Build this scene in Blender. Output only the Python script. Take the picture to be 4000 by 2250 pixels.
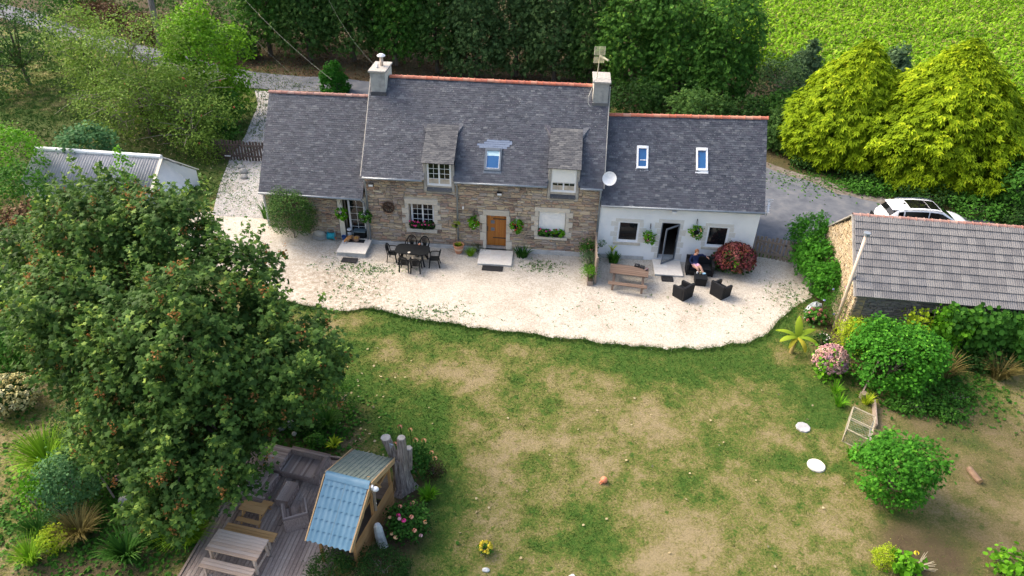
import bpy, math, random
import numpy as np
from mathutils import Matrix, Vector

for _o in list(bpy.data.objects):
    bpy.data.objects.remove(_o, do_unlink=True)
SC = bpy.context.scene
COL = SC.collection
random.seed(7)
RNG = np.random.default_rng(7)
R = math.radians

# ------------------------------------------------------------------ camera, light, exposure
cam = bpy.data.cameras.new("camera")
cam.sensor_width = 36.0
cam.lens = 24.975
cam.clip_end = 2000
camo = bpy.data.objects.new("camera", cam)
COL.objects.link(camo)
CAM = Vector((9.25, -30.845, 18.813))
_p, _s, _r = R(34.242), R(-3.541), R(-1.666)
_fw = Vector((math.sin(_s) * math.cos(_p), math.cos(_s) * math.cos(_p), -math.sin(_p)))
_rt = Vector((math.cos(_s), -math.sin(_s), 0))
_dn = _fw.cross(_rt)
_X = math.cos(_r) * _rt + math.sin(_r) * _dn
_D = -math.sin(_r) * _rt + math.cos(_r) * _dn
camo.matrix_world = Matrix(((_X.x, -_D.x, -_fw.x, CAM.x), (_X.y, -_D.y, -_fw.y, CAM.y),
                            (_X.z, -_D.z, -_fw.z, CAM.z), (0, 0, 0, 1)))
SC.camera = camo

SUN_AZ = R(-68)      # from +Y (away from the viewer) towards -X: light comes from the left, a little behind the house
SUN_EL = R(42)
world = bpy.data.worlds.new("World")
SC.world = world
world.use_nodes = True
_wn = world.node_tree.nodes
_bg = _wn["Background"]
_sky = _wn.new("ShaderNodeTexSky")
_sky.sky_type = 'NISHITA'
_sky.sun_disc = False
_sky.sun_elevation = SUN_EL
_sky.sun_rotation = SUN_AZ
_sky.air_density = 1.0
_sky.dust_density = 6.0
_sky.ozone_density = 0.4
world.node_tree.links.new(_sky.outputs[0], _bg.inputs[0])
_bg.inputs[1].default_value = 0.15
sun = bpy.data.lights.new("sun", 'SUN')
sun.energy = 0.8
sun.angle = R(28)
sun.color = (1.0, 0.90, 0.74)
suno = bpy.data.objects.new("sun", sun)
COL.objects.link(suno)
_sd = Vector((math.sin(SUN_AZ) * math.cos(SUN_EL), math.cos(SUN_AZ) * math.cos(SUN_EL), math.sin(SUN_EL)))
suno.rotation_euler = (-_sd).to_track_quat('-Z', 'Y').to_euler()
suno.location = _sd * 60
SC.view_settings.view_transform = 'Standard'
SC.view_settings.look = 'None'
SC.view_settings.gamma = 1.0
SC.view_settings.exposure = 1.42
SC.view_settings.use_curve_mapping = False
SC.render.engine = 'CYCLES'
SC.cycles.max_bounces = 6
SC.cycles.diffuse_bounces = 3
SC.cycles.glossy_bounces = 3
SC.cycles.transmission_bounces = 4
SC.cycles.transparent_max_bounces = 8
SC.cycles.use_denoising = True

# ------------------------------------------------------------------ object helpers
def tag(o, label=None, cat=None, group=None, kind=None):
    if label: o["label"] = label
    if cat: o["category"] = cat
    if group: o["group"] = group
    if kind: o["kind"] = kind
    return o

def thing(name, label, cat, loc=(0, 0, 0), rz=0.0, group=None):
    o = bpy.data.objects.new(name, None)
    o.empty_display_size = 0.2
    COL.objects.link(o)
    o.location = loc
    o.rotation_euler = (0, 0, rz)
    return tag(o, label, cat, group)

def copy_tree(o, parent=None):
    c = o.copy()
    COL.objects.link(c)
    c.parent = parent
    for ch in list(o.children):
        copy_tree(ch, c)
    return c

def wloc(o):
    v = Vector((0, 0, 0))
    while o is not None:
        v += o.location
        o = o.parent
    return v

def link_mesh(name, me, parent=None, mat=None):
    o = bpy.data.objects.new(name, me)
    COL.objects.link(o)
    if parent is not None:
        o.parent = parent
    if mat is not None and len(me.materials) == 0:
        me.materials.append(mat)
    return o

def np_mesh(name, V, F, smooth=False):
    """mesh from arrays; F is (m,k) with one face size k"""
    V = np.asarray(V, dtype=np.float32)
    F = np.asarray(F, dtype=np.int32)
    me = bpy.data.meshes.new(name)
    me.vertices.add(len(V))
    me.vertices.foreach_set("co", V.ravel())
    k = F.shape[1]
    me.loops.add(F.size)
    me.loops.foreach_set("vertex_index", F.ravel())
    me.polygons.add(len(F))
    me.polygons.foreach_set("loop_start", np.arange(0, F.size, k, dtype=np.int32))
    if smooth:
        me.polygons.foreach_set("use_smooth", np.ones(len(F), dtype=bool))
    me.update(calc_edges=True)
    return me

def set_attr(me, name, vals):
    a = me.attributes.new(name, 'FLOAT', 'POINT')
    a.data.foreach_set("value", np.asarray(vals, dtype=np.float32).ravel())

class MB:
    """collects simple shapes, then links them as one mesh object"""
    def __init__(self):
        self.v = []
        self.f = []
    def raw(self, vs, fs):
        n = len(self.v)
        self.v += [tuple(x) for x in vs]
        self.f += [tuple(i + n for i in q) for q in fs]
        return self
    def hexa(self, p):
        """8 points: bottom loop 0-3, top loop 4-7"""
        return self.raw(p, [(3, 2, 1, 0), (4, 5, 6, 7), (0, 1, 5, 4), (1, 2, 6, 5), (2, 3, 7, 6), (3, 0, 4, 7)])
    def box(self, x0, x1, y0, y1, z0, z1):
        return self.hexa([(x0, y0, z0), (x1, y0, z0), (x1, y1, z0), (x0, y1, z0),
                          (x0, y0, z1), (x1, y0, z1), (x1, y1, z1), (x0, y1, z1)])
    def rbox(self, c, s, m=None):
        """box of size s centred at c, optionally turned by matrix m (3x3)"""
        p = []
        for z in (-.5, .5):
            for x, y in ((-.5, -.5), (.5, -.5), (.5, .5), (-.5, .5)):
                q = Vector((x * s[0], y * s[1], z * s[2]))
                if m is not None: q = m @ q
                p.append(q + Vector(c))
        return self.hexa(p)
    def bar(self, a, b, w, t, up=(0, 0, 1)):
        """rectangular bar from a to b, width w, thickness t along up"""
        a, b = Vector(a), Vector(b)
        d = (b - a)
        L = d.length
        d.normalize()
        u = Vector(up)
        if abs(d.dot(u)) > .98: u = Vector((1, 0, 0))
        x = d.cross(u).normalized()
        z = x.cross(d)
        m = Matrix((x, d, z)).transposed()
        return self.rbox((a + b) / 2, (w, L, t), m)
    def tube(self, pts, rad, n=8, caps=True):
        pts = [Vector(p) for p in pts]
        if not hasattr(rad, '__len__'): rad = [rad] * len(pts)
        base = len(self.v)
        prev = None
        for i, p in enumerate(pts):
            d = (pts[min(i + 1, len(pts) - 1)] - pts[max(i - 1, 0)])
            if d.length < 1e-9: d = Vector((0, 0, 1))
            d.normalize()
            if prev is None:
                a = d.orthogonal().normalized()
            else:
                a = prev - d * prev.dot(d)
                if a.length < 1e-6: a = d.orthogonal()
                a.normalize()
            prev = a
            b = d.cross(a)
            for k in range(n):
                t = 2 * math.pi * k / n
                self.v.append(tuple(p + (a * math.cos(t) + b * math.sin(t)) * rad[i]))
        for i in range(len(pts) - 1):
            for k in range(n):
                k2 = (k + 1) % n
                self.f.append((base + i * n + k, base + i * n + k2, base + (i + 1) * n + k2, base + (i + 1) * n + k))
        if caps:
            self.f.append(tuple(base + k for k in reversed(range(n))))
            self.f.append(tuple(base + (len(pts) - 1) * n + k for k in range(n)))
        return self
    def lathe(self, prof, n=16, c=(0, 0, 0)):
        base = len(self.v)
        for r, z in prof:
            for k in range(n):
                t = 2 * math.pi * k / n
                self.v.append((c[0] + r * math.cos(t), c[1] + r * math.sin(t), c[2] + z))
        for i in range(len(prof) - 1):
            for k in range(n):
                k2 = (k + 1) % n
                self.f.append((base + i * n + k, base + i * n + k2, base + (i + 1) * n + k2, base + (i + 1) * n + k))
        self.f.append(tuple(base + k for k in reversed(range(n))))
        self.f.append(tuple(base + (len(prof) - 1) * n + k for k in range(n)))
        return self
    def ball(self, c, r, n=10, m=6, sq=(1, 1, 1), jit=0, rnd=random):
        base = len(self.v)
        vs = [(0, 0, -1)]
        for i in range(1, m):
            ph = math.pi * i / m
            for k in range(n):
                t = 2 * math.pi * k / n
                vs.append((math.sin(ph) * math.cos(t), math.sin(ph) * math.sin(t), -math.cos(ph)))
        vs.append((0, 0, 1))
        for x, y, z in vs:
            q = 1 + (rnd.uniform(-jit, jit) if jit else 0)
            self.v.append((c[0] + x * r * sq[0] * q, c[1] + y * r * sq[1] * q, c[2] + z * r * sq[2] * q))
        for k in range(n):
            self.f.append((base, base + 1 + (k + 1) % n, base + 1 + k))
            self.f.append((base + 1 + (m - 2) * n + k, base + 1 + (m - 2) * n + (k + 1) % n, base + 1 + (m - 1) * n))
        for i in range(m - 2):
            for k in range(n):
                k2 = (k + 1) % n
                a = base + 1 + i * n
                self.f.append((a + k, a + k2, a + n + k2, a + n + k))
        return self
    def mesh(self, name, mat, off=(0, 0, 0), smooth=False):
        me = bpy.data.meshes.new(name)
        me.from_pydata([(x - off[0], y - off[1], z - off[2]) for x, y, z in self.v], [], self.f)
        if smooth:
            for p in me.polygons: p.use_smooth = True
        if mat is not None: me.materials.append(mat)
        return me
    def build(self, name, mat, parent=None, local=False, smooth=False, bevel=0):
        off = (0, 0, 0) if (local or parent is None) else wloc(parent)
        o = link_mesh(name, self.mesh(name, mat, off, smooth), parent)
        if bevel:
            b = o.modifiers.new("bevel", 'BEVEL')
            b.width = bevel
            b.segments = 2
            b.limit_method = 'ANGLE'
        return o

# ------------------------------------------------------------------ materials
def nt_new(name):
    m = bpy.data.materials.new(name)
    m.use_nodes = True
    nt = m.node_tree
    return m, nt, nt.nodes["Principled BSDF"]

def ramp(nt, cols, fac):
    r = nt.nodes.new("ShaderNodeValToRGB")
    e = r.color_ramp.elements
    n = len(cols)
    while len(e) < n: e.new(0.5)
    for i, c in enumerate(cols):
        pos = i / max(1, n - 1)
        if len(c) == 4: pos, c = c[3], c[:3]
        e[i].position = pos
        e[i].color = (c[0], c[1], c[2], 1)
    nt.links.new(fac, r.inputs[0])
    return r.outputs[0]

def math_n(nt, op, a, b=None, clamp=False):
    m = nt.nodes.new("ShaderNodeMath")
    m.operation = op
    m.use_clamp = clamp
    for i, x in enumerate((a, b)):
        if x is None: continue
        if isinstance(x, (int, float)): m.inputs[i].default_value = x
        else: nt.links.new(x, m.inputs[i])
    return m.outputs[0]

def mixc(nt, fac, a, b, mode='MIX'):
    m = nt.nodes.new("ShaderNodeMix")
    m.data_type = 'RGBA'
    m.blend_type = mode
    for i, x in ((0, fac), (6, a), (7, b)):
        if isinstance(x, (int, float)): m.inputs[i].default_value = x
        elif isinstance(x, tuple): m.inputs[i].default_value = (x[0], x[1], x[2], 1)
        else: nt.links.new(x, m.inputs[i])
    return m.outputs[2]

def noise_n(nt, scale, detail=4, rough=.6, stretch=(1, 1, 1), coord='Object'):
    tc = nt.nodes.new("ShaderNodeTexCoord")
    src = tc.outputs[coord]
    mp = nt.nodes.new("ShaderNodeMapping")
    mp.inputs['Scale'].default_value = stretch
    nt.links.new(src, mp.inputs[0])
    n = nt.nodes.new("ShaderNodeTexNoise")
    n.inputs['Scale'].default_value = scale
    n.inputs['Detail'].default_value = detail
    n.inputs['Roughness'].default_value = rough
    nt.links.new(mp.outputs[0], n.inputs['Vector'])
    return n.outputs[0]

def rand_n(nt):
    """one number per piece: works for pieces that are objects and for pieces joined in one mesh"""
    oi = nt.nodes.new("ShaderNodeObjectInfo")
    g = nt.nodes.new("ShaderNodeNewGeometry")
    return math_n(nt, 'FRACT', math_n(nt, 'ADD', math_n(nt, 'MULTIPLY', oi.outputs['Random'], 7.31), g.outputs['Random Per Island']))

def bump_n(nt, bsdf, h, strength=.4, dist=.02):
    b = nt.nodes.new("ShaderNodeBump")
    b.inputs['Strength'].default_value = strength
    b.inputs['Distance'].default_value = dist
    nt.links.new(h, b.inputs['Height'])
    nt.links.new(b.outputs[0], bsdf.inputs['Normal'])

def mat(name, cols, scale=4, rough=.8, bump=.3, metal=0, spec=.3, stretch=(1, 1, 1), detail=5, pieces=None, pmix=.8, dist=.01, coat=0, speck=0):
    """noise over the ramp `cols`; with `pieces`, each piece also gets its own colour from that ramp"""
    m, nt, b = nt_new(name)
    n = noise_n(nt, scale, detail, .65, stretch)
    c = ramp(nt, [(*cols[0], .3)] + [(*x, .3 + .4 * (i + 1) / (len(cols) - 1)) for i, x in enumerate(cols[1:])] if len(cols) > 1 else [cols[0], cols[0]], n)
    if pieces:
        c2 = ramp(nt, pieces, rand_n(nt))
        c = mixc(nt, pmix, c, c2)
        sp = noise_n(nt, scale * 3, 3, .7, stretch)
        c = mixc(nt, .5, c, ramp(nt, [(.35, .35, .35), (1, 1, 1), (1.0, 1.0, 1.0)], sp), 'MULTIPLY')
    if speck:   # pale lichen spots
        c = mixc(nt, ramp(nt, [(0, 0, 0, .62), (.75, .75, .75, .74)], noise_n(nt, speck, 2, .5)), c, (.30, .31, .30))
    nt.links.new(c, b.inputs['Base Color'])
    b.inputs['Roughness'].default_value = rough
    b.inputs['Metallic'].default_value = metal
    b.inputs['Specular IOR Level'].default_value = spec
    if coat: b.inputs['Coat Weight'].default_value = coat
    if bump: bump_n(nt, b, n, bump, dist)
    return m

def leaf_mat(name, dark, light, hi=None, transl=.3, rough=.65, spec=.12):
    """colour runs dark to light by each leaf's clump tone and by the leaf itself"""
    m, nt, b = nt_new(name)
    at = nt.nodes.new("ShaderNodeAttribute")
    at.attribute_name = "tone"
    r = rand_n(nt)
    t = math_n(nt, 'ADD', math_n(nt, 'MULTIPLY', at.outputs['Fac'], .62), math_n(nt, 'MULTIPLY', r, .38))
    cols = [dark, light] if hi is None else [(*dark, 0), (*light, .72), (*hi, 1)]
    c = ramp(nt, cols, t)
    nt.links.new(c, b.inputs['Base Color'])
    b.inputs['Roughness'].default_value = rough
    b.inputs['Specular IOR Level'].default_value = spec
    if transl:
        tr = nt.nodes.new("ShaderNodeBsdfTranslucent")
        nt.links.new(c, tr.inputs[0])
        mx = nt.nodes.new("ShaderNodeMixShader")
        mx.inputs[0].default_value = transl
        nt.links.new(b.outputs[0], mx.inputs[1])
        nt.links.new(tr.outputs[0], mx.inputs[2])
        nt.links.new(mx.outputs[0], nt.nodes["Material Output"].inputs[0])
    return m

def plain(name, col, rough=.6, spec=.3, metal=0, var=.15, scale=6):
    d = tuple(x * (1 - var) for x in col)
    l = tuple(min(1, x * (1 + var)) for x in col)
    return mat(name, [d, col, l], scale, rough, .08, metal, spec)

MT = {}
MT['slate'] = mat('slate', [(.045, .05, .062), (.075, .08, .095), (.12, .125, .14)], 2.2, .55, .25, spec=.4,
                  pieces=[(.030, .035, .048), (.050, .056, .073), (.066, .064, .084), (.082, .090, .108), (.042, .047, .062), (.115, .125, .145), (.050, .051, .069), (.092, .098, .118), (.036, .040, .055), (.16, .168, .18)], pmix=.8, speck=16)
MT['slate_lichen'] = mat('slate_lichen', [(.05, .052, .06), (.085, .088, .095), (.13, .13, .133)], 5, .7, .25, spec=.25,
                  pieces=[(.045, .048, .058), (.075, .078, .088), (.10, .102, .11), (.14, .142, .145), (.06, .062, .074), (.18, .18, .178)], pmix=.75, speck=16)
MT['slate_new'] = mat('slate_new', [(.16, .2, .28), (.2, .245, .33)], 4, .45, .1, spec=.5)
MT['mortar'] = mat('mortar', [(.40, .34, .26), (.50, .44, .36), (.58, .53, .46)], 3, .9, .5)
MT['mortar_grey'] = mat('mortar_grey', [(.2, .19, .18), (.30, .29, .27), (.4, .38, .35)], 3, .9, .5)
MT['stone'] = mat('rubble_stone', [(.14, .10, .075), (.22, .165, .12), (.31, .25, .185)], 7, .85, .5,
                  pieces=[(.22, .155, .125), (.38, .28, .20), (.50, .385, .25), (.34, .275, .225), (.54, .44, .29), (.27, .21, .19), (.44, .39, .34), (.42, .26, .18), (.60, .51, .37), (.19, .145, .12)], pmix=.85)
MT['stone_dark'] = mat('barn_stone', [(.10, .09, .085), (.17, .15, .13), (.27, .24, .20)], 6, .9, .5,
                  pieces=[(.09, .08, .078), (.14, .125, .115), (.2, .175, .145), (.16, .15, .15), (.26, .23, .19)], pmix=.7)
MT['stone_cream'] = mat('gable_stone', [(.25, .19, .115), (.36, .29, .185), (.45, .38, .27)], 6, .9, .5,
                  pieces=[(.24, .175, .10), (.34, .26, .155), (.41, .33, .21), (.29, .23, .16), (.47, .40, .28)], pmix=.7)
MT['granite'] = mat('granite', [(.42, .38, .31), (.54, .49, .41), (.64, .60, .52)], 9, .8, .3, pieces=[(.44, .40, .33), (.55, .50, .42), (.62, .57, .48), (.50, .47, .42)], pmix=.5)
MT['granite_pale'] = mat('pale_granite', [(.58, .56, .50), (.66, .645, .60), (.70, .68, .63)], 9, .8, .2)
MT['granite_grey'] = mat('granite_grey', [(.25, .24, .22), (.36, .34, .31), (.45, .43, .39)], 9, .85, .35)
MT['render_white'] = mat('white_render', [(.70, .72, .73), (.79, .805, .81), (.82, .83, .83)], .8, .85, .04)
MT['cement'] = mat('chimney_cement', [(.22, .225, .22), (.34, .34, .33), (.44, .43, .40)], 3, .9, .35)
MT['cement_cream'] = mat('cream_cement', [(.6, .56, .46), (.72, .68, .58)], 3, .9, .2)
MT['ridge'] = mat('ridge_tile', [(.36, .10, .06), (.50, .17, .10), (.58, .36, .28)], 4, .8, .25, pieces=[(.42, .115, .07), (.52, .17, .10), (.36, .12, .09), (.56, .24, .16), (.50, .30, .22)], pmix=.7)
MT['ridge_old'] = mat('old_ridge_tile', [(.27, .13, .11), (.36, .20, .16), (.55, .50, .44)], 5, .85, .25, pieces=[(.32, .12, .09), (.27, .14, .12), (.38, .19, .15), (.44, .32, .28)], pmix=.6)
MT['zinc'] = mat('zinc', [(.22, .25, .28), (.32, .35, .38)], 3, .45, .05, metal=.35, spec=.5)
MT['white_paint'] = plain('white_paint', (.80, .81, .82), .4, .4, var=.03)
MT['shutter_white'] = plain('shutter_white', (.82, .82, .80), .45, .3, var=.02)
MT['glass_dark'] = mat('dark_glass', [(.006, .008, .010), (.012, .014, .016)], 1, .06, 0, spec=.6)
MT['sky_glass'] = mat('skylight_glass', [(.02, .10, .26), (.03, .13, .32)], 1, .05, 0, spec=.9)
MT['blind'] = plain('blind', (.48, .66, .72), .5)
MT['grey_metal'] = plain('grey_metal', (.13, .155, .185), .4, .5)
MT['black_metal'] = plain('black_metal', (.02, .02, .022), .5, .4)
MT['oak'] = mat('varnished_wood', [(.30, .095, .014), (.42, .15, .022), (.52, .22, .04)], 5, .4, .15, spec=.4, stretch=(8, 8, .6), pieces=[(.33, .10, .014), (.42, .15, .022), (.47, .18, .03)], pmix=.5)
MT['limestone'] = mat('step_stone', [(.70, .64, .55), (.78, .73, .65), (.82, .79, .72)], 2.2, .75, .12, pieces=[(.70, .62, .52), (.78, .73, .64), (.82, .78, .71)], pmix=.5)
MT['plinth'] = mat('plinth_cement', [(.34, .34, .33), (.46, .46, .45), (.54, .54, .52)], 3, .9, .3)
MT['black_plastic'] = mat('black_plastic', [(.008, .009, .010), (.013, .015, .017)], 6, .5, .05, spec=.15)
MT['rattan_black'] = mat('black_weave', [(.008, .009, .011), (.017, .018, .021)], 60, .6, .6, spec=.2, dist=.004)
MT['cushion_black'] = plain('black_cushion', (.014, .016, .019), .8, .1)
MT['rubber'] = mat('rubber_mat', [(.012, .012, .014), (.03, .03, .032)], 20, .8, .3)
MT['old_wood'] = mat('weathered_wood', [(.15, .12, .10), (.25, .20, .165), (.36, .30, .25)], 5, .85, .4, stretch=(1, 8, 8), pieces=[(.16, .125, .105), (.24, .19, .155), (.31, .255, .21)], pmix=.55)
MT['picnic_wood'] = mat('picnic_wood', [(.12, .078, .058), (.175, .12, .09), (.24, .18, .14)], 5, .8, .35, stretch=(1, 10, 10), pieces=[(.13, .085, .062), (.175, .12, .09), (.215, .155, .118)], pmix=.55)
MT['deck_wood'] = mat('deck_wood', [(.15, .115, .10), (.28, .225, .195), (.48, .42, .375)], 3.5, .8, .35, stretch=(10, 1, 10), pieces=[(.17, .13, .115), (.26, .205, .18), (.35, .29, .255), (.45, .39, .345)], pmix=.55)
MT['pale_wood'] = mat('peeling_table_wood', [(.34, .19, .10), (.52, .37, .26), (.72, .63, .55)], 6, .8, .3, stretch=(1, 5, 5), pieces=[(.42, .26, .16), (.58, .45, .35), (.70, .61, .53)], pmix=.45)
MT['pine'] = mat('pine_wood', [(.42, .235, .085), (.52, .31, .13), (.60, .38, .17)], 6, .7, .2, stretch=(1, 8, 8), pieces=[(.42, .24, .09), (.53, .32, .14)], pmix=.5)
MT['shelter_wood'] = mat('shelter_wood', [(.24, .12, .045), (.35, .19, .075), (.44, .27, .13)], 6, .75, .3, stretch=(1, 1, 8), pieces=[(.25, .13, .05), (.34, .185, .07), (.42, .25, .11)], pmix=.55)
MT['rattan_grey'] = mat('grey_brown_weave', [(.14, .10, .09), (.30, .23, .205), (.50, .425, .385)], 9, .7, .5, stretch=(14, 1, 1), dist=.006)
MT['rattan_slats'] = mat('woven_strip', [(.07, .052, .05), (.15, .118, .11), (.24, .2, .19)], 18, .7, .5, pieces=[(.16, .115, .10), (.28, .22, .195), (.42, .35, .32), (.54, .47, .43)], pmix=.6)
MT['blue_sheet'] = mat('blue_roof_sheet', [(.068, .165, .245), (.085, .19, .28), (.12, .225, .31)], 2, .5, .1, spec=.4)
MT['grey_sheet'] = mat('mossy_roof_sheet', [(.12, .15, .125), (.17, .20, .165), (.22, .235, .19)], 3, .75, .2)
MT['tan_trim'] = mat('tan_board', [(.36, .23, .11), (.48, .33, .18)], 5, .75, .2, stretch=(1, 1, 6))
MT['fibre_cement'] = mat('fibre_cement', [(.24, .24, .25), (.36, .36, .37), (.46, .46, .46)], 2.5, .85, .25, pieces=[(.28, .28, .29), (.35, .35, .36), (.42, .42, .43)], pmix=.5)
MT['barn_tile'] = mat('barn_tile', [(.11, .11, .115), (.18, .175, .175), (.30, .29, .28)], 4, .85, .3, pieces=[(.125, .125, .132), (.155, .15, .152), (.19, .185, .185), (.235, .228, .222), (.165, .165, .175)], pmix=.6)
MT['cream_pipe'] = plain('cream_pipe', (.62, .50, .40), .5, .3, var=.06)
MT['terracotta'] = mat('terracotta', [(.46, .20, .11), (.56, .27, .16)], 5, .8, .2)
MT['terracotta_pale'] = mat('pale_terracotta', [(.62, .42, .29), (.70, .52, .38)], 5, .8, .2)
MT['soil'] = mat('soil', [(.04, .028, .02), (.085, .062, .045)], 8, .95, .5)
MT['bark'] = mat('bark', [(.055, .042, .032), (.11, .09, .07), (.17, .14, .11)], 8, .9, .7, stretch=(1, 1, .25), dist=.03)
MT['bark_grey'] = mat('grey_dead_bark', [(.07, .055, .048), (.24, .20, .18), (.40, .35, .32)], 9, .9, 1.0, stretch=(2.6, 2.6, .22), dist=.04)
MT['cut_wood'] = mat('cut_wood', [(.25, .235, .215), (.38, .36, .33)], 6, .9, .4)
MT['twig'] = plain('twig_bark', (.24, .21, .17), .9)
MT['car_white'] = mat('white_car_paint', [(.80, .81, .83), (.83, .84, .86)], 1, .25, 0, spec=.5, coat=.6)
MT['car_glass'] = mat('car_glass', [(.004, .004, .005), (.007, .007, .008)], 1, .05, 0, spec=.35)
MT['tyre'] = plain('tyre', (.015, .015, .016), .8)
MT['red_lamp'] = plain('red_lamp', (.25, .01, .012), .25, .5)
MT['steel'] = plain('steel', (.42, .44, .46), .35, .5, metal=.6)
MT['turquoise'] = plain('turquoise_hose', (.03, .38, .46), .45)
MT['blue_plastic'] = plain('blue_plastic', (.035, .10, .30), .4)
MT['grey_hose'] = plain('grey_hose', (.30, .31, .31), .6)
MT['white_plastic'] = plain('white_plastic', (.72, .73, .74), .4)
MT['tarp'] = mat('clear_sheeting', [(.26, .30, .32), (.40, .44, .46)], 5, .3, .5, spec=.5, dist=.05)
MT['rock'] = mat('grey_rock', [(.17, .17, .165), (.28, .28, .27), (.40, .40, .38)], 5, .9, .6, dist=.04)
MT['rock_white'] = mat('lichen_rock', [(.28, .30, .31), (.48, .50, .50), (.62, .64, .62)], 6, .9, .5, dist=.03)
MT['antenna'] = plain('antenna_cream', (.62, .58, .40), .5)
MT['orange_ball'] = plain('orange_plastic', (.72, .24, .13), .5)
MT['log'] = mat('log_bark', [(.13, .08, .055), (.22, .15, .10)], 8, .9, .5)
MT['cable'] = plain('cable', (.12, .13, .12), .6)
MT['cable_white'] = plain('white_cable', (.62, .60, .54), .6)
# ------------------------------------------------------------------ ground shape
def sstep(t):
    t = np.clip(t, 0, 1)
    return t * t * (3 - 2 * t)

def hgt(x, y):
    x = np.asarray(x, float)
    y = np.asarray(y, float)
    return .65 * sstep(-x / 5.5) * sstep((y + 5) / 4.5)

def hz(x, y):
    return float(hgt(x, y))

_lat = np.random.default_rng(3).random((256, 256))
def vnoise(x, y, s, seed=0):
    x = np.asarray(x, float) / s + seed * 17.3
    y = np.asarray(y, float) / s + seed * 9.7
    xi, yi = np.floor(x).astype(int), np.floor(y).astype(int)
    fx, fy = sstep(x - xi), sstep(y - yi)
    g = lambda a, b: _lat[a % 256, b % 256]
    return (g(xi, yi) * (1 - fx) + g(xi + 1, yi) * fx) * (1 - fy) + (g(xi, yi + 1) * (1 - fx) + g(xi + 1, yi + 1) * fx) * fy
def fbm(x, y, s, seed=0, o=4):
    v, a, t = 0, 1, 0
    for i in range(o):
        v = v + a * vnoise(x, y, s / 2 ** i, seed + i)
        t += a
        a *= .55
    return v / t

GF = np.array([(-9.5, -3.2), (-7, -3.4), (-5.4, -3.9), (-2.9, -5.5), (-1.2, -5.75), (.35, -5.95), (1.5, -5.6), (2.9, -6.0), (4.5, -6.3), (7.1, -6.55), (9.7, -6.8),
               (12.3, -7.0), (14.8, -7.03), (16.1, -6.8), (17.9, -6.25), (18.9, -5.6), (19.7, -4.4), (20.6, -3.4), (21.6, -2.4), (22.2, -1.1), (22.3, 1.0)])
def gfront(x):
    x = np.asarray(x, float)
    return np.interp(x, GF[:, 0], GF[:, 1]) + (vnoise(x, x * 0 + 1, .7, 5) - .5) * .18 + (vnoise(x, x * 0, .13, 2) - .5) * .14

_green = [(2.0, -10.2, 1.3), (3.2, -11.2, 1.5), (4.8, -12.7, 1.3), (1.2, -8.3, 1.0), (2.6, -6.7, 1.0), (5.6, -6.9, .8), (10.6, -7.8, 1.2), (13.0, -8.6, 1.4), (15.5, -8.0, 1.3),
          (17.2, -7.3, 1.1), (18.7, -8.7, 1.1), (19.7, -10.8, 1.0), (11.2, -17.1, .8), (11.0, -15.8, .5), (9.5, -13.6, .55), (13.7, -14.6, .7), (5.4, -13.6, 1.0), (5.3, -11.0, .6),
          (7.1, -7.9, .55), (4.3, -8.0, .7), (20.0, -5.9, .9), (6.6, -16.4, .8), (20.6, -9.2, .7), (5.9, -15.2, .9), (-11, 6, 3), (-16, 8, 5), (-22, 10, 4), (33, 7, 3), (8.6, -7.3, .7)]
_dry = [(3.1, -8.2, .7), (6.6, -9.5, 1.2), (7.7, -12.4, 1.3), (11.4, -9.6, 1.1), (13.3, -11.2, 1.5), (16.8, -9.8, .9), (16.4, -14.1, .9), (18.8, -12.3, .8), (17.0, -8.6, .4),
        (9.9, -11.8, 1.2), (13.6, -17.2, 1.3), (8.0, -15.1, 1.2), (8.1, -7.9, .4), (18.7, -11.7, .7), (15, -16.5, 1.4), (17.6, -16.5, 1.2), (10, -18, .8)]
def greenness(x, y):
    x = np.asarray(x, float)
    y = np.asarray(y, float)
    g = .57 + (fbm(x, y, 1.7, 1) - .5) * 1.0 + (fbm(x, y, .45, 9, 3) - .5) * 1.0
    for a, b, r in _green:
        g = g + .42 * np.exp(-(((x - a) / 1.25) ** 2 + (y - b) ** 2) / (r * r))
    for a, b, r in _dry:
        g = g - .20 * np.exp(-(((x - a) / 1.25) ** 2 + (y - b) ** 2) / (r * r))
    d = gfront(x) - y
    g = g + .45 * np.exp(-(d / .55) ** 2) * (d > -.3)
    g = g - .12 * sstep((x - 20.8) / 2.0) * sstep((-y - 8) / 2)
    g = g - .1 * sstep((-x - 4) / 2) + .3 * sstep((-x - 8) / 3) * sstep((y - 1) / 3)  # orchard grass set greener and darker to stand for tree shade
    return np.clip(g, 0, 1)
def earth_and_shade(x, y):
    x = np.asarray(x, float)
    y = np.asarray(y, float)
    n = fbm(x, y, 1.1, 21, 3)
    def el(a, b, rx, ry):
        return sstep(1.35 - np.sqrt(((x - a) / rx) ** 2 + ((y - b) / ry) ** 2))
    e = np.maximum.reduce([el(-3.2, -15.8, 4.2, 3.4), el(-3.5, -19.4, 2.2, 1.0), el(21.4, -16.4, 1.7, 1.5), el(1.3, -12.9, 1.7, 1.7), el(23.5, -6.6, 2.6, 2.0), el(5.0, -17.0, 1.0, 1.9),
                           el(-14, -6, 4, 6), .55 * el(25.0, -11.5, 3.6, 3.6), .55 * el(24.0, -16.5, 3.0, 2.6), .45 * el(-18, 8, 14, 7), el(22.3, -3.5, 1.0, 4.0), el(4.9, -15.4, .9, .8)])  # the wide orchard ellipse browns the grass to paint in tree shade
    e = np.maximum(e, sstep((y - 21.0 - .35 * (x + 9 < 0) * (-x - 9)) / 1.5) * .95)   # woodland floor
    e = np.maximum(e, .7 * sstep((y - 9.5 + (x - 26) * .55) / 1.2) * sstep((x - 20) / 2))
    return np.clip(e * (.62 + .7 * n), 0, 1)

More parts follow.
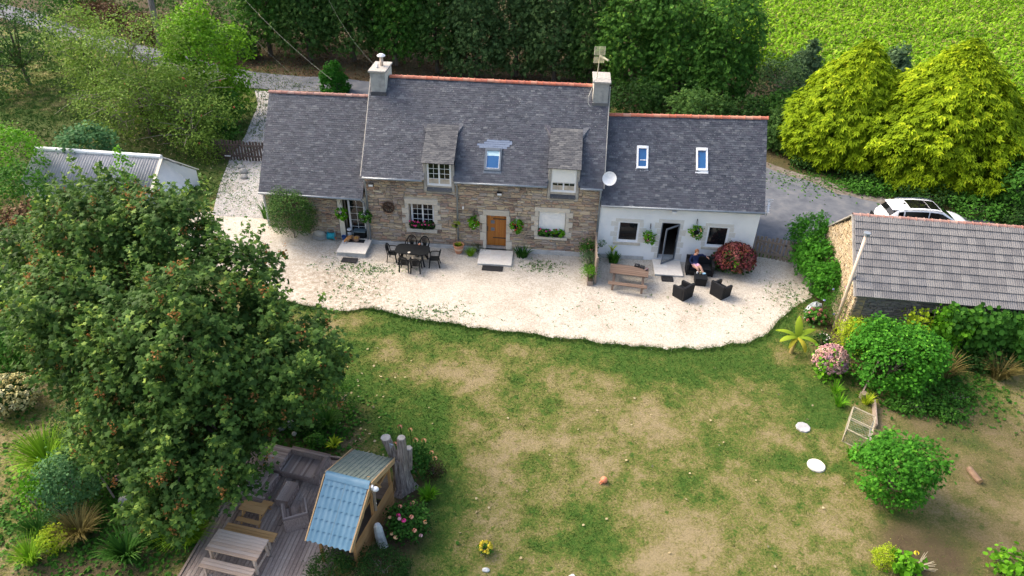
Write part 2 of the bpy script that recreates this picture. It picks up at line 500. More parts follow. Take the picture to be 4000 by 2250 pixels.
# ------------------------------------------------------------------ ground sheets
def grass_ground_mat():
    m, nt, b = nt_new('meadow')
    ag = nt.nodes.new("ShaderNodeAttribute"); ag.attribute_name = "green"
    ae = nt.nodes.new("ShaderNodeAttribute"); ae.attribute_name = "earth_shade"
    n1 = noise_n(nt, 3.5, 6, .75)
    n2 = noise_n(nt, 14, 4, .7)
    g = math_n(nt, 'ADD', ag.outputs['Fac'], math_n(nt, 'MULTIPLY', math_n(nt, 'SUBTRACT', n1, .5), 1.5))
    g = math_n(nt, 'ADD', g, math_n(nt, 'MULTIPLY', math_n(nt, 'SUBTRACT', n2, .5), 1.1), True)
    n3 = noise_n(nt, 2.6, 3, .6)
    g = math_n(nt, 'ADD', g, ramp(nt, [(0, 0, 0, .60), (.5, .5, .5, .70)], n3), True)
    c = ramp(nt, [(.24, .195, .11, .0), (.20, .17, .08, .25), (.14, .14, .042, .5), (.085, .118, .024, .72), (.042, .092, .015, 1.0)], g)
    e = math_n(nt, 'ADD', ae.outputs['Fac'], math_n(nt, 'MULTIPLY', math_n(nt, 'SUBTRACT', n2, .5), .5), True)
    ce = ramp(nt, [(.030, .023, .016), (.075, .056, .034), (.13, .10, .056)], n1)
    c = mixc(nt, e, c, ce)
    nt.links.new(c, b.inputs['Base Color'])
    b.inputs['Roughness'].default_value = .95
    b.inputs['Specular IOR Level'].default_value = .1
    bump_n(nt, b, n2, .7, .05)
    return m

def grid(name, x0, x1, y0, y1, step, zoff, m):
    nx, ny = int((x1 - x0) / step) + 1, int((y1 - y0) / step) + 1
    X, Y = np.meshgrid(np.linspace(x0, x1, nx), np.linspace(y0, y1, ny))
    V = np.stack([X, Y, hgt(X, Y) + zoff], -1).reshape(-1, 3)
    i = np.arange((ny - 1) * (nx - 1))
    r, c = i // (nx - 1), i % (nx - 1)
    a = r * nx + c
    F = np.stack([a, a + 1, a + nx + 1, a + nx], -1)
    me = np_mesh(name, V, F, True)
    set_attr(me, 'green', greenness(X, Y))
    set_attr(me, 'earth_shade', earth_and_shade(X, Y))
    return tag(link_mesh(name, me, None, m), kind='structure')

M_GROUND = grass_ground_mat()
_far = MB().raw([(-500, -400, -.12), (500, -400, -.12), (500, 700, -.12), (-500, 700, -.12)], [(0, 1, 2, 3)]).build('ground', mat('far_field', [(.10, .11, .04), (.17, .15, .07)], .2, .95, 0))
tag(_far, kind='structure')
lawn = grid('lawn', -48, 66, -30, 70, .3, 0, M_GROUND)

def gravel_mat(name, cols, weeds=.0):
    m, nt, b = nt_new(name)
    tc = nt.nodes.new("ShaderNodeTexCoord")
    v = nt.nodes.new("ShaderNodeTexVoronoi")
    v.inputs['Scale'].default_value = 22
    nt.links.new(tc.outputs['Object'], v.inputs['Vector'])
    sx = nt.nodes.new("ShaderNodeSeparateXYZ")
    nt.links.new(v.outputs['Color'], sx.inputs[0])
    c = ramp(nt, cols, sx.outputs[0])
    n = noise_n(nt, .55, 5, .7)
    c = mixc(nt, .55, c, ramp(nt, [(.66, .62, .57, .36), (1, 1, 1, .56), (1, 1, 1, 1)], n), 'MULTIPLY')
    aw = nt.nodes.new("ShaderNodeAttribute"); aw.attribute_name = "worn"
    n3 = noise_n(nt, 5, 5, .75)
    w = math_n(nt, 'MULTIPLY', aw.outputs['Fac'], ramp(nt, [(0, 0, 0, .42), (1, 1, 1, .60)], n3))
    c = mixc(nt, w, c, ramp(nt, [(.15, .125, .085), (.30, .25, .19), (.20, .19, .10)], n))
    nt.links.new(c, b.inputs['Base Color'])
    b.inputs['Roughness'].default_value = .9
    b.inputs['Specular IOR Level'].default_value = .2
    bump_n(nt, b, v.outputs['Distance'], .6, .03)
    return m
GRAVEL_COLS = [(.38, .34, .285), (.48, .44, .375), (.55, .51, .44), (.58, .545, .48), (.42, .375, .31), (.62, .59, .525)]
M_GRAVEL = gravel_mat('pale_gravel', GRAVEL_COLS)

def strip(name, us, lo, hi, zoff, m, along='x', nv=14, worn=None, kind='structure'):
    us = np.asarray(us)
    T = np.linspace(0, 1, nv)
    L, H = lo(us), hi(us)
    A = us[:, None] + 0 * T[None]
    B = L[:, None] * (1 - T) + H[:, None] * T
    X, Y = (A, B) if along == 'x' else (B, A)
    V = np.stack([X, Y, hgt(X, Y) + zoff], -1).reshape(-1, 3)
    n = len(us)
    i = np.arange((n - 1) * (nv - 1))
    r, c = i // (nv - 1), i % (nv - 1)
    a = r * nv + c
    F = np.stack([a, a + nv, a + nv + 1, a + 1], -1) if along == 'x' else np.stack([a, a + 1, a + nv + 1, a + nv], -1)
    me = np_mesh(name, V, F, True)
    if worn is not None:
        set_attr(me, 'worn', worn(X, Y))
    return tag(link_mesh(name, me, None, m), kind=kind)

def worn_yard(X, Y):
    w = .95 * np.exp(-(((X - .2) / 2.6) ** 2 + ((Y + 4.3) / 1.3) ** 2)) + .5 * np.exp(-(((X + 2.5) / 3) ** 2 + ((Y + 3.2) / 2) ** 2))
    d = Y - gfront(X)
    w = w + .55 * np.exp(-(d / .35) ** 2) + .45 * np.exp(-(((X - 21) / 1.3) ** 2 + ((Y + 2.4) / 1.6) ** 2)) + .18
    w = w + .3 * np.exp(-(((X - 8.8) / 1) ** 2 + ((Y + 1.2) / .5) ** 2))
    return np.clip(w, 0, 1)
yard = strip('gravel_courtyard', np.arange(-9.4, 22.3, .12), gfront, lambda x: np.interp(x, [-9.4, -8.5, -5.4, -5.2, 19.2, 19.4, 22.3], [.9, 1.2, 1.2, .2, .2, 1.0, .6]), .022, M_GRAVEL, nv=40, worn=worn_yard)
M_DRIVE = gravel_mat('drive_gravel', [(.22, .22, .225), (.33, .33, .335), (.40, .40, .40), (.46, .46, .46)])
drive = strip('gravel_drive', np.arange(.7, 19.8, .25), lambda y: np.interp(y, [.7, 3.8, 7.4, 11.1, 16.8, 19.8], [-8.5, -9.5, -10.4, -10.9, -12.2, -13.6]),
              lambda y: np.interp(y, [.7, 1.3, 6.5, 8.3, 14.6, 19.8], [-5.25, -5.25, -5.3, -8.3, -10.4, -10.6]), .03, M_DRIVE, 'y', nv=16, worn=lambda X, Y: .35 + 0 * X)
M_ROAD = mat('asphalt', [(.075, .085, .105), (.11, .12, .14), (.16, .165, .175)], 1.1, .9, .3)
_rp = np.array([(-60, 46), (-41, 36), (-36.8, 33.1), (-32, 30.3), (-27, 27.8), (-20, 24.2), (-15.3, 22.3), (-11.5, 21.7), (-9, 21.9), (0, 20.4), (10, 17), (19.5, 12.6)])
strip('road', np.arange(-60, 19.6, .4), lambda x: np.interp(x, _rp[:, 0], _rp[:, 1]) - 1.5 - (vnoise(x, x * 0, 1.1, 3)) * .5, lambda x: np.interp(x, _rp[:, 0], _rp[:, 1]) + 1.35 + (vnoise(x, x * 0, 1.3, 8)) * .5, .04, M_ROAD, nv=8)
strip('asphalt_yard', np.arange(19.42, 44, .25), lambda x: np.interp(x, [19, 19.5, 22, 23, 44], [1.5, 1.5, .9, .5, .5]),
      lambda x: np.interp(x, [19.4, 20.5, 21, 22.8, 24.2, 26.3, 28.4, 31, 44], [14, 13.6, 13.2, 12.5, 11.3, 9.6, 8.2, 6.6, 5.6]) + (vnoise(x, x * 0, .9, 4) - .5) * .5, .045, M_ROAD, nv=20)
M_GRIT = mat('loose_grit', [(.09, .07, .055), (.15, .13, .11), (.24, .22, .20)], 3, .95, .5)
strip('grit_verge', np.arange(22.6, 29, .2), lambda x: np.interp(x, [22.6, 24.2, 26.3, 29], [12.0, 10.7, 8.9, 7.6]) + (vnoise(x, x * 0, .7, 6) - .5) * .8,
      lambda x: np.interp(x, [22.6, 24.2, 26.3, 29], [12.9, 12.0, 10.4, 8.4]) + (vnoise(x, x * 0, .6, 7) - .5) * .6, .05, M_GRIT, nv=6)

# ------------------------------------------------------------------ leaves, crowns, blades
def nrm(a):
    return a / np.maximum(1e-9, np.linalg.norm(a, axis=-1, keepdims=True))
T_LEAF = (np.array([(0, 0, 0), (.36, .5, .09), (0, 1, -.06), (-.36, .5, .09)]), np.array([(0, 1, 2), (0, 2, 3)]))
T_ROUND = (np.array([(0, 0, 0), (.42, .22, .07), (.44, .66, .03), (0, 1, -.08), (-.44, .66, .03), (-.42, .22, .07)]), np.array([(0, 1, 2), (0, 2, 3), (0, 3, 4), (0, 4, 5)]))
T_LONG = (np.array([(0, 0, 0), (.13, .45, .05), (0, 1, -.14), (-.13, .45, .05)]), np.array([(0, 1, 2), (0, 2, 3)]))
def _maple():
    a = [(0, -.02), (.34, .02), (.28, .20), (.62, .50), (.22, .56), (0, 1.0), (-.22, .56), (-.62, .50), (-.28, .20), (-.34, .02)]
    v = [(0, .32, .05)] + [(x, y, -.10 * (abs(x) + abs(y - .32))) for x, y in a]
    return np.array(v), np.array([(0, i, i % 10 + 1) for i in range(1, 11)])
T_MAPLE = _maple()
def _frond():
    v, f = [], []
    for ang, L, dz in ((0, 1, 0), (.62, .74, .05), (-.62, .74, .05), (1.15, .45, .08), (-1.15, .45, .08)):
        n = len(v)
        d = np.array([math.sin(ang), math.cos(ang), 0])
        s = np.array([d[1], -d[0], 0]) * .13
        v += [np.zeros(3), d * L * .5 + s + [0, 0, dz], d * L + [0, 0, -.16 * L], d * L * .5 - s + [0, 0, dz]]
        f += [(n, n + 1, n + 2), (n, n + 2, n + 3)]
    return np.array(v), np.array(f)
T_FROND = _frond()
def _spray():
    v, f = [], []
    for ang, y0, L in ((0, .45, .55), (.7, .35, .5), (-.7, .35, .5), (1.0, .08, .5), (-1.0, .08, .5)):
        n = len(v)
        d = np.array([math.sin(ang), math.cos(ang), 0])
        s = np.array([d[1], -d[0], 0]) * .15
        o = np.array([0, y0, 0])
        v += [o, o + d * L * .5 + s + [0, 0, .05], o + d * L + [0, 0, -.1], o + d * L * .5 - s + [0, 0, .05]]
        f += [(n, n + 1, n + 2), (n, n + 2, n + 3)]
    return np.array(v), np.array(f)
T_SPRAY = _spray()

def leaf_mesh(name, C, N, D, S, tmpl, tone, m):
    tv, tf = tmpl
    N = nrm(N)
    Y = nrm(D - N * np.sum(D * N, -1, keepdims=True))
    X = np.cross(Y, N)
    S = np.asarray(S)[:, None, None]
    V = C[:, None, :] + S * (tv[None, :, 0:1] * X[:, None] + tv[None, :, 1:2] * Y[:, None] + tv[None, :, 2:3] * N[:, None])
    n, k = V.shape[:2]
    F = (np.arange(n)[:, None, None] * k + tf[None]).reshape(-1, tf.shape[1])
    me = np_mesh(name, V.reshape(-1, 3), F)
    set_attr(me, 'tone', np.repeat(tone, k))
    if m is not None: me.materials.append(m)
    return me

def crown(lobes, nclump, per, spread, size, rng, up=.5, droop=.15, shell=.28, tone_dir=None, flat=.6, low=-.75, reject=.78, gap=.16):
    L = np.array(lobes, float)
    w = (L[:, 3] * L[:, 4] + L[:, 3] * L[:, 5] + L[:, 4] * L[:, 5])
    li = rng.choice(len(L), nclump * 3, p=w / w.sum())
    d = nrm(rng.normal(size=(len(li), 3)))
    d = d[d[:, 2] > low] if low > -1 else d
    li = li[:len(d)]
    rr = 1 - shell * rng.random(len(d)) ** 1.6 + .07 * rng.normal(size=len(d))
    P = L[li, :3] + d * L[li, 3:6] * rr[:, None]
    out = nrm(d / L[li, 3:6])
    keep = np.ones(len(P), bool)
    for j in range(len(L)):
        q = np.linalg.norm((P - L[j, :3]) / L[j, 3:6], axis=1)
        keep &= ~((q < reject) & (li != j))
    P, out = P[keep][:nclump], out[keep][:nclump]
    if gap:      # leave irregular holes between the clumps
        m_ = float(L[:, 3:].mean()) * .55
        nz = vnoise(P[:, 0] + .6 * P[:, 2], P[:, 1] + .8 * P[:, 2], m_, 7) * .65 + vnoise(P[:, 0] - .7 * P[:, 2], P[:, 1] + .3 * P[:, 2], m_ * .45, 3) * .35
        k_ = nz > np.quantile(nz, gap)
        P, out = P[k_], out[k_]
        P = P + out * ((nz[k_] - .5) * m_ * .9)[:, None]
    n = len(P)
    tone = np.clip(rng.normal(.45, .24, n), 0, 1)
    C = np.repeat(P, per, 0) + rng.normal(size=(n * per, 3)) * spread * np.array([1, 1, flat])
    o = np.repeat(out, per, 0)
    N = nrm(o * .45 + np.array([0, 0, up]) + rng.normal(size=o.shape) * .42)
    D = nrm(o * .7 + np.array([0, 0, -droop]) + rng.normal(size=o.shape) * .6)
    S = size * rng.uniform(.5, 1.25, n * per)
    T = np.clip(np.repeat(tone, per) + rng.normal(0, .08, n * per), 0, 1)
    return C, N, D, S, T, P

def limbs(mb, base, tops, r0, rng, fork=.35):
    base = Vector(base)
    c = sum((Vector(t) for t in tops), Vector()) / len(tops)
    f = base.lerp(c, fork)
    f.x, f.y = base.x + (c.x - base.x) * .25, base.y + (c.y - base.y) * .25
    mb.tube([base - Vector((0, 0, .1)), base + Vector((0, 0, .15)), base.lerp(f, .5), f], [r0 * 1.35, r0 * 1.05, r0 * .9, r0 * .75], 9)
    for t in tops:
        t = Vector(t)
        m = f.lerp(t, .5) + Vector((rng.normal() * .15, rng.normal() * .15, .15))
        mb.tube([f - Vector((0, 0, .1)), m, t], [r0 * .5, r0 * .28, r0 * .07], 6)
    return mb

def tree(name, label, cat, base, lobes, lm, bm, nclump, per, spread, size, tmpl, seed=1, r0=.2, group=None, crown_name='crown', **kw):
    """lobes are given relative to the base"""
    rng = np.random.default_rng(seed)
    t = thing(name, label, cat, base, 0, group)
    C, N, D, S, T, P = crown(lobes, nclump, per, spread, size, rng, **kw)
    link_mesh(crown_name, leaf_mesh(crown_name, C, N, D, S, tmpl, T, lm), t)
    mb = MB()
    limbs(mb, (0, 0, 0), [l[:3] for l in lobes], r0, rng)
    mb.build('trunk' if r0 > .09 else 'stem', bm, t, local=True, smooth=True)
    return t

def blades(n, L, w, spread, rng, lean=(.25, 1.0), seg=4, base_r=.12, z0=0, droop=1.0):
    """arching strap leaves: arrays of verts, faces, tone"""
    az = rng.uniform(0, 2 * math.pi, n)
    le = rng.uniform(*lean, n)
    LL = L * rng.uniform(.6, 1.15, n)
    br = base_r * np.sqrt(rng.random(n))
    s = np.linspace(0, 1, seg + 1)
    ang = (math.pi / 2 - le[:, None] * .35) - le[:, None] * droop * 1.5 * s[None] ** 1.3
    ds = LL[:, None] / seg
    r = br[:, None] + np.concatenate([np.zeros((n, 1)), np.cumsum(np.cos(ang[:, :-1]) * ds, 1)], 1)
    z = z0 + np.concatenate([np.zeros((n, 1)), np.cumsum(np.sin(ang[:, :-1]) * ds, 1)], 1)
    z = np.maximum(z, .01 + .02 * rng.random((n, 1)))
    ca, sa = np.cos(az)[:, None], np.sin(az)[:, None]
    ww = w * (1 - .92 * s[None] ** 2) * rng.uniform(.7, 1.2, (n, 1)) / 2
    ctr = np.stack([r * ca, r * sa, z], -1)
    side = np.stack([-sa + 0 * r, ca + 0 * r, 0 * r], -1) * ww[..., None]
    V = np.stack([ctr - side, ctr + side], 2).reshape(n, (seg + 1) * 2, 3)
    f0 = np.array([(2 * i, 2 * i + 1, 2 * i + 3, 2 * i + 2) for i in range(seg)])
    F = (np.arange(n)[:, None, None] * (seg + 1) * 2 + f0[None]).reshape(-1, 4)
    return V.reshape(-1, 3), F, np.repeat(rng.random(n), (seg + 1) * 2)

def clump(name, label, cat, loc, n, L, w, m, seed=1, group=None, lean=(.25, 1.0), base_r=.12, droop=1.0):
    rng = np.random.default_rng(seed)
    V, F, T = blades(n, L, w, 0, rng, lean, 4, base_r, 0, droop)
    me = np_mesh(name, V, F, True)
    set_attr(me, 'tone', T)
    t = thing(name, label, cat, (loc[0], loc[1], hz(loc[0], loc[1])), 0, group)
    link_mesh('foliage', me, t, m)
    return t

def bush(name, label, cat, loc, rx, ry, h, lm, nclump, per, size, tmpl, seed=1, group=None, spread=.12, lumps=5, z0=None, **kw):
    """a rounded, uneven shrub standing on the ground at loc"""
    rng = np.random.default_rng(seed)
    lob = [(0, 0, h * .48, rx * .78, ry * .78, h * .48)]
    for i in range(lumps):
        a = 2 * math.pi * (i + rng.random() * .6) / max(1, lumps)
        q = rng.uniform(.35, .62)
        hh = h * rng.uniform(.28, .42)
        lob.append((math.cos(a) * rx * q, math.sin(a) * ry * q, rng.uniform(hh * .95, h - hh), rx * rng.uniform(.34, .5), ry * rng.uniform(.34, .5), hh))
    z = hz(loc[0], loc[1]) if z0 is None else z0
    return tree(name, label, cat, (loc[0], loc[1], z), lob, lm, MT['twig'], nclump, per, spread, size, tmpl, seed, .035, group, 'foliage', **kw)

LM = {}
LM['woods'] = leaf_mat('woods_leaf', (0.024, 0.068, 0.017), (0.090, 0.191, 0.039), (0.239, 0.353, 0.076))
LM['woods2'] = leaf_mat('woods_leaf_grey', (0.031, 0.070, 0.024), (0.114, 0.206, 0.063), (0.263, 0.369, 0.127))
LM['woods3'] = leaf_mat('woods_leaf_fresh', (0.021, 0.068, 0.014), (0.084, 0.221, 0.029), (0.239, 0.398, 0.050))
LM['maple'] = leaf_mat('maple_leaf', (0.022, 0.057, 0.013), (0.093, 0.186, 0.035), (0.338, 0.459, 0.076), spec=.15)
LM['gold'] = leaf_mat('golden_conifer', (0.087, 0.160, 0.005), (0.291, 0.417, 0.010), (0.602, 0.681, 0.029), rough=.7)
LM['lime'] = leaf_mat('lime_leaf', (0.066, 0.162, 0.010), (0.179, 0.383, 0.019), (0.311, 0.530, 0.034))
LM['apple'] = leaf_mat('apple_leaf', (0.084, 0.155, 0.024), (0.203, 0.325, 0.050), (0.383, 0.486, 0.101))
LM['dark'] = leaf_mat('dark_leaf', (0.012, 0.039, 0.009), (0.033, 0.091, 0.015), (0.072, 0.147, 0.025))
LM['mid'] = leaf_mat('mid_leaf', (0.027, 0.088, 0.012), (0.066, 0.199, 0.021), (0.144, 0.325, 0.034))
LM['bright'] = leaf_mat('bright_leaf', (0.053, 0.169, 0.010), (0.132, 0.353, 0.015), (0.311, 0.560, 0.034))
LM['blue'] = leaf_mat('blue_green_leaf', (0.042, 0.118, 0.042), (0.102, 0.235, 0.084), (0.203, 0.383, 0.143))
LM['grassy'] = leaf_mat('ornamental_grass', (0.096, 0.206, 0.013), (0.239, 0.442, 0.025), (0.407, 0.618, 0.059))
LM['strap'] = leaf_mat('dark_strap_leaf', (0.015, 0.059, 0.010), (0.048, 0.147, 0.019), (0.108, 0.235, 0.034))
LM['brown'] = leaf_mat('dry_blade', (0.091, 0.074, 0.023), (0.221, 0.187, 0.059), (0.351, 0.295, 0.117))
LM['yellow'] = leaf_mat('yellow_green', (0.179, 0.265, 0.010), (0.383, 0.501, 0.025), (0.598, 0.678, 0.050))
LM['wisteria'] = leaf_mat('wisteria_leaf', (0.024, 0.110, 0.010), (0.072, 0.265, 0.019), (0.179, 0.442, 0.034))
LM['corn'] = leaf_mat('corn_leaf', (0.081, 0.198, 0.006), (0.265, 0.482, 0.017), (0.575, 0.700, 0.097), transl=.35)
LM['tassel'] = leaf_mat('corn_tassel', (0.260, 0.227, 0.081), (0.460, 0.412, 0.180))
LM['rust'] = leaf_mat('dead_leaf', (0.054, 0.028, 0.012), (0.144, 0.079, 0.036), (0.225, 0.139, 0.065), transl=.1)
LM['seed'] = leaf_mat('maple_seed', (0.188, 0.084, 0.028), (0.375, 0.180, 0.056), (0.500, 0.283, 0.101))
LM['conifer'] = leaf_mat('green_conifer', (0.015, 0.081, 0.009), (0.042, 0.191, 0.015), (0.096, 0.295, 0.025))
LM['bluecon'] = leaf_mat('grey_conifer', (0.060, 0.110, 0.050), (0.132, 0.221, 0.105), (0.215, 0.325, 0.160))
# ------------------------------------------------------------------ laid pieces (stones, slates, tiles, planks)
def piece_meshes(kind, m, n=6, seed=5):
    rnd = random.Random(seed)
    out = []
    for i in range(n):
        j = lambda a: rnd.uniform(-a, a)
        if kind == 'stone':      # unit block, front face towards -Y, rough edges
            q = [(-.5 + j(.05), -.5 + j(.09)), (.5 + j(.05), -.5 + j(.09)), (.5 + j(.05), .5 + j(.09)), (-.5 + j(.05), .5 + j(.09))]
            v = [(x, .5, z) for x, z in q] + [(x, -.15, z) for x, z in q] + [(x * .86, -.5 + j(.18), z * .76) for x, z in q]
            f = [(0, 1, 5, 4), (1, 2, 6, 5), (2, 3, 7, 6), (3, 0, 4, 7), (4, 5, 9, 8), (5, 6, 10, 9), (6, 7, 11, 10), (7, 4, 8, 11), (8, 9, 10, 11)]
        elif kind == 'slate':    # unit sheet: x across, y up the slope, z out of the roof
            a, b = j(.03), j(.03)
            q = [(-.49, -.5 + a), (.49, -.5 + b), (.49, .5), (-.49, .5)]
            v = [(x, y, 0) for x, y in q] + [(x, y, 1) for x, y in q]
            f = [(4, 5, 6, 7), (0, 1, 5, 4), (1, 2, 6, 5), (3, 0, 4, 7)]
        elif kind == 'plank':    # unit board, slightly uneven ends
            v = []
            for x in (-.5, .5):
                d = j(.004)
                v += [(x + d, -.5, -.5), (x + d, .5, -.5), (x + d, .5, .36), (x + d, .36, .5), (x + d, -.36, .5), (x + d, -.5, .36)]
            f = [(5, 4, 3, 2, 1, 0), (6, 7, 8, 9, 10, 11)] + [(k, (k + 1) % 6, 6 + (k + 1) % 6, 6 + k) for k in range(6)]
        elif kind == 'ashlar':   # dressed block, small chamfer
            q = [(-.5, -.5), (.5, -.5), (.5, .5), (-.5, .5)]
            v = [(x, .5, z) for x, z in q] + [(x, -.40, z) for x, z in q] + [(x * .955, -.5, z * .93) for x, z in q]
            f = [(0, 1, 5, 4), (1, 2, 6, 5), (2, 3, 7, 6), (3, 0, 4, 7), (4, 5, 9, 8), (5, 6, 10, 9), (6, 7, 11, 10), (7, 4, 8, 11), (8, 9, 10, 11)]
        me = bpy.data.meshes.new(kind)
        me.from_pydata(v, [], f)
        me.materials.append(m)
        out.append(me)
    return out

def place(name, meshes, X, parent, limit=300, stuff=None):
    """X: list of world 4x4 matrices; the largest as seen become parts, the rest one part of kind stuff"""
    off = Matrix.Translation(-wloc(parent))
    X = [off @ x for x in X]
    base = wloc(parent)
    def sz(x):
        s = x.to_scale()
        return -(s.x * max(s.y, s.z)) / ((x.translation + base - CAM).length ** 2)
    order = sorted(range(len(X)), key=lambda i: sz(X[i]))
    for i in order[:limit]:
        o = bpy.data.objects.new(name, meshes[i % len(meshes)])
        COL.objects.link(o)
        o.parent = parent
        o.matrix_basis = X[i]
    rest = order[limit:]
    if rest:
        Vs, Fs, k0 = [], [], 0
        groups = {}
        for i in rest: groups.setdefault(i % len(meshes), []).append(i)
        vv, ff, base_i = [], [], 0
        for gi, ids in groups.items():
            me = meshes[gi]
            tv = np.array([v.co[:] + (1.0,) for v in me.vertices])
            A = np.array([np.array(X[i]) for i in ids])
            W = np.einsum('nij,kj->nki', A, tv)[..., :3].reshape(-1, 3)
            vv.append(W)
            polys = [tuple(p.vertices) for p in me.polygons]
            for q in range(len(ids)):
                o = base_i + q * len(tv)
                ff += [tuple(o + a for a in p) for p in polys]
            base_i += len(W)
        me = bpy.data.meshes.new(stuff or name + 's')
        me.from_pydata(np.concatenate(vv).tolist(), [], ff)
        me.materials.append(meshes[0].materials[0])
        o = link_mesh(stuff or name + '_field', me, parent)
        o["kind"] = "stuff"

def frame3(o, x, y, z, s):
    m = Matrix(((x.x * s[0], y.x * s[1], z.x * s[2], o.x), (x.y * s[0], y.y * s[1], z.y * s[2], o.y), (x.z * s[0], y.z * s[1], z.z * s[2], o.z), (0, 0, 0, 1)))
    return m

PM = {}
PM['slate'] = piece_meshes('slate', MT['slate'], 6)
PM['slate_lichen'] = piece_meshes('slate', MT['slate_lichen'], 4)
PM['slate_new'] = piece_meshes('slate', MT['slate_new'], 3)
PM['stone'] = piece_meshes('stone', MT['stone'], 7)
PM['stone_dark'] = piece_meshes('stone', MT['stone_dark'], 6)
PM['stone_cream'] = piece_meshes('stone', MT['stone_cream'], 6)
PM['ashlar_pale'] = piece_meshes('ashlar', MT['granite_pale'], 2)
PM['ashlar'] = piece_meshes('ashlar', MT['granite'], 2)

def roof_axes(q):
    eL, eR, rL, rR = (Vector(p) for p in q)
    u = (eR - eL).normalized()
    n = u.cross((rL - eL)).normalized()
    w = n.cross(u)
    return u, w, n

def lay_slates(q, parent, meshes, width=.215, gauge=.108, skip=None, limit=300, name='slate', stuff='slates', t0=0.0, t1=1.0, rnd=None, far_lichen=None):
    rnd = rnd or random.Random(11)
    eL, eR, rL, rR = (Vector(p) for p in q)
    u, w, n = roof_axes(q)
    H = ((rL - eL).length + (rR - eR).length) / 2
    rows = int(H / gauge)
    X = []
    for r in range(int(rows * t0), int(rows * t1)):
        t = (r + .5) / rows
        a, b = eL.lerp(rL, t), eR.lerp(rR, t)
        W = (b - a).length
        k = int(W / width)
        ww = W / k
        sh = .5 if r % 2 else 0
        for c in range(k + (1 if sh else 0)):
            x0 = max(0, (c - sh) * ww)
            x1 = min(W, (c + 1 - sh) * ww)
            if x1 - x0 < .03: continue
            p = a.lerp(b, (x0 + x1) / 2 / W)
            if skip and skip(p): continue
            tilt = .062 + rnd.uniform(-.012, .02)
            y = (w * math.cos(tilt) - n * math.sin(tilt)).normalized()
            z = u.cross(y)
            o = p + n * (.024 + rnd.uniform(0, .004))
            X.append(frame3(o, u, y, z, (x1 - x0 - .004, gauge * 1.75, rnd.uniform(.007, .012))))
    place(name, meshes, X, parent, limit, stuff)

def lay_stones(x0, x1, z0, z1, holes, parent, meshes, origin=Vector((0, 0, 0)), ux=Vector((1, 0, 0)), uz=Vector((0, 0, 1)), limit=300, seed=3, hmin=.06, hmax=.20, lmin=.13, lmax=.5, top=None, bot=None, stuff='stones', name='stone'):
    """courses of rubble over a rectangle in the plane (ux, uz), keeping clear of the holes; outward is ux x uz"""
    rnd = random.Random(seed)
    nin = -(ux.cross(uz))
    X = []
    z = z0
    while z < z1 - .04:
        h = rnd.uniform(hmin, hmax)
        if z + h > z1: h = z1 - z
        segs = [(x0, x1)]
        for a, b, c, d in holes:
            if d > z + .01 and c < z + h - .01:
                segs = [s for A, B in segs for s in ((A, min(B, a)), (max(A, b), B)) if s[1] - s[0] > .04]
        for A, B in segs:
            x = A
            while x < B - .02:
                L = rnd.uniform(lmin, lmax) * (.75 + h * 2)
                if B - x - L < .1: L = B - x
                hh = h
                zz = z
                cx = x + L / 2
                if (top and zz + hh > top(cx) + .02) or (bot and zz < bot(cx) - .06):
                    x += L
                    continue
                parts = 2 if (h > .15 and rnd.random() < .3) else 1
                for k in range(parts):
                    ph = hh / parts
                    o = origin + ux * (x + L / 2) + uz * (zz + ph * (k + .5)) - nin * rnd.uniform(-.006, .022) + uz * rnd.uniform(-.012, .012)
                    m = frame3(o, ux, nin, uz, (L - rnd.uniform(.014, .04), .06, ph * rnd.uniform(.80, .90)))
                    X.append(m @ Matrix.Rotation(rnd.uniform(-.08, .08), 4, 'Y'))
                x += L
        z += h
    place(name, meshes, X, parent, limit, stuff)

def wall_with_holes(mb, x0, x1, z0, z1, y0, y1, holes):
    xs = sorted({x0, x1} | {v for h in holes for v in h[:2] if x0 < v < x1})
    zs = sorted({z0, z1} | {v for h in holes for v in h[2:4] if z0 < v < z1})
    for i in range(len(xs) - 1):
        run = None
        for k in range(len(zs) - 1):
            cx, cz = (xs[i] + xs[i + 1]) / 2, (zs[k] + zs[k + 1]) / 2
            inside = any(a < cx < b and c < cz < d for a, b, c, d in [h[:4] for h in holes])
            if not inside:
                if run is None: run = zs[k]
            if inside or k == len(zs) - 2:
                if run is not None:
                    mb.box(xs[i], xs[i + 1], y0, y1, run, zs[k] if inside else zs[k + 1])
                run = None
    return mb

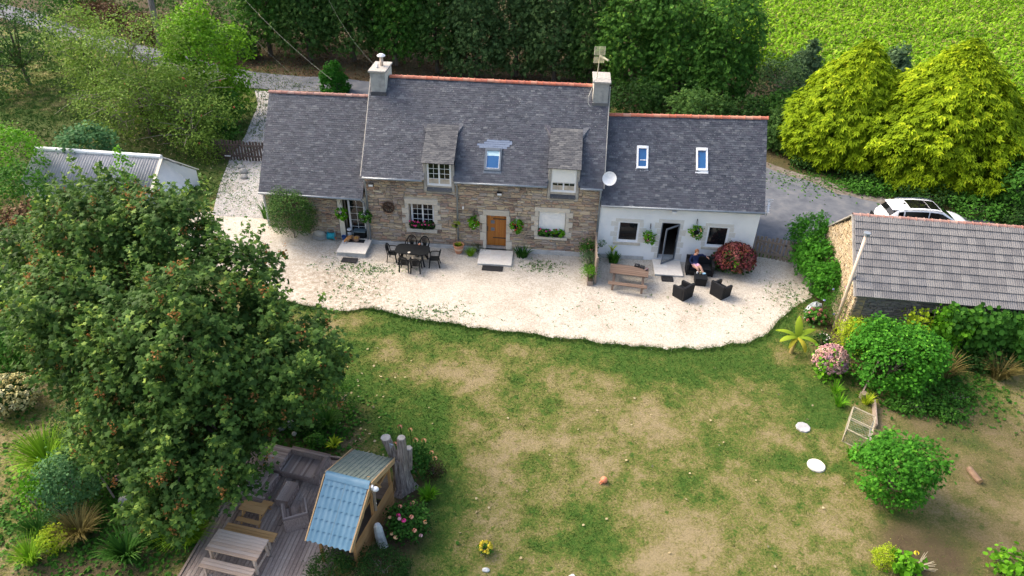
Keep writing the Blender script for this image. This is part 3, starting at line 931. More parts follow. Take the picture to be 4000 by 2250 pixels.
def casement(parent, x0, x1, z0, z1, y, cols=2, rows=4, leaves=2, fm=None, fw=.055, sill=True, bars=.017, glass=None, label=None):
    """a window facing -Y: frame with glazing bars, each pane a sub-part"""
    fm = fm or MT['white_paint']
    glass = glass or MT['glass_dark']
    f = MB()
    f.box(x0, x0 + fw, y, y + .09, z0, z1).box(x1 - fw, x1, y, y + .09, z0, z1)
    f.box(x0 + fw, x1 - fw, y, y + .09, z0, z0 + fw * 1.3).box(x0 + fw, x1 - fw, y, y + .09, z1 - fw, z1)
    panes = []
    a, b = x0 + fw, x1 - fw
    lw = (b - a) / leaves
    st = .036
    for i in range(leaves):
        l0, l1 = a + i * lw, a + (i + 1) * lw
        zb, zt = z0 + fw * 1.3, z1 - fw
        f.box(l0 + .002, l0 + st, y + .018, y + .07, zb + .002, zt - .002).box(l1 - st, l1 - .002, y + .018, y + .07, zb + .002, zt - .002)
        f.box(l0 + st, l1 - st, y + .018, y + .07, zb + .002, zb + st).box(l0 + st, l1 - st, y + .018, y + .07, zt - st, zt - .002)
        p0, p1, q0, q1 = l0 + st, l1 - st, zb + st, zt - st
        pw, ph = (p1 - p0) / cols, (q1 - q0) / rows
        for c in range(1, cols): f.box(p0 + c * pw - bars / 2, p0 + c * pw + bars / 2, y + .03, y + .06, q0, q1)
        for r in range(1, rows): f.box(p0, p1, y + .028, y + .058, q0 + r * ph - bars / 2, q0 + r * ph + bars / 2)
        for c in range(cols):
            for r in range(rows):
                panes.append((p0 + c * pw, p0 + (c + 1) * pw, q0 + r * ph, q0 + (r + 1) * ph))
    w = f.build('window', fm, parent)
    if label: w["label"] = label
    for p in panes:
        MB().box(p[0], p[1], y + .046, y + .052, p[2], p[3]).build('pane', glass, w)
    return w

def ridge_tiles(a, b, n, parent, m, r=.13):
    a, b = Vector(a), Vector(b)
    d = (b - a)
    L = d.length / n
    u = d.normalized()
    side = Vector((0, 0, 1)).cross(u).normalized()
    up = u.cross(side)
    v, f = [], []
    k = 7
    prof = [(-.5, 1.0), (.36, .94), (.37, 1.14), (.5, 1.14)]
    for x, q in prof:
        for i in range(k):
            t = math.pi * i / (k - 1)
            v.append((x, math.cos(t) * q, math.sin(t) * q * .95 - .02))
    for s in range(len(prof) - 1):
        for i in range(k - 1):
            f.append((s * k + i, s * k + i + 1, (s + 1) * k + i + 1, (s + 1) * k + i))
    f.append(tuple(range((len(prof) - 1) * k, len(prof) * k)))
    me = bpy.data.meshes.new('ridge_tile')
    me.from_pydata(v, [], f)
    me.materials.append(m)
    rnd = random.Random(n)
    off = wloc(parent)
    for i in range(n):
        o = bpy.data.objects.new('ridge_tile', me)
        COL.objects.link(o)
        o.parent = parent
        p = a + u * L * (i + .5) + up * (-.03 + rnd.uniform(-.006, .006)) - off
        o.matrix_basis = frame3(p, u, side, up, (L, r, r)) @ Matrix.Rotation(rnd.uniform(-.02, .02), 4, 'Z')

def slab(mb, q, th=.07):
    """thick sloping sheet: corners eaveL eaveR ridgeL ridgeR, top face through them"""
    u, w, n = roof_axes(q)
    eL, eR, rL, rR = (Vector(p) for p in q)
    mb.hexa([eL - n * th, eR - n * th, rR - n * th, rL - n * th, eL, eR, rR, rL])

def lerpq(q, s0, s1, t0, t1):
    eL, eR, rL, rR = (Vector(p) for p in q)
    def P(s, t): return eL.lerp(eR, s).lerp(rL.lerp(rR, s), t)
    return [P(s0, t0), P(s1, t0), P(s0, t1), P(s1, t1)]

def hz_gutter(parent, a, b, r=.055):
    MB().tube([a, b], r, 8).build('gutter', MT['zinc'], parent, smooth=True)
def downpipe(parent, pts, r=.045):
    MB().tube(pts, r, 8).build('downpipe', MT['zinc'], parent, smooth=True)

def surround(parent, x0, x1, z0, z1, lintel_h=.28, over=.2, quoin=True, y=0.0, sill=None, seed=1, nq=4, pm=None):
    pm = pm or PM['ashlar']
    """granite blocks round an opening: lintel, alternating quoins, sill"""
    rnd = random.Random(seed)
    X = [frame3(Vector(((x0 + x1) / 2 + rnd.uniform(-.02, .02), y + .012, z1 + lintel_h / 2)), Vector((1, 0, 0)), Vector((0, 1, 0)), Vector((0, 0, 1)), (x1 - x0 + over * 2, .13, lintel_h))]
    place('lintel', pm, X, parent)
    boxes = [(x0 - over, x1 + over, z1, z1 + lintel_h)]
    Xq = []
    if quoin:
        h = (z1 - z0) / nq
        for s in (-1, 1):
            for i in range(nq):
                w = .34 if (i + (s > 0)) % 2 else .19
                w += rnd.uniform(-.03, .03)
                hh = h * rnd.uniform(.93, .99)
                a, b = (x0 - w, x0) if s < 0 else (x1, x1 + w)
                Xq.append(frame3(Vector(((a + b) / 2, y + .016 + rnd.uniform(0, .008), z0 + h * (i + .5))), Vector((1, 0, 0)), Vector((0, 1, 0)), Vector((0, 0, 1)), (b - a - .01, .12, hh)))
                boxes.append((a, b, z0 + h * i, z0 + h * (i + 1)))
        place('quoin_stone', pm, Xq, parent)
    if sill:
        MB().box(x0 - .16, x1 + .14, y - .10, y + .2, z0 - sill, z0 - .004).build('sill', MT['granite'], parent, bevel=.012)
        boxes.append((x0 - .16, x1 + .14, z0 - sill, z0))
    return boxes

# ================================================================== the three joined buildings
farm = thing('farmhouse', 'tall stone farmhouse in the middle of the row, with two dormers and two chimneys', 'house', (0, 0, 0))
MQ = [(-.06, -.25, 3.86), (11.53, -.25, 3.94), (-.1, 3.3, 7.6), (11.57, 3.3, 7.65)]
MBK = [(11.57, 6.9, 3.9), (-.1, 6.9, 3.9), (11.57, 3.3, 7.65), (-.1, 3.3, 7.6)]
D1, D2 = (2.9, 4.46), (8.88, 10.43)
H_win1 = (2.1, 3.36, 1.06, 2.43)
H_win2 = (8.55, 9.88, 1.04, 2.42)
H_door = (5.97, 6.96, .12, 2.04)
holes = [H_win1, H_win2, H_door]
w = MB()
wall_with_holes(w, 0, 11.5, -.1, 3.84, .03, .5, holes)
w.build('wall', MT['mortar'], farm)
w = MB().box(.0, 11.5, 6.3, 6.75, -.1, 3.9)
for gx in (0.0, 11.1):
    w.hexa([(gx, .5, -.1), (gx + .4, .5, -.1), (gx + .4, 6.3, -.1), (gx, 6.3, -.1), (gx, .5, 3.85), (gx + .4, .5, 3.85), (gx + .4, 6.3, 3.85), (gx, 6.3, 3.85)])
    w.raw([(gx, .1, 3.86), (gx + .4, .1, 3.86), (gx + .4, 6.6, 3.86), (gx, 6.6, 3.86), (gx, 3.3, 7.45), (gx + .4, 3.3, 7.45)], [(0, 3, 4), (1, 5, 2), (0, 4, 5, 1), (3, 2, 5, 4), (0, 1, 2, 3)])
w.build('gable_wall', MT['mortar_grey'], farm)
bx = []
bx += surround(farm, *H_win1, lintel_h=.27, over=.2, sill=.2, seed=2, nq=5)
bx += surround(farm, *H_win2, lintel_h=.22, over=.2, sill=.15, seed=3, nq=5)
bx += surround(farm, *H_door, lintel_h=.30, over=.16, seed=4, nq=4)
dorm_fr = [(2.92, 4.44, 3.18, 3.9), (8.9, 10.41, 3.24, 3.9)]
lay_stones(.02, 11.48, .24, 3.82, bx + holes + dorm_fr, farm, PM['stone'], seed=8, stuff='rubble_stones')
MB().box(-.02, 5.55, -.07, .06, -.1, .2).box(7.4, 11.52, -.09, .06, -.1, .26).build('plinth', MT['plinth'], farm, bevel=.015)
# roof
rf = MB()
cuts = [(0, (D1[0] + .06 - MQ[0][0]) / 11.6, 0), ((D1[0] + .06 + .06) / 11.6, (D1[1] - .06 + .06) / 11.6, .2), ((D1[1] - .06 + .06) / 11.6, (D2[0] + .12) / 11.6, 0), ((D2[0] + .12) / 11.6, (D2[1]) / 11.6, .2), ((D2[1]) / 11.6, 1, 0)]
for s0, s1, t0 in cuts: slab(rf, lerpq(MQ, s0, s1, t0, 1))
slab(rf, MBK)
rf.build('roof', MT['slate'], farm)
def in_dormer(p):
    return any(a + .02 < p.x < b - .02 and p.y < 1.45 for a, b in (D1, D2))
def patch(p): return 5.5 < p.x < 7.05 and .98 < p.y < 1.27 and not (p.x < 5.75 and p.y > 1.13) and not (p.x > 6.8 and p.y < 1.06)
lay_slates(MQ, farm, PM['slate'], skip=lambda p: in_dormer(p) or patch(p))
lay_slates(MQ, farm, PM['slate_new'], width=.22, skip=lambda p: not patch(p), name='slate', stuff='new_slates')
for o in farm.children:
    if o.name.startswith('slate') and o.data.materials[0] == MT['slate_new']: o["label"] = "pale blue-grey new slate above the skylight"
ridge_tiles((.82, 3.3, 7.63), (10.78, 3.3, 7.66), 33, farm, MT['ridge'], .125)
MB().tube([(-.09, -.24, 3.86), (-.09, 1.5, 5.7), (-.12, 3.28, 7.6)], .035, 6).tube([(11.56, -.24, 3.93), (11.6, 3.28, 7.65)], .035, 6).build('verge', MT['granite_grey'], farm)
hz_gutter(farm, (.0, -.31, 3.82), (2.9, -.31, 3.83)); hz_gutter(farm, (4.46, -.31, 3.84), (8.88, -.31, 3.87)); hz_gutter(farm, (10.44, -.31, 3.88), (11.5, -.31, 3.89))
downpipe(farm, [(4.52, -.3, 3.8), (4.55, -.09, 3.55), (4.55, -.09, .05)])
downpipe(farm, [(.05, -.3, 3.78), (.06, -.1, 3.5), (.06, -.1, .05)])
downpipe(farm, [(11.42, -.3, 3.84), (11.45, -.1, 3.5), (11.45, -.1, .05)])
# chimneys
for cx, seed in ((.38, 1), (11.16, 2)):
    a, b = cx - .36, cx + .36
    c = MB().box(a, b, 2.62, 4.05, 6.6, 8.0)
    ch = c.build('chimney', MT['cement'], farm, bevel=.01)
    MB().box(a - .07, b + .07, 2.55, 4.12, 8.0, 8.09).build('chimney_cap', MT['granite_grey'], ch, bevel=.012)
    q = MB()
    if seed == 1: q.box(b + .001, b + .012, 2.64, 4.03, 7.2, 7.99)
    else: q.box(a - .012, a - .001, 2.64, 4.03, 7.2, 7.99)
    q.build('cream_render', MT['cement_cream'], ch)
    MB().box(a - .03, b + .03, 2.56, 2.63, 6.85, 7.06).build('flashing', MT['slate_lichen'], ch)
    if seed == 1:
        MB().tube([(cx + .05, 3.45, 8.08), (cx + .05, 3.45, 8.5)], .085, 12).build('flue', MT['cream_pipe'], ch, smooth=True)
        MB().lathe([(.02, .0), (.20, .02), (.21, .06), (.10, .14), (.01, .16)], 10, (cx + .05, 3.45, 8.52)).build('flue_cowl', MT['white_plastic'], ch)
        MB().rbox((cx - .18, 3.35, 8.13), (.05, .62, .05), Matrix.Rotation(.25, 3, 'Z')).build('offcut', MT['white_plastic'], ch)
# dormers
for (a, b), zt, ze, k in ((D1, 5.92, 4.79, 0), (D2, 6.0, 4.87, 1)):
    q = [(a, -.32, ze), (b, -.32, ze), (a, 1.68, zt), (b, 1.68, zt)]
    m = MB()
    slab(m, q, .06)
    for x0 in (a + .03, b - .08):       # cheeks
        m.raw([(x0, -.03, 3.9), (x0 + .05, -.03, 3.9), (x0, -.03, ze + .09), (x0 + .05, -.03, ze + .09), (x0, 1.6, zt - .08), (x0 + .05, 1.6, zt - .08)],
              [(0, 1, 3, 2), (2, 3, 5, 4), (0, 2, 4), (1, 5, 3), (0, 4, 5, 1)])
    dm = m.build('dormer', MT['slate'], farm)
    lay_slates(q, dm, PM['slate_lichen'], limit=300, rnd=random.Random(20 + k))
    for x0, sgn in ((a, -1), (b, 1)):   # valley wings at the top
        MB().raw([(x0, 1.35, zt - .16), (x0 + sgn * .34, 1.85, zt + .16), (x0, 1.80, zt + .12), (x0 + sgn * .02, 1.3, zt - .26)], [(0, 1, 2), (0, 3, 1)]).build('valley_wing', MT['slate'], dm)
    fr = MB().box(a + .03, a + .17, -.06, .2, 3.2, ze - .01).box(b - .17, b - .03, -.06, .2, 3.2, ze - .01)
    fr.build('jamb', MT['granite_grey'], dm, bevel=.01)
    MB().hexa([(a + .17, -.12, 3.2), (b - .17, -.12, 3.2), (b - .17, .2, 3.2), (a + .17, .2, 3.2), (a + .17, -.10, 3.30), (b - .17, -.10, 3.30), (b - .17, .2, 3.46), (a + .17, .2, 3.46)]).build('dormer_sill', MT['slate_lichen'], dm)
    MB().box(a + .17, b - .17, .2, .35, 3.2, ze).build('back_board', MT['granite_grey'], dm)
casement(farm, D1[0] + .19, D1[1] - .19, 3.47, 4.7, .0)
w2 = casement(farm, D2[0] + .17, D2[1] - .17, 3.5, 4.78, .0, cols=2, rows=3)
MB().box(D2[0] + .2, D2[1] - .2, -.035, -.005, 4.02, 4.76).build('roller_shutter', MT['shutter_white'], w2, bevel=.01)
# skylight
def skylight(parent, q4, fmat, blind=0, bar=0):
    eL, eR, rL, rR = (Vector(p) for p in q4)
    u, wv, n = roof_axes(q4)
    W, H = (eR - eL).length, (rL - eL).length
    def P(x, y, z): return eL + u * x + wv * y + n * z
    def bxx(mb, x0, x1, y0, y1, z0, z1): mb.hexa([P(x0, y0, z0), P(x1, y0, z0), P(x1, y1, z0), P(x0, y1, z0), P(x0, y0, z1), P(x1, y0, z1), P(x1, y1, z1), P(x0, y1, z1)])
    f = MB()
    t = .085
    bxx(f, 0, t, 0, H, 0, .10); bxx(f, W - t, W, 0, H, 0, .10); bxx(f, t, W - t, 0, t * 1.2, 0, .095); bxx(f, t, W - t, H - t * 1.6, H, 0, .12)
    sk = f.build('skylight', fmat, parent)
    g = MB(); bxx(g, t, W - t, t * 1.2, H - t * 1.6, .045, .06); g.build('pane', MT['sky_glass'], sk)
    if blind:
        g = MB(); bxx(g, t, W - t, H * .66, H - t * 1.6, .062, .066); g.build('blind', MT['blind'], sk)
        g = MB()
        bxx(g, t, W - t, t * 1.2, t * 1.2 + .02, .06, .085); bxx(g, t, t + .02, t * 1.2 + .02, H - t * 1.6, .06, .085); bxx(g, W - t - .02, W - t, t * 1.2 + .02, H - t * 1.6, .06, .085)
        g.build('inner_frame', MT['white_paint'], sk)
    if bar:
        g = MB(); bxx(g, t + .08, W - t, H * .36, H * .36 + .035, .06, .08); g.build('handle_bar', MT['white_paint'], sk)
    g = MB(); bxx(g, -.03, W + .03, -.14, 0, .03, .05); g.build('apron', fmat, sk)
skylight(farm, [(5.83, .17, 4.33), (6.62, .17, 4.34), (5.81, .93, 5.14), (6.6, .93, 5.15)], MT['grey_metal'], blind=1)
# openings
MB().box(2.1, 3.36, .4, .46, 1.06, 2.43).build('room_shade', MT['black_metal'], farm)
casement(farm, 2.16, 3.33, 1.06, 2.40, .22)
w2 = casement(farm, 8.6, 9.84, 1.04, 2.40, .16)
sh = MB()
for i in range(30): sh.box(8.57, 9.86, .08, .10, 1.10 + i * .0436, 1.10 + i * .0436 + .040)
sh.box(8.57, 9.86, .10, .12, 1.08, 2.42)
sh.build('roller_shutter', MT['shutter_white'], w2)
dr = MB().box(5.98, 6.95, .30, .345, .16, 2.04).build('door', MT['oak'], farm)
place('door_board', piece_meshes('plank', MT['oak'], 2), [frame3(Vector((6.04 + i * .1075, .285, 1.10)), Vector((0, 0, 1)), Vector((1, 0, 0)), Vector((0, -1, 0)), (1.86, .10, .03)) for i in range(9)], dr)
for z in (.62, 1.70): MB().box(6.28, 6.95, .255, .268, z - .025, z + .025).build('hinge', MT['black_metal'], dr)
for z in (1.93, 1.52, 1.11): MB().box(6.17, 6.36, .258, .268, z - .09, z + .09).build('pane', MT['grey_metal'], dr)
MB().box(6.0, 6.035, .245, .268, .98, 1.26).build('handle', MT['black_metal'], dr)
MB().box(5.94, 6.99, .03, .34, .0, .15).build('threshold', MT['granite_grey'], farm)

# ------------------------------------------------------------------ left wing
lw = thing('stone_wing', 'low stone wing at the left end of the farmhouse under a plain slate roof', 'house', (-5.2, 0, 0))
LQ = [(-5.3, -.25, 2.72), (-.1, -.25, 2.67), (-5.32, 3.1, 6.6), (-.1, 3.1, 6.63)]
LB = [(-.1, 6.45, 2.7), (-5.3, 6.45, 2.7), (-.1, 3.1, 6.63), (-5.32, 3.1, 6.6)]
H_ld = (-1.24, -.12, .24, 2.42)
w = MB()
wall_with_holes(w, -5.2, -.02, -.1, 2.64, .03, .48, [H_ld])
w.build('wall', MT['mortar'], lw)
w = MB().box(-5.2, -4.8, .48, 6.2, -.1, 2.6).box(-4.8, -.02, 5.8, 6.2, -.1, 2.6)
w.raw([(-5.2, .1, 2.6), (-4.8, .1, 2.6), (-4.8, 6.1, 2.6), (-5.2, 6.1, 2.6), (-5.2, 3.1, 6.45), (-4.8, 3.1, 6.45)], [(0, 3, 4), (1, 5, 2), (0, 4, 5, 1), (3, 2, 5, 4), (0, 1, 2, 3)])
w.build('gable_wall', MT['mortar_grey'], lw)
MB().box(-5.24, -5.14, -.03, .4, .3, 2.6).build('corner_render', MT['plinth'], lw)
lay_stones(-5.13, -.04, .1, 2.6, [(-1.5, -.02, .0, 2.6)], lw, PM['stone'], seed=14, stuff='rubble_stones', bot=lambda x: hz(x, 0))
fr = MB().box(-1.5, -1.24, -.012, .3, .1, 2.6).box(-.12, -.02, -.012, .3, .1, 2.6).box(-1.24, -.12, -.012, .3, 2.42, 2.6)
fr.build('door_surround', MT['cement_cream'], lw, bevel=.01)
rf = MB(); slab(rf, LQ); slab(rf, LB); rf.build('roof', MT['slate'], lw)
lay_slates(LQ, lw, PM['slate'], rnd=random.Random(31))
ridge_tiles((-5.34, 3.1, 6.62), (-.12, 3.1, 6.65), 16, lw, MT['ridge_old'], .115)
hz_gutter(lw, (-5.3, -.31, 2.68), (-.15, -.31, 2.63))
downpipe(lw, [(-.2, -.3, 2.6), (-.07, -.11, 2.35), (-.07, -.11, .2)])
casement(lw, -1.06, -.2, .30, 2.36, .26, cols=2, rows=5, leaves=1, label='glazed kitchen door with white glazing bars')

# ------------------------------------------------------------------ white wing
rw = thing('white_wing', 'white rendered wing at the right end of the farmhouse with two roof windows', 'house', (11.5, 0, 0))
RQ = [(11.5, -.25, 3.1), (19.2, -.25, 3.2), (11.58, 2.85, 6.4), (19.22, 2.85, 6.62)]
RB = [(19.2, 6.0, 3.2), (11.5, 6.0, 3.1), (19.22, 2.85, 6.62), (11.58, 2.85, 6.4)]
H_rw1, H_rw2, H_rd = (12.47, 13.5, .98, 2.12), (16.8, 17.84, 1.0, 2.14), (14.57, 15.45, .14, 2.18)
w = MB()
wall_with_holes(w, 11.52, 19.12, -.1, 3.1, .0, .45, [H_rw1, H_rw2, H_rd])
w.build('wall', MT['render_white'], rw)
w = MB().box(18.72, 19.12, .45, 5.5, -.1, 3.1).box(11.52, 19.12, 5.5, 5.9, -.1, 3.1)
w.raw([(18.72, .05, 3.1), (19.12, .05, 3.1), (19.12, 5.8, 3.1), (18.72, 5.8, 3.1), (18.72, 2.85, 6.4), (19.12, 2.85, 6.4)], [(0, 3, 4), (1, 5, 2), (0, 4, 5, 1), (3, 2, 5, 4), (0, 1, 2, 3)])
w.build('gable_wall', MT['render_white'], rw)
MB().box(11.5, 18.7, .46, 5.5, .0, .1).build('floor', MT['old_wood'], rw)
MB().box(11.56, 13.9, -.05, -.002, -.1, .22).build('plinth', MT['plinth'], rw, bevel=.01)
surround(rw, *H_rw1, lintel_h=.17, over=.16, y=.036, sill=.14, seed=5, nq=4, pm=PM['ashlar_pale'])
surround(rw, *H_rw2, lintel_h=.17, over=.16, y=.036, sill=.14, seed=6, nq=4, pm=PM['ashlar_pale'])
surround(rw, *H_rd, lintel_h=.2, over=.17, y=.036, seed=7, nq=6, pm=PM['ashlar_pale'])
rf = MB(); slab(rf, RQ); slab(rf, RB); rf.build('roof', MT['slate'], rw)
lay_slates(RQ, rw, PM['slate'], rnd=random.Random(41))
ridge_tiles((11.62, 2.85, 6.42), (19.26, 2.85, 6.64), 21, rw, MT['ridge'], .12)
hz_gutter(rw, (11.5, -.31, 3.05), (19.2, -.31, 3.15))
skylight(rw, [(13.09, 1.03, 4.47), (13.64, 1.03, 4.48), (13.07, 1.8, 5.3), (13.62, 1.8, 5.31)], MT['white_paint'], bar=1)
skylight(rw, [(15.92, 1.03, 4.53), (16.47, 1.03, 4.55), (15.9, 1.8, 5.35), (16.45, 1.8, 5.36)], MT['white_paint'])
for h in (H_rw1, H_rw2):
    casement(rw, h[0], h[1], h[2], h[3], .03, cols=1, rows=1, leaves=1, fw=.05)
# open glass door, hinged at the right jamb
ang = R(160 + 0)
hp = Vector((15.43, -.02, .14))
dv = Vector((14.72 - 15.43, -.55, 0)).normalized()
def doorbox(mb, s0, s1, z0, z1, t0=-.02, t1=.02):
    n = Vector((-dv.y, dv.x, 0))
    P = lambda s, t, z: hp + dv * s + n * t + Vector((0, 0, z))
    mb.hexa([P(s0, t0, z0), P(s1, t0, z0), P(s1, t1, z0), P(s0, t1, z0), P(s0, t0, z1), P(s1, t0, z1), P(s1, t1, z1), P(s0, t1, z1)])
g = MB()
doorbox(g, 0, .06, 0.02, 2.02); doorbox(g, .84, .9, .02, 2.02); doorbox(g, .06, .84, .02, .1); doorbox(g, .06, .84, 1.95, 2.02)
gd = g.build('glass_door', MT['grey_metal'], rw)
g = MB(); doorbox(g, .06, .84, .1, 1.95, -.004, .004)
gm, gnt, gb = nt_new('clear_glass')
gb.inputs['Base Color'].default_value = (.6, .65, .68, 1); gb.inputs['Roughness'].default_value = .03; gb.inputs['Transmission Weight'].default_value = 1; gb.inputs['IOR'].default_value = 1.08
g.build('pane', gm, gd)
g = MB(); doorbox(g, .85, .885, .9, 1.9, -.05, -.021); g.build('handle', MT['steel'], gd)
g = MB(); doorbox(g, .0, .04, 1.0, 1.14, -.06, -.021); g.build('hinge', MT['white_plastic'], gd)
MB().box(14.57, 14.63, .08, .16, .14, 2.18).box(15.39, 15.45, .08, .16, .14, 2.18).box(14.63, 15.39, .08, .16, 2.12, 2.18).build('door_frame', MT['grey_metal'], rw)
MB().box(14.5, 15.5, .02, .44, .0, .13).build('threshold', MT['granite_grey'], rw)
# ================================================================== fixtures on the buildings
t = thing('satellite_dish', 'round white satellite dish beside the lower right corner of the tall roof', 'dish', (11.75, -.42, 4.55))
d = MB()
prof = []
tilt = Matrix.Rotation(R(62), 3, 'X')
ns, rs = 20, 7
for i in range(rs + 1):
    r = .33 * i / rs
    for k in range(ns):
        a = 2 * math.pi * k / ns
        d.v.append(tuple(tilt @ Vector((r * math.cos(a), r * math.sin(a), r * r * .55))))
for i in range(rs):
    for k in range(ns):
        d.f.append((i * ns + k, i * ns + (k + 1) % ns, (i + 1) * ns + (k + 1) % ns, (i + 1) * ns + k))
d.build('reflector', MT['white_plastic'], t, local=True, smooth=True)
MB().tube([(0, .02, -.02), (-.02, .12, -.3), (-.16, .14, -.34)], .018, 6).build('mount_arm', MT['steel'], t, local=True)
MB().tube([(0, -.15, -.28), (0, -.34, -.18)], .012, 6).ball((0, -.36, -.16), .04, 8, 5).build('receiver', MT['white_plastic'], t, local=True)

t = thing('tv_antenna', 'cream grid antenna on a bent mast above the right chimney', 'antenna', (10.92, 3.1, 8.09))
MB().tube([(0, 0, 0), (.02, 0, .55), (.05, .02, 1.1)], .02, 6).build('mast', MT['antenna'], t, local=True)
for s in (0, 1):
    m = MB()
    zc = 1.28 if s == 0 else .86
    tl = R(40 if s == 0 else -34)
    for i in range(10):
        q = (i - 4.5) * .045
        y0, z0 = q * math.sin(tl), zc + q * math.cos(tl)
        m.tube([(-.22, y0, z0), (.27, y0 - .02, z0 + .03)], .008, 4)
    for x in (-.22, .02, .27):
        a = -4.6 * .045; b = 4.6 * .045
        m.tube([(x, a * math.sin(tl), zc + a * math.cos(tl) + .03 * (x + .22) / .5), (x, b * math.sin(tl), zc + b * math.cos(tl) + .03 * (x + .22) / .5)], .011, 4)
    m.build('reflector_grid', MT['antenna'], t, local=True)
m = MB().tube([(.04, -.02, 1.08), (.42, -.38, .98)], .025, 6)
for i in range(7):
    p = Vector((.08, -.06, 1.07)).lerp(Vector((.42, -.38, .98)), i / 6)
    m.tube([p + Vector((-.06, -.05, 0)), p + Vector((.06, .05, 0))], .016, 5).tube([p + Vector((0, 0, -.06)), p + Vector((0, 0, .06))], .016, 5)
m.build('boom', MT['antenna'], t, local=True)
MB().tube([(0, -.02, .12), (-.1, -.3, .03), (-.18, -.52, .02), (-.2, -.60, -.25), (-.35, -.66, -.7), (-.34, -.64, -1.0), (-.22, -.63, -1.18)], .012, 5).build('cable', MT['cable_white'], t, local=True)

t = thing('tv_antenna', 'white comb antenna fixed past the right end of the white wing', 'antenna', (19.5, .35, 3.2))
MB().tube([(0, 0, -.5), (0, 0, .35)], .02, 6).tube([(0, 0, -.45), (-.38, .0, -.45)], .018, 5).build('mast', MT['steel'], t, local=True)
m = MB().tube([(0, .1, .3), (-.12, -.45, -.1)], .035, 6)
for i in range(8):
    p = Vector((0, .08, .28)).lerp(Vector((-.12, -.45, -.1)), i / 7)
    m.tube([p + Vector((-.09, 0, 0)), p + Vector((.09, 0, 0))], .016, 5)
m.tube([(-.2, .12, .32), (.2, .12, .32)], .012, 5).tube([(-.18, .14, .2), (.2, .14, .2)], .012, 5)
m.build('boom', MT['white_plastic'], t, local=True)

for x, y, z, lab, col in ((.36, -.14, 3.4, 'small floodlight under the eave by the left downpipe of the tall house', 0), (6.62, -.14, 3.32, 'black framed floodlight hung under the eave above the wooden door', 0), (15.02, -.14, 2.86, 'white security light under the eave above the open glass door', 1)):
    t = thing('floodlight', lab, 'light', (x, y, z), 0, 'wall floodlights')
    mm = MT['white_plastic'] if col else MT['black_metal']
    MB().hexa([(-.13, -.09, -.08), (.13, -.09, -.08), (.13, .02, -.09), (-.13, .02, -.09), (-.13, -.10, .06), (.13, -.10, .06), (.13, .02, .09), (-.13, .02, .09)]).build('housing', mm, t, local=True, bevel=.01)
    MB().hexa([(-.105, -.104, -.055), (.105, -.104, -.055), (.105, -.092, -.055), (-.105, -.092, -.055), (-.105, -.112, .045), (.105, -.112, .045), (.105, -.10, .045), (-.105, -.10, .045)]).build('lens', MT['white_plastic'], t, local=True)
    MB().box(-.02, .02, .02, .15, -.02, .03).tube([(-.05, .1, .06), (-.05, .12, .34)], .01, 5).build('bracket', mm, t, local=True)
t = tag(MB().box(4.78, 4.87, -.09, -.045, 2.36, 2.47).ball((4.825, -.08, 2.33), .03, 8, 5).build('outdoor_sensor', MT['white_plastic']), 'small white sensor on the stone wall right of the middle downpipe', 'sensor')
t = tag(MB().box(6.0, 6.0, 0, 0, 0, 0).build('x', None)); bpy.data.objects.remove(t)

t = thing('cart_wheel', 'dark wooden cart wheel hung on the stone wall as decoration', 'wheel', (1.1, -.09, 2.18))
m = MB()
for k in range(24):
    a0, a1 = 2 * math.pi * k / 24, 2 * math.pi * (k + 1) / 24
    P = lambda a, r, y: (r * math.cos(a), y, r * math.sin(a))
    m.hexa([P(a0, .235, .03), P(a1, .235, .03), P(a1, .31, .03), P(a0, .31, .03), P(a0, .235, -.03), P(a1, .235, -.03), P(a1, .31, -.03), P(a0, .31, -.03)])
MT['dark_wheel'] = mat('dark_wheel_wood', [(.035, .02, .013), (.07, .042, .03)], 8, .8, .3)
m.build('rim', MT['dark_wheel'], t, local=True)
MB().tube([(0, -.07, 0), (0, .05, 0)], .065, 10).build('hub', MT['dark_wheel'], t, local=True)
for k in range(10):
    a = 2 * math.pi * k / 10
    MB().bar((.05 * math.cos(a), 0, .05 * math.sin(a)), (.24 * math.cos(a), 0, .24 * math.sin(a)), .028, .028, (0, 1, 0)).build('spoke', MT['dark_wheel'], t, local=True)

# ---------------- flowers
FL = {}
for k, c in dict(pink=(.75, .06, .26), red=(.55, .02, .03), white=(.80, .78, .76), lilac=(.62, .38, .62), salmon=(.80, .36, .24), peach=(.80, .48, .26), yellow=(.75, .62, .06), magenta=(.66, .02, .34), pale=(.72, .42, .44), blue=(.34, .38, .66)).items():
    FL[k] = plain('petal_' + k, c, .6, .2, var=.2, scale=30)
def blossom_mesh(m, r, n=14, seed=1, sq=.8, name='blossom'):
    rng = np.random.default_rng(seed)
    d = nrm(rng.normal(size=(n, 3)))
    d[:, 2] = np.abs(d[:, 2]) * 1.2 - .25
    d = nrm(d)
    C = d * r * .55 * np.array([1, 1, sq])
    D = nrm(np.cross(d, rng.normal(size=d.shape)))
    me = leaf_mesh(name, C - D * r * .3, d, D, np.full(n, r * .85), T_ROUND, rng.random(n), m)
    return me
BLO = {k: [blossom_mesh(v, .05, 12, s) for s in (1, 2)] for k, v in FL.items()}
def put(name, me, parent, loc, s=1.0, rz=0.0):
    o = bpy.data.objects.new(name, me)
    COL.objects.link(o)
    o.parent = parent
    o.location = loc
    o.scale = (s, s, s)
    o.rotation_euler = (0, 0, rz)
    return o

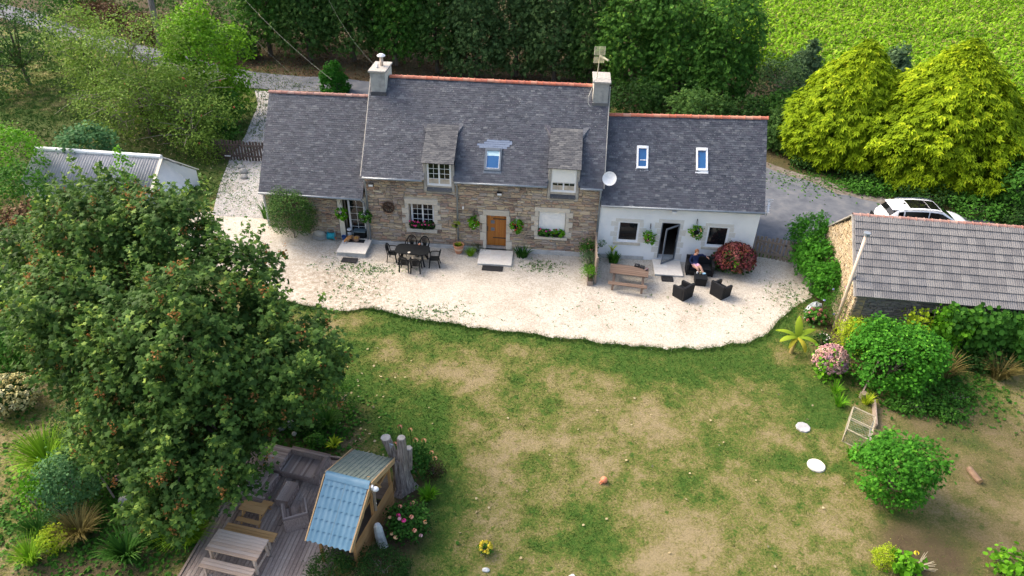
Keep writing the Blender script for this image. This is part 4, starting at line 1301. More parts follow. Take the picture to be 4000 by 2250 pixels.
def hanging_basket(loc, label, cols, seed, r=.26, wire='black_metal', trail=.0):
    rng = np.random.default_rng(seed)
    rnd = random.Random(seed)
    t = thing('hanging_basket', label, 'basket', loc, 0, 'hanging flower baskets along the front walls')
    lob = [(0, 0, .06, r, r * .9, r * .75), (.05, 0, -.12, r * .8, r * .75, r * (.7 + trail))]
    C, N, D, S, T, P = crown(lob, 70, 9, .035, .085, rng, low=-1)
    link_mesh('foliage', leaf_mesh('foliage', C, N, D, S, T_ROUND, T, LM['bright'] if seed % 2 else LM['mid']), t)
    MB().lathe([(.03, -.16), (.12, -.13), (.15, 0), (.16, .02)], 12).build('pot', MT['black_plastic'], t, local=True)
    hook_y = .22
    m = MB().tube([(0, hook_y, .35), (0, hook_y, .62), (0, hook_y - .04, .64), (0, .0, .58), (0, 0, .52)], .012, 5)
    m.build('bracket', MT['black_metal'], t, local=True)
    m = MB()
    for k in range(3):
        a = 2 * math.pi * k / 3 + .5
        m.tube([(.15 * math.cos(a), .15 * math.sin(a), .02), (0, 0, .52)], .006, 4)
    m.build('chain', MT['white_plastic'] if wire == 'white' else MT['black_metal'], t, local=True)
    for i in range(13):
        a, e = rnd.uniform(0, 6.28), rnd.uniform(-.6, .9)
        q = Vector((math.cos(a) * math.cos(e) * r * 1.06, -abs(math.sin(a) * math.cos(e)) * r * .95, math.sin(e) * r * .95 - .02))
        c = cols[i % len(cols)]
        put('blossom', BLO[c][i % 2], t, q, rnd.uniform(.7, 1.1), rnd.uniform(0, 6))
    return t
hanging_basket((5.38, -.26, 1.72), 'basket of red and white flowers on the wall left of the wooden door', ['red', 'red', 'white', 'white'], 1, .27)
hanging_basket((7.5, -.26, 1.68), 'basket of red and white flowers on the wall right of the wooden door', ['red', 'white', 'red', 'red'], 3, .28, 'white', .2)
hanging_basket((-1.26, -.28, 1.78), 'basket of pale pink flowers on the left side of the kitchen door', ['lilac', 'white', 'red'], 5, .24, 'white')
hanging_basket((-.06, -.28, 1.74), 'basket of lilac and pink flowers between the kitchen door and the downpipe', ['lilac', 'lilac', 'pale', 'white'], 8, .24, 'white', .3)
hanging_basket((14.02, -.26, 1.50), 'basket of pink flowers on the white wall left of the glass door', ['pink', 'pale', 'salmon', 'lilac'], 7, .27, 'black_metal', .25)
hanging_basket((16.2, -.26, 1.9), 'basket of faded peach flowers on the white wall right of the glass door', ['peach', 'salmon', 'pale'], 11, .28)

def flower_box(x0, x1, y, z, label, cols, n, seed, foliage='mid'):
    rnd = random.Random(seed)
    rng = np.random.default_rng(seed)
    t = thing('flower_trough', label, 'flower box', ((x0 + x1) / 2, y, z), 0, 'window sill flower troughs')
    w = (x1 - x0) / 2
    MB().hexa([(-w * .9, -.08, 0), (w * .9, -.08, 0), (w * .9, .08, 0), (-w * .9, .08, 0), (-w, -.1, .16), (w, -.1, .16), (w, .1, .16), (-w, .1, .16)]).build('trough', MT['black_plastic'], t, local=True)
    lob = [(-w * .5, -.02, .22, w * .65, .17, .16), (w * .5, -.02, .22, w * .65, .17, .16)]
    C, N, D, S, T, P = crown(lob, 60, 8, .03, .085, rng, low=-.9)
    link_mesh('foliage', leaf_mesh('foliage', C, N, D, S, T_ROUND, T, LM[foliage]), t)
    for i in range(n):
        q = (rnd.uniform(-w, w) * 1.05, rnd.uniform(-.2, .04), rnd.uniform(.18, .44))
        put('blossom', BLO[cols[i % len(cols)]][i % 2], t, q, rnd.uniform(1.0, 1.5), rnd.uniform(0, 6))
flower_box(2.12, 2.70, -.0, 1.062, 'trough of bright pink geraniums on the left half of the ground floor sill', ['pink'], 15, 1, 'dark')
flower_box(2.76, 3.34, -.0, 1.062, 'trough of bright pink geraniums on the right half of the ground floor sill', ['pink'], 13, 2, 'dark')
flower_box(8.6, 9.14, -.0, 1.042, 'trough with magenta flowers under the lowered white shutter', ['magenta', 'pink'], 6, 3, 'mid')
flower_box(9.24, 9.8, -.0, 1.042, 'leafy trough with one red flower under the lowered white shutter', ['red'], 2, 4, 'bright')

# ---------------- door steps and mats
def step(label, x0, x1, y0, y1, z0, z1, n):
    t = thing('door_step', label, 'step', ((x0 + x1) / 2, (y0 + y1) / 2, z0))
    MB().box(x0 + .02, x1 - .02, y0 + .02, y1, z0 - .25, z1 - .045).build('base', MT['plinth'], t)
    X = []
    nx, ny = n
    for i in range(nx):
        for k in range(ny):
            a, b = x0 + (x1 - x0) * i / nx, x0 + (x1 - x0) * (i + 1) / nx
            c, d = y0 + (y1 - y0) * k / ny, y0 + (y1 - y0) * (k + 1) / ny
            X.append(frame3(Vector(((a + b) / 2, (c + d) / 2, z1 - .02)), Vector((1, 0, 0)), Vector((0, 1, 0)), Vector((0, 0, 1)), (b - a - .004, d - c - .004, .05)))
    place('slab', piece_meshes('plank', MT['limestone'], 3), X, t)
step('pale stone platform with a cat on it before the kitchen door', -1.34, .12, -1.48, -.0, .05, .28, (2, 2))
step('pale stone platform in front of the varnished wooden door', 5.68, 7.36, -1.46, -.1, 0, .12, (3, 3))
step('pale stone platform under the open glass door of the white wing', 14.35, 15.72, -1.45, -.06, 0, .13, (2, 2))
tag(MB().box(5.95, 6.98, -1.95, -1.5, .026, .05).build('door_mat', MT['rubber'], bevel=.006), 'black rubber mat in front of the wooden door platform', 'mat', 'black mats')
tag(MB().box(-.98, -.22, -2.05, -1.62, .05, .08).build('door_mat', MT['rubber'], bevel=.006), 'small black mat on the gravel below the kitchen door platform', 'mat', 'black mats')
tag(MB().box(-1.0, -.2, -.5, -.2, .288, .302).build('door_mat', MT['rubber'], bevel=.004), 'dark mat on the kitchen door platform under the round basket', 'mat', 'black mats')
t = thing('grate', 'dark boot scraper grate in the gravel before the glass door platform', 'grate', (14.94, -1.7, .03))
MB().box(-.28, .28, -.22, -.2, 0, .04).box(-.28, .28, .2, .22, 0, .04).box(-.28, -.26, -.2, .2, 0, .04).box(.26, .28, -.2, .2, 0, .04).build('frame', MT['black_metal'], t, local=True)
for i in range(12): MB().box(-.25 + i * .043, -.25 + i * .043 + .026, -.2, .2, .005, .035).build('bar', MT['black_metal'], t, local=True)

# ---------------- things by the kitchen door
t = thing('feed_canister', 'white canister with a dark band on the kitchen door platform', 'canister', (-1.08, .1, .285))
MB().lathe([(.11, 0), (.115, .28), (.11, .29)], 14).build('body', MT['white_plastic'], t, local=True, smooth=True)
MB().lathe([(.118, .29), (.118, .37)], 14).build('band', MT['black_plastic'], t, local=True)
MB().lathe([(.12, .37), (.115, .44), (.05, .46)], 14).build('lid', MT['white_plastic'], t, local=True)
t = thing('storage_box', 'blue grey lidded box standing in the kitchen doorway', 'box', (-.52, .12, .285))
MB().box(-.3, .3, -.18, .14, 0, .34).build('tub', MT['black_plastic'], t, local=True, bevel=.015)
MB().box(-.32, .32, -.2, .16, .34, .40).build('lid', plain('box_lid', (.11, .16, .19), .5), t, local=True, bevel=.015)
t = thing('bucket', 'small blue bucket at the left edge of the kitchen door platform', 'bucket', (-1.27, -.25, .285))
MB().lathe([(.09, 0), (.12, .2), (.125, .205), (.112, .2), (.085, .03)], 14).build('tub', MT['blue_plastic'], t, local=True)
MB().tube([(-.12, 0, .2), (-.06, .0, .27), (.06, 0, .27), (.12, 0, .2)], .006, 5).build('handle', MT['steel'], t, local=True)
t = thing('wicker_basket', 'round wicker basket of onions beside the cat', 'basket', (-.62, -.34, .302))
MB().lathe([(.12, 0), (.17, .16), (.185, .19), (.165, .18), (.15, .14)], 16).build('weave', mat('wicker', [(.22, .13, .09), (.38, .25, .18)], 30, .8, .6), t, local=True)
rnd = random.Random(2)
mo = plain('onion_skin', (.52, .27, .07), .5)
for i in range(9):
    a = i * 2.4
    MB().ball((math.cos(a) * .085 * (i > 0), math.sin(a) * .085 * (i > 0), .17 + (.03 if i == 0 else 0)), .045, 8, 5).build('onion', mo, t, local=True, smooth=True)
t = thing('food_bowl', 'small white bowl in front of the cat', 'bowl', (-1.16, -.62, .285))
MB().lathe([(.05, 0), (.10, .055), (.105, .06), (.09, .05), (.04, .02)], 14).build('bowl', MT['white_plastic'], t, local=True)

def skin(name, joints, edges, radii, mt, parent, sub=2, assign=None, mats=None):
    me = bpy.data.meshes.new(name)
    me.from_pydata(joints, edges, [])
    o = bpy.data.objects.new(name, me)
    COL.objects.link(o)
    sk = o.modifiers.new('skin', 'SKIN')
    sk.use_smooth_shade = True
    layer = me.skin_vertices[0].data
    for i, r in enumerate(radii):
        layer[i].radius = (r, r) if not hasattr(r, '__len__') else r
        layer[i].use_root = (i == 0)
    ss = o.modifiers.new('sub', 'SUBSURF')
    ss.levels = ss.render_levels = sub
    dg = bpy.context.evaluated_depsgraph_get()
    new = bpy.data.meshes.new_from_object(o.evaluated_get(dg))
    bpy.data.objects.remove(o, do_unlink=True)
    new.materials.clear()
    for m in (mats or [mt]): new.materials.append(m)
    for p in new.polygons:
        p.use_smooth = True
        if assign: p.material_index = assign(p.center)
    return link_mesh(name, new, parent)

t = thing('cat', 'ginger cat standing with its head down at the bowl', 'cat', (-1.0, -.38, .285), R(-125))
fur = mat('ginger_fur', [(.36, .14, .04), (.55, .25, .08), (.66, .40, .20)], 14, .9, .3, stretch=(1, 3, 1))
J = [(-.02, 0, .20), (-.14, 0, .205), (.10, 0, .19), (.20, 0, .155), (.27, 0, .09),            # back, rump, chest, neck, head
     (-.16, .05, .13), (-.19, .055, .07), (-.16, .055, .015), (-.16, -.05, .13), (-.19, -.055, .07), (-.16, -.055, .015),
     (.11, .045, .11), (.115, .05, .015), (.11, -.045, .11), (.115, -.05, .015),
     (-.24, 0, .20), (-.34, .03, .13), (-.43, .08, .09), (.31, 0, .065)]
E_ = [(0, 1), (0, 2), (2, 3), (3, 4), (1, 5), (5, 6), (6, 7), (1, 8), (8, 9), (9, 10), (2, 11), (11, 12), (2, 13), (13, 14), (1, 15), (15, 16), (16, 17), (4, 18)]
skin('body', J, E_, [.085, .08, .075, .05, .052, .04, .022, .02, .04, .022, .02, .03, .018, .03, .018, .025, .02, .015, .028], fur, t)
for s in (-1, 1):
    MB().raw([(.235, s * .022, .135), (.265, s * .05, .125), (.25, s * .045, .185), (.27, s * .03, .13)], [(0, 1, 2), (1, 3, 2), (3, 0, 2), (0, 3, 1)]).build('ear', fur, t, local=True)

t = thing('hose_reel', 'turquoise hose wound on a metal frame against the stone wall', 'hose reel', (-1.95, -.25, hz(-1.95, -.25)))
MB().tube([(-.2, -.05, 0), (-.2, .1, .5), (-.14, .12, .62), (.14, .12, .62), (.2, .1, .5), (.2, -.05, 0)], .014, 6).tube([(-.2, .2, 0), (-.2, .0, .2)], .014, 6).tube([(.2, .2, 0), (.2, .0, .2)], .014, 6).build('frame', MT['steel'], t, local=True)
m = MB()
for i in range(6):
    x = -.12 + i * .048
    m.tube([(x, .03 + .14 * math.cos(a), .24 + .14 * math.sin(a)) for a in np.linspace(0, 6.283, 19)], .024, 6, False)
m.build('hose', MT['turquoise'], t, local=True, smooth=True)
for x in (-.17, .17): MB().tube([(x - .01, .03, .24), (x + .01, .03, .24)], .2, 16).build('drum_plate', MT['turquoise'], t, local=True)
MB().tube([(.2, -.05, .2), (.28, -.08, .2), (.28, -.08, .1)], .02, 6).build('crank', plain('orange_handle', (.6, .13, .04), .5), t, local=True)
m = MB()
rnd = random.Random(4)
for i in range(5):
    r = .34 + rnd.uniform(-.05, .05)
    tx, ty = rnd.uniform(-.25, .25), rnd.uniform(-.2, .3)
    m.tube([(r * math.cos(a) + rnd.uniform(-.02, .02), r * math.sin(a) * .75, .08 + .04 * i + max(0, math.sin(a)) * .25 * (.4 + ty) + .06 * math.cos(a) * tx) for a in np.linspace(0, 6.1, 20)], .011, 5)
t = m.build('garden_hose', MT['grey_hose'])
t.location = (-2.5, -.35, hz(-2.5, -.3))
tag(t, 'loose coils of grey hose by the dark shrub and the turquoise reel', 'hose')
tag(MB().ball((-2.62, -.12, hz(-2.6, 0) + .12), .26, 12, 7, (1.5, .7, .8), .06).build('boulder', MT['granite'], smooth=True), 'pale boulder at the wall foot behind the coiled grey hose', 'rock')

# ---------------- dining set
t = thing('garden_table', 'black plastic dining table on the gravel between the chairs', 'table', (2.52, -1.58, .03), R(-3))
m = MB()
nn = 28
prof = []
for k in range(nn):
    a = 2 * math.pi * k / nn
    ca, sa = math.cos(a), math.sin(a)
    prof.append((.84 * math.copysign(abs(ca) ** .42, ca), .47 * math.copysign(abs(sa) ** .55, sa)))
m.raw([(x, y, .69) for x, y in prof] + [(x, y, .735) for x, y in prof] + [(x * .97, y * .96, .74) for x, y in prof],
      [tuple(reversed(range(nn))), tuple(range(2 * nn, 3 * nn))] + [(i + o, (i + 1) % nn + o, (i + 1) % nn + nn + o, i + nn + o) for o in (0, nn) for i in range(nn)])
m.build('table_top', MT['black_plastic'], t, local=True)
for sx in (-1, 1):
    for sy in (-1, 1):
        MB().bar((sx * .45, sy * .10, .69), (sx * .66, sy * .38, 0), .05, .08).build('leg', MT['black_plastic'], t, local=True)
MB().bar((-.45, 0, .62), (.45, 0, .62), .06, .08).build('brace', MT['black_plastic'], t, local=True)
tag(MB().lathe([(.06, 0), (.075, .03), (.055, .02)], 12, (2.42, -1.95, .775)).build('ashtray', MT['granite']), 'small pale dish near the front edge of the black table', 'dish')
tag(MB().lathe([(.05, 0), (.065, .05), (.05, .04)], 12, (2.78, -1.15, .775)).build('ashtray', MT['terracotta']), 'small brown dish near the back edge of the black table', 'dish')

def plastic_chair():
    t = thing('garden_chair', 'x', 'chair', (0, 0, 0), 0, 'black plastic chairs around the black table')
    bm_ = MT['black_plastic']
    MB().hexa([(-.21, -.22, .40), (.21, -.22, .40), (.19, .20, .38), (-.19, .20, .38), (-.24, -.24, .44), (.24, -.24, .44), (.21, .22, .42), (-.21, .22, .42)]).build('seat', bm_, t, local=True, bevel=.015)
    def arc(a): return (.225 * math.cos(a) * (1 if True else 1), .24 + .09 * (math.sin(a)), .62 + .27 * math.sin(a))
    m = MB().tube([(-.21, .21, .42)] + [arc(a) for a in np.linspace(math.pi, 0, 11)] + [(.21, .21, .42)], .024, 6)
    m.build('back_frame', bm_, t, local=True)
    for i in range(7):
        a = (i - 3) / 3.4
        MB().bar((a * .07, .21, .42), (a * .19, .24 + .09 * math.sqrt(max(0, 1 - (a * .85) ** 2)), .62 + .27 * math.sqrt(max(0, 1 - (a * .85) ** 2))), .026, .012, (0, 1, 0)).build('slat', bm_, t, local=True)
    for s in (-1, 1):
        MB().tube([(s * .23, .27, .66), (s * .27, .1, .665), (s * .27, -.14, .65), (s * .25, -.2, .58), (s * .25, -.21, .42)], [.02, .026, .028, .024, .02], 6).build('armrest', bm_, t, local=True)
        MB().bar((s * .22, -.2, .42), (s * .25, -.25, 0), .05, .04).build('leg', bm_, t, local=True)
        MB().bar((s * .2, .19, .42), (s * .23, .27, 0), .05, .04).build('leg', bm_, t, local=True)
    return t
pc = plastic_chair()
for i, (x, y, rz, lab) in enumerate(((2.30, -.82, 4, 'black plastic chair behind the table, left one of the two by the window wall'), (2.93, -.86, -3, 'black plastic chair behind the table, right one of the two by the window wall'),
                         (1.52, -1.5, 84, 'black plastic chair at the left end of the black table'), (3.62, -1.78, -84, 'black plastic chair pulled out at the right end of the black table'),
                         (2.28, -2.32, 178, 'black plastic chair tucked under the near side, left one'), (2.82, -2.36, 183, 'black plastic chair tucked under the near side, right one'))):
    c = pc if i == 0 else copy_tree(pc)
    c.location = (x, y, .03); c.rotation_euler = (0, 0, R(rz))
    c["label"] = lab

# ---------------- pots and small plants along the wall
t = thing('flower_pot', 'terracotta pot with a pale band on the gravel by the middle downpipe', 'pot', (4.62, -.42, .03))
MB().lathe([(.16, 0), (.22, .2)], 18).lathe([(.235, .30), (.26, .42), (.28, .43), (.28, .48), (.245, .48), (.22, .40)], 18).build('pot', MT['terracotta'], t, local=True, smooth=False)
MB().lathe([(.222, .2), (.235, .30)], 18).build('band', MT['terracotta_pale'], t, local=True)
MB().lathe([(.02, .40), (.235, .40)], 18).build('soil', MT['soil'], t, local=True)
V, F, T = blades(60, .16, .03, 0, np.random.default_rng(4), (.5, 1.2), 4, .16, .4)
me = np_mesh('foliage', V, F, True); set_attr(me, 'tone', T); link_mesh('foliage', me, t, LM['yellow'])
t = thing('wall_pot', 'small trailing plant hung on the middle downpipe', 'plant pot', (4.48, -.2, 1.45))
MB().lathe([(.06, -.1), (.09, .04)], 12).build('pot', MT['black_plastic'], t, local=True)
C, N, D, S, T, P = crown([(0, 0, .06, .2, .13, .14)], 40, 6, .03, .06, np.random.default_rng(6), low=-1)
link_mesh('foliage', leaf_mesh('foliage', C, N, D, S, T_LEAF, T, LM['yellow']), t)
clump('grass_tuft', 'rounded tuft of fine grass on the gravel left of the wooden door step', 'plant', (5.24, -.6), 420, .42, .012, LM['grassy'], 3, lean=(.3, 1.1), base_r=.15)
bush('dark_plant', 'small dark plant squeezed against the wall left of the wooden door', 'plant', (5.5, -.18), .26, .16, .42, LM['dark'], 40, 7, .09, T_LONG, 5)
clump('leafy_plant', 'dark strap leaved plant against the plinth right of the wooden door step', 'plant', (7.82, -.35), 90, .55, .07, LM['strap'], 6, lean=(.3, .9), base_r=.3)

# ---------------- trellis planter between the houses
t = thing('planter_box', 'long wooden planter of herbs standing at right angles to the wall', 'planter', (11.2, -1.35, .02))
MB().box(-.14, .14, -1.35, 1.25, 0, .24).build('trough', MT['old_wood'], t, local=True, bevel=.01)
MB().box(-.12, .12, -1.33, 1.23, .242, .255).build('soil', MT['soil'], t, local=True)
t = thing('board_screen', 'weathered board screen standing behind the herb planter', 'fence', (11.42, -1.3, .02))
for i in range(6):
    MB().box(-.02, .02, -1.25, 1.22, .1 + i * .235, .1 + i * .235 + .205 + .02 * (i % 2)).build('board', MT['old_wood'], t, local=True)
for y in (-1.2, 0, 1.15): MB().box(.022, .07, y - .035, y + .035, 0, 1.5).build('post', MT['old_wood'], t, local=True)
bush('rose_bush', 'small pink flowered bush in the planter nearest the wall', 'plant', (11.1, -.42), .34, .3, .95, LM['mid'], 80, 7, .08, T_ROUND, 7, z0=.26)
for o in [x for x in bpy.data.objects if x.name.startswith('rose_bush')]:
    for i in range(7): put('blossom', BLO['salmon' if i % 2 else 'pale'][i % 2], o, (random.uniform(-.34, .3), random.uniform(-.36, -.1), random.uniform(.3, .95)), 1.0)
bush('grey_herb', 'grey green lavender in the middle of the planter', 'plant', (11.15, -1.15), .36, .4, .62, LM['bluecon'], 90, 8, .12, T_LONG, 8, z0=.26, up=.9, droop=-.6)
bush('dark_herb', 'small purple dark herb in the planter', 'plant', (11.18, -1.78), .2, .22, .34, LM['dark'], 40, 7, .07, T_LEAF, 9, z0=.26)
bush('green_herb', 'bright green herb at the near end of the planter', 'plant', (11.16, -2.3), .3, .34, .6, LM['bright'], 100, 8, .1, T_LONG, 10, z0=.26, up=.9, droop=-.6)
hb = thing('hanging_pot', 'small grey pot with a trailing plant on the far side of the board screen', 'plant pot', (11.72, -.55, 1.05))
MB().lathe([(.06, -.1), (.10, .06)], 12).build('pot', MT['plinth'], hb, local=True)
C, N, D, S, T, P = crown([(0, 0, .1, .17, .15, .12)], 36, 7, .03, .06, np.random.default_rng(16), low=-1)
link_mesh('foliage', leaf_mesh('foliage', C, N, D, S, T_LEAF, T, LM['blue']), hb)
t = clump('leafy_plant', 'dark broad leaved plant with one tall yellow shoot by the white wall', 'plant', (12.4, -.42), 70, .55, .09, LM['mid'], 11, lean=(.3, .9), base_r=.22)
m = MB().tube([(0, 0, 0), (-.06, .02, .5), (-.16, .05, .95)], .012, 5).build('stem', LM['yellow'], t, local=True)
V, F, T = blades(9, .4, .1, 0, np.random.default_rng(5), (.5, 1.0), 4, .02, .62)
me = np_mesh('shoot', V + np.array([-.12, .04, 0]), F, True); set_attr(me, 'tone', T * .5 + .5); link_mesh('shoot', me, t, LM['yellow'])

# ---------------- picnic table on the gravel
t = thing('picnic_table', 'weathered brown picnic table on the gravel before the white wing', 'picnic table', (13.0, -2.28, .02), R(-6.5))
pk = piece_meshes('plank', MT['picnic_wood'], 3)
def boards(parent, name, meshes, x0, x1, y0, y1, z, n, th=.035, gap=.012):
    w = (y1 - y0) / n
    base = parent.matrix_world if False else None
    for i in range(n):
        o = bpy.data.objects.new(name, meshes[i % len(meshes)])
        COL.objects.link(o)
        o.parent = parent
        o.location = ((x0 + x1) / 2, y0 + w * (i + .5), z)
        o.scale = (x1 - x0, w - gap, th)
boards(t, 'top_board', pk, -.90, .90, -.40, .40, .73, 5)
boards(t, 'seat_board', pk, -.90, .90, -.92, -.66, .44, 2)
boards(t, 'seat_board', pk, -.90, .90, .66, .92, .44, 2)
for x in (-.68, .68):
    for s in (-1, 1): MB().bar((x, s * .28, .71), (x, s * .74, 0), .05, .10, (1, 0, 0)).build('leg', MT['picnic_wood'], t, local=True)
    MB().box(x + .03, x + .07, -.38, .38, .64, .71).box(x + .03, x + .07, -.9, .9, .34, .42).build('cross_beam', MT['picnic_wood'], t, local=True)
t = thing('camera_bag', 'black bag with a light strap lying on the picnic table', 'bag', (13.5, -1.92, .77), R(-18))
MB().hexa([(-.24, -.1, 0), (.02, -.1, 0), (.02, .1, 0), (-.24, .1, 0), (-.22, -.08, .14), (0, -.08, .14), (0, .08, .12), (-.22, .08, .12)]).build('bag_body', MT['black_metal'], t, local=True, bevel=.02)
MB().hexa([(.03, -.12, 0), (.26, -.13, 0), (.26, .08, 0), (.03, .08, 0), (.04, -.1, .10), (.24, -.1, .09), (.24, .06, .09), (.04, .06, .1)]).build('bag_flap', MT['black_metal'], t, local=True, bevel=.02)
MB().box(-.17, -.05, -.086, -.078, .06, .12).build('label', MT['steel'], t, local=True)
t = thing('posy', 'small pink posy in a dark dish on the picnic table', 'flowers', (13.80, -2.16, .77))
MB().lathe([(.06, 0), (.09, .03)], 10).build('dish', MT['black_plastic'], t, local=True)
for i in range(5): put('blossom', BLO['pale' if i % 2 else 'white'][i % 2], t, (random.uniform(-.06, .06), random.uniform(-.05, .05), .05), 1)

# ---------------- black woven lounge set
def woven_seat(name, label, cat, W, Dp, hb, ha, seat_h, loc, rz, group, backside='+'):
    t = thing(name, label, cat, loc, rz, group)
    mt = MT['rattan_black']
    th = .13
    MB().hexa([(-W / 2 + th, -Dp / 2 + .02, .06), (W / 2 - th, -Dp / 2 + .02, .06), (W / 2 - th, Dp / 2 - th, .06), (-W / 2 + th, Dp / 2 - th, .06),
               (-W / 2 + th, -Dp / 2, seat_h - .1), (W / 2 - th, -Dp / 2, seat_h - .1), (W / 2 - th, Dp / 2 - th, seat_h - .1), (-W / 2 + th, Dp / 2 - th, seat_h - .1)]).build('base', mt, t, local=True, bevel=.01)
    for s in (-1, 1):
        a, b = (s * W / 2, s * (W / 2 - th)) if s < 0 else (s * (W / 2 - th), s * W / 2)
        m = MB().hexa([(a + .02, -Dp / 2 + .03, .0), (b - .02, -Dp / 2 + .03, .0), (b - .02, Dp / 2 - th, .0), (a + .02, Dp / 2 - th, .0), (a, -Dp / 2, ha), (b, -Dp / 2, ha), (b, Dp / 2 - th - .002, ha + .03), (a, Dp / 2 - th - .002, ha + .03)])
        m.build('armrest', mt, t, local=True, bevel=.018)
    MB().hexa([(-W / 2 + .02, Dp / 2 - th, 0), (W / 2 - .02, Dp / 2 - th, 0), (W / 2 - .02, Dp / 2 - .02, 0), (-W / 2 + .02, Dp / 2 - .02, 0), (-W / 2, Dp / 2 - th, hb), (W / 2, Dp / 2 - th, hb), (W / 2, Dp / 2, hb), (-W / 2, Dp / 2, hb)]).build('backrest', mt, t, local=True, bevel=.018)
    n = 2 if W > 1 else 1
    w = (W - 2 * th) / n
    for i in range(n):
        x = -W / 2 + th + w * (i + .5)
        MB().box(x - w / 2 + .006, x + w / 2 - .006, -Dp / 2 + .02, Dp / 2 - th - .01, seat_h - .095, seat_h).build('seat_cushion', MT['cushion_black'], t, local=True, bevel=.03)
    return t
woven_seat('lounge_sofa', 'black woven two seat sofa against the white wall with a woman on it', 'sofa', 1.34, .72, .80, .62, .42, (16.55, -.92, .02), R(-3), 'black woven lounge set')
woven_seat('lounge_chair', 'black woven armchair turned away, left of the low black table', 'armchair', .74, .70, .74, .60, .40, (15.50, -3.06, .02), R(-136), 'black woven lounge set')
woven_seat('lounge_chair', 'black woven armchair turned away, right of the low black table', 'armchair', .74, .70, .74, .60, .40, (17.28, -2.76, .02), R(131), 'black woven lounge set')
t = thing('coffee_table', 'low black woven cube table between the sofa and armchairs', 'table', (16.47, -1.85, .02), R(-2))
MB().hexa([(-.26, -.26, 0), (.26, -.26, 0), (.26, .26, 0), (-.26, .26, 0), (-.28, -.28, .38), (.28, -.28, .38), (.28, .28, .38), (-.28, .28, .38)]).build('body', MT['rattan_black'], t, local=True, bevel=.012)
MB().box(-.30, .30, -.30, .30, .382, .42).build('top', MT['cushion_black'], t, local=True, bevel=.012)
tag(MB().lathe([(.03, 0), (.04, .09), (.033, .09)], 10, (16.31, -1.66, .445)).build('cup', MT['white_plastic']), 'white cup at the left corner of the low black table', 'cup')
tag(MB().lathe([(.035, 0), (.04, .13), (.03, .14)], 10, (16.46, -1.68, .445)).build('tumbler', plain('amber_drink', (.48, .42, .25), .2)), 'pale glass in the middle of the low black table', 'glass')
tag(MB().rbox((16.63, -1.68, .47), (.15, .10, .05), Matrix.Rotation(.3, 3, 'Z')).build('packet', plain('packet_blue', (.35, .58, .75), .5), bevel=.006), 'light blue packet at the right corner of the low black table', 'packet')
tag(MB().rbox((16.38, -1.85, .453), (.12, .06, .016), Matrix.Rotation(-.4, 3, 'Z')).build('phone', MT['glass_dark'], bevel=.004), 'dark phone lying on the low black table', 'phone')
# ---------------- woman on the sofa
pt = thing('person', 'woman in a navy jumper and pink shorts sitting cross legged on the black sofa', 'person', (16.27, -.98, .02), R(8))
skinm = plain('skin', (.56, .32, .23), .55, .3, var=.06)
navy = plain('navy_knit', (.012, .022, .07), .85, .2)
pinkm = plain('pink_cloth', (.70, .40, .55), .8, .2)
hair = mat('auburn_hair', [(.16, .06, .025), (.30, .13, .06)], 20, .6, .4, stretch=(1, 1, .2))
# seat top at z .42 ; faces -Y ; her left arm runs along the backrest towards +X
J = [(0, .02, .50), (0, .10, .68), (.0, .13, .88), (0, .11, 1.0), (0, .10, 1.06),              # pelvis waist chest neck
     (-.17, .12, .92), (-.27, .02, .72), (-.19, -.14, .60), (-.15, -.20, .57),                 # right arm to lap
     (.17, .14, .93), (.38, .20, .93), (.54, .14, .86), (.60, .11, .83),                       # left arm along the back
     (-.09, -.08, .50), (.04, -.40, .53), (.12, -.46, .28), (.16, -.50, .08), (.18, -.60, .045),   # right thigh, knee, shin, ankle, toe
     (.09, -.08, .52), (.16, -.38, .60), (.28, -.56, .38), (.36, -.68, .20), (.41, -.77, .17)]     # left leg crossed over
E_ = [(0, 1), (1, 2), (2, 3), (3, 4), (2, 5), (5, 6), (6, 7), (7, 8), (2, 9), (9, 10), (10, 11), (11, 12), (0, 13), (13, 14), (14, 15), (15, 16), (16, 17), (0, 18), (18, 19), (19, 20), (20, 21), (21, 22)]
rad = [(.15, .12), (.125, .10), (.15, .105), .055, .05, .065, .048, .036, .028, .065, .048, .036, .028, .10, .068, .056, .036, .034, .10, .068, .056, .036, .034]
def dress(c):
    if c.z > .985 and abs(c.x) < .09: return 0
    arm_hand = (c.y < -.155 and c.x < -.05 and c.z > .5 and c.z < .66) or c.x > .55
    if arm_hand and c.z > .45 and not (c.x > .0 and c.z < .7): return 0
    if c.z > .60 and not (c.y < -.12 and c.x > -.02): return 1
    if c.y > -.30 and c.z > .36: return 2
    return 0
skin('body', J, E_, rad, skinm, pt, 2, dress, [skinm, navy, pinkm])
hd = MB()
hd.ball((.03, .06, 1.17), .108, 16, 12, (.80, .95, 1.12))
hd.ball((.05, -.045, 1.155), .018, 8, 5, (.8, 1.2, 1.1))
for s in (-1, 1): hd.ball((.03 + s * .088, .065, 1.165), .022, 8, 5, (.5, .8, 1.2))
hdo = hd.build('head', skinm, pt, local=True, smooth=True)
m = MB()
for s in (-1, 1): m.ball((.045 + s * .034, -.034, 1.18), .011, 8, 5)
m.build('eyes', plain('eye_dark', (.03, .02, .018), .3), hdo, local=True)
MB().ball((.046, -.04, 1.112), .02, 8, 4, (1.2, .5, .35)).build('mouth', plain('lips', (.45, .14, .12), .5), hdo, local=True)
hr = MB()
hr.ball((.02, .085, 1.20), .122, 16, 10, (.86, .95, 1.0), .03)
hr.ball((-.0, .175, 1.12), .06, 10, 8, (.9, .9, 1.3), .05)
hr.build('hair', hair, pt, local=True, smooth=True)
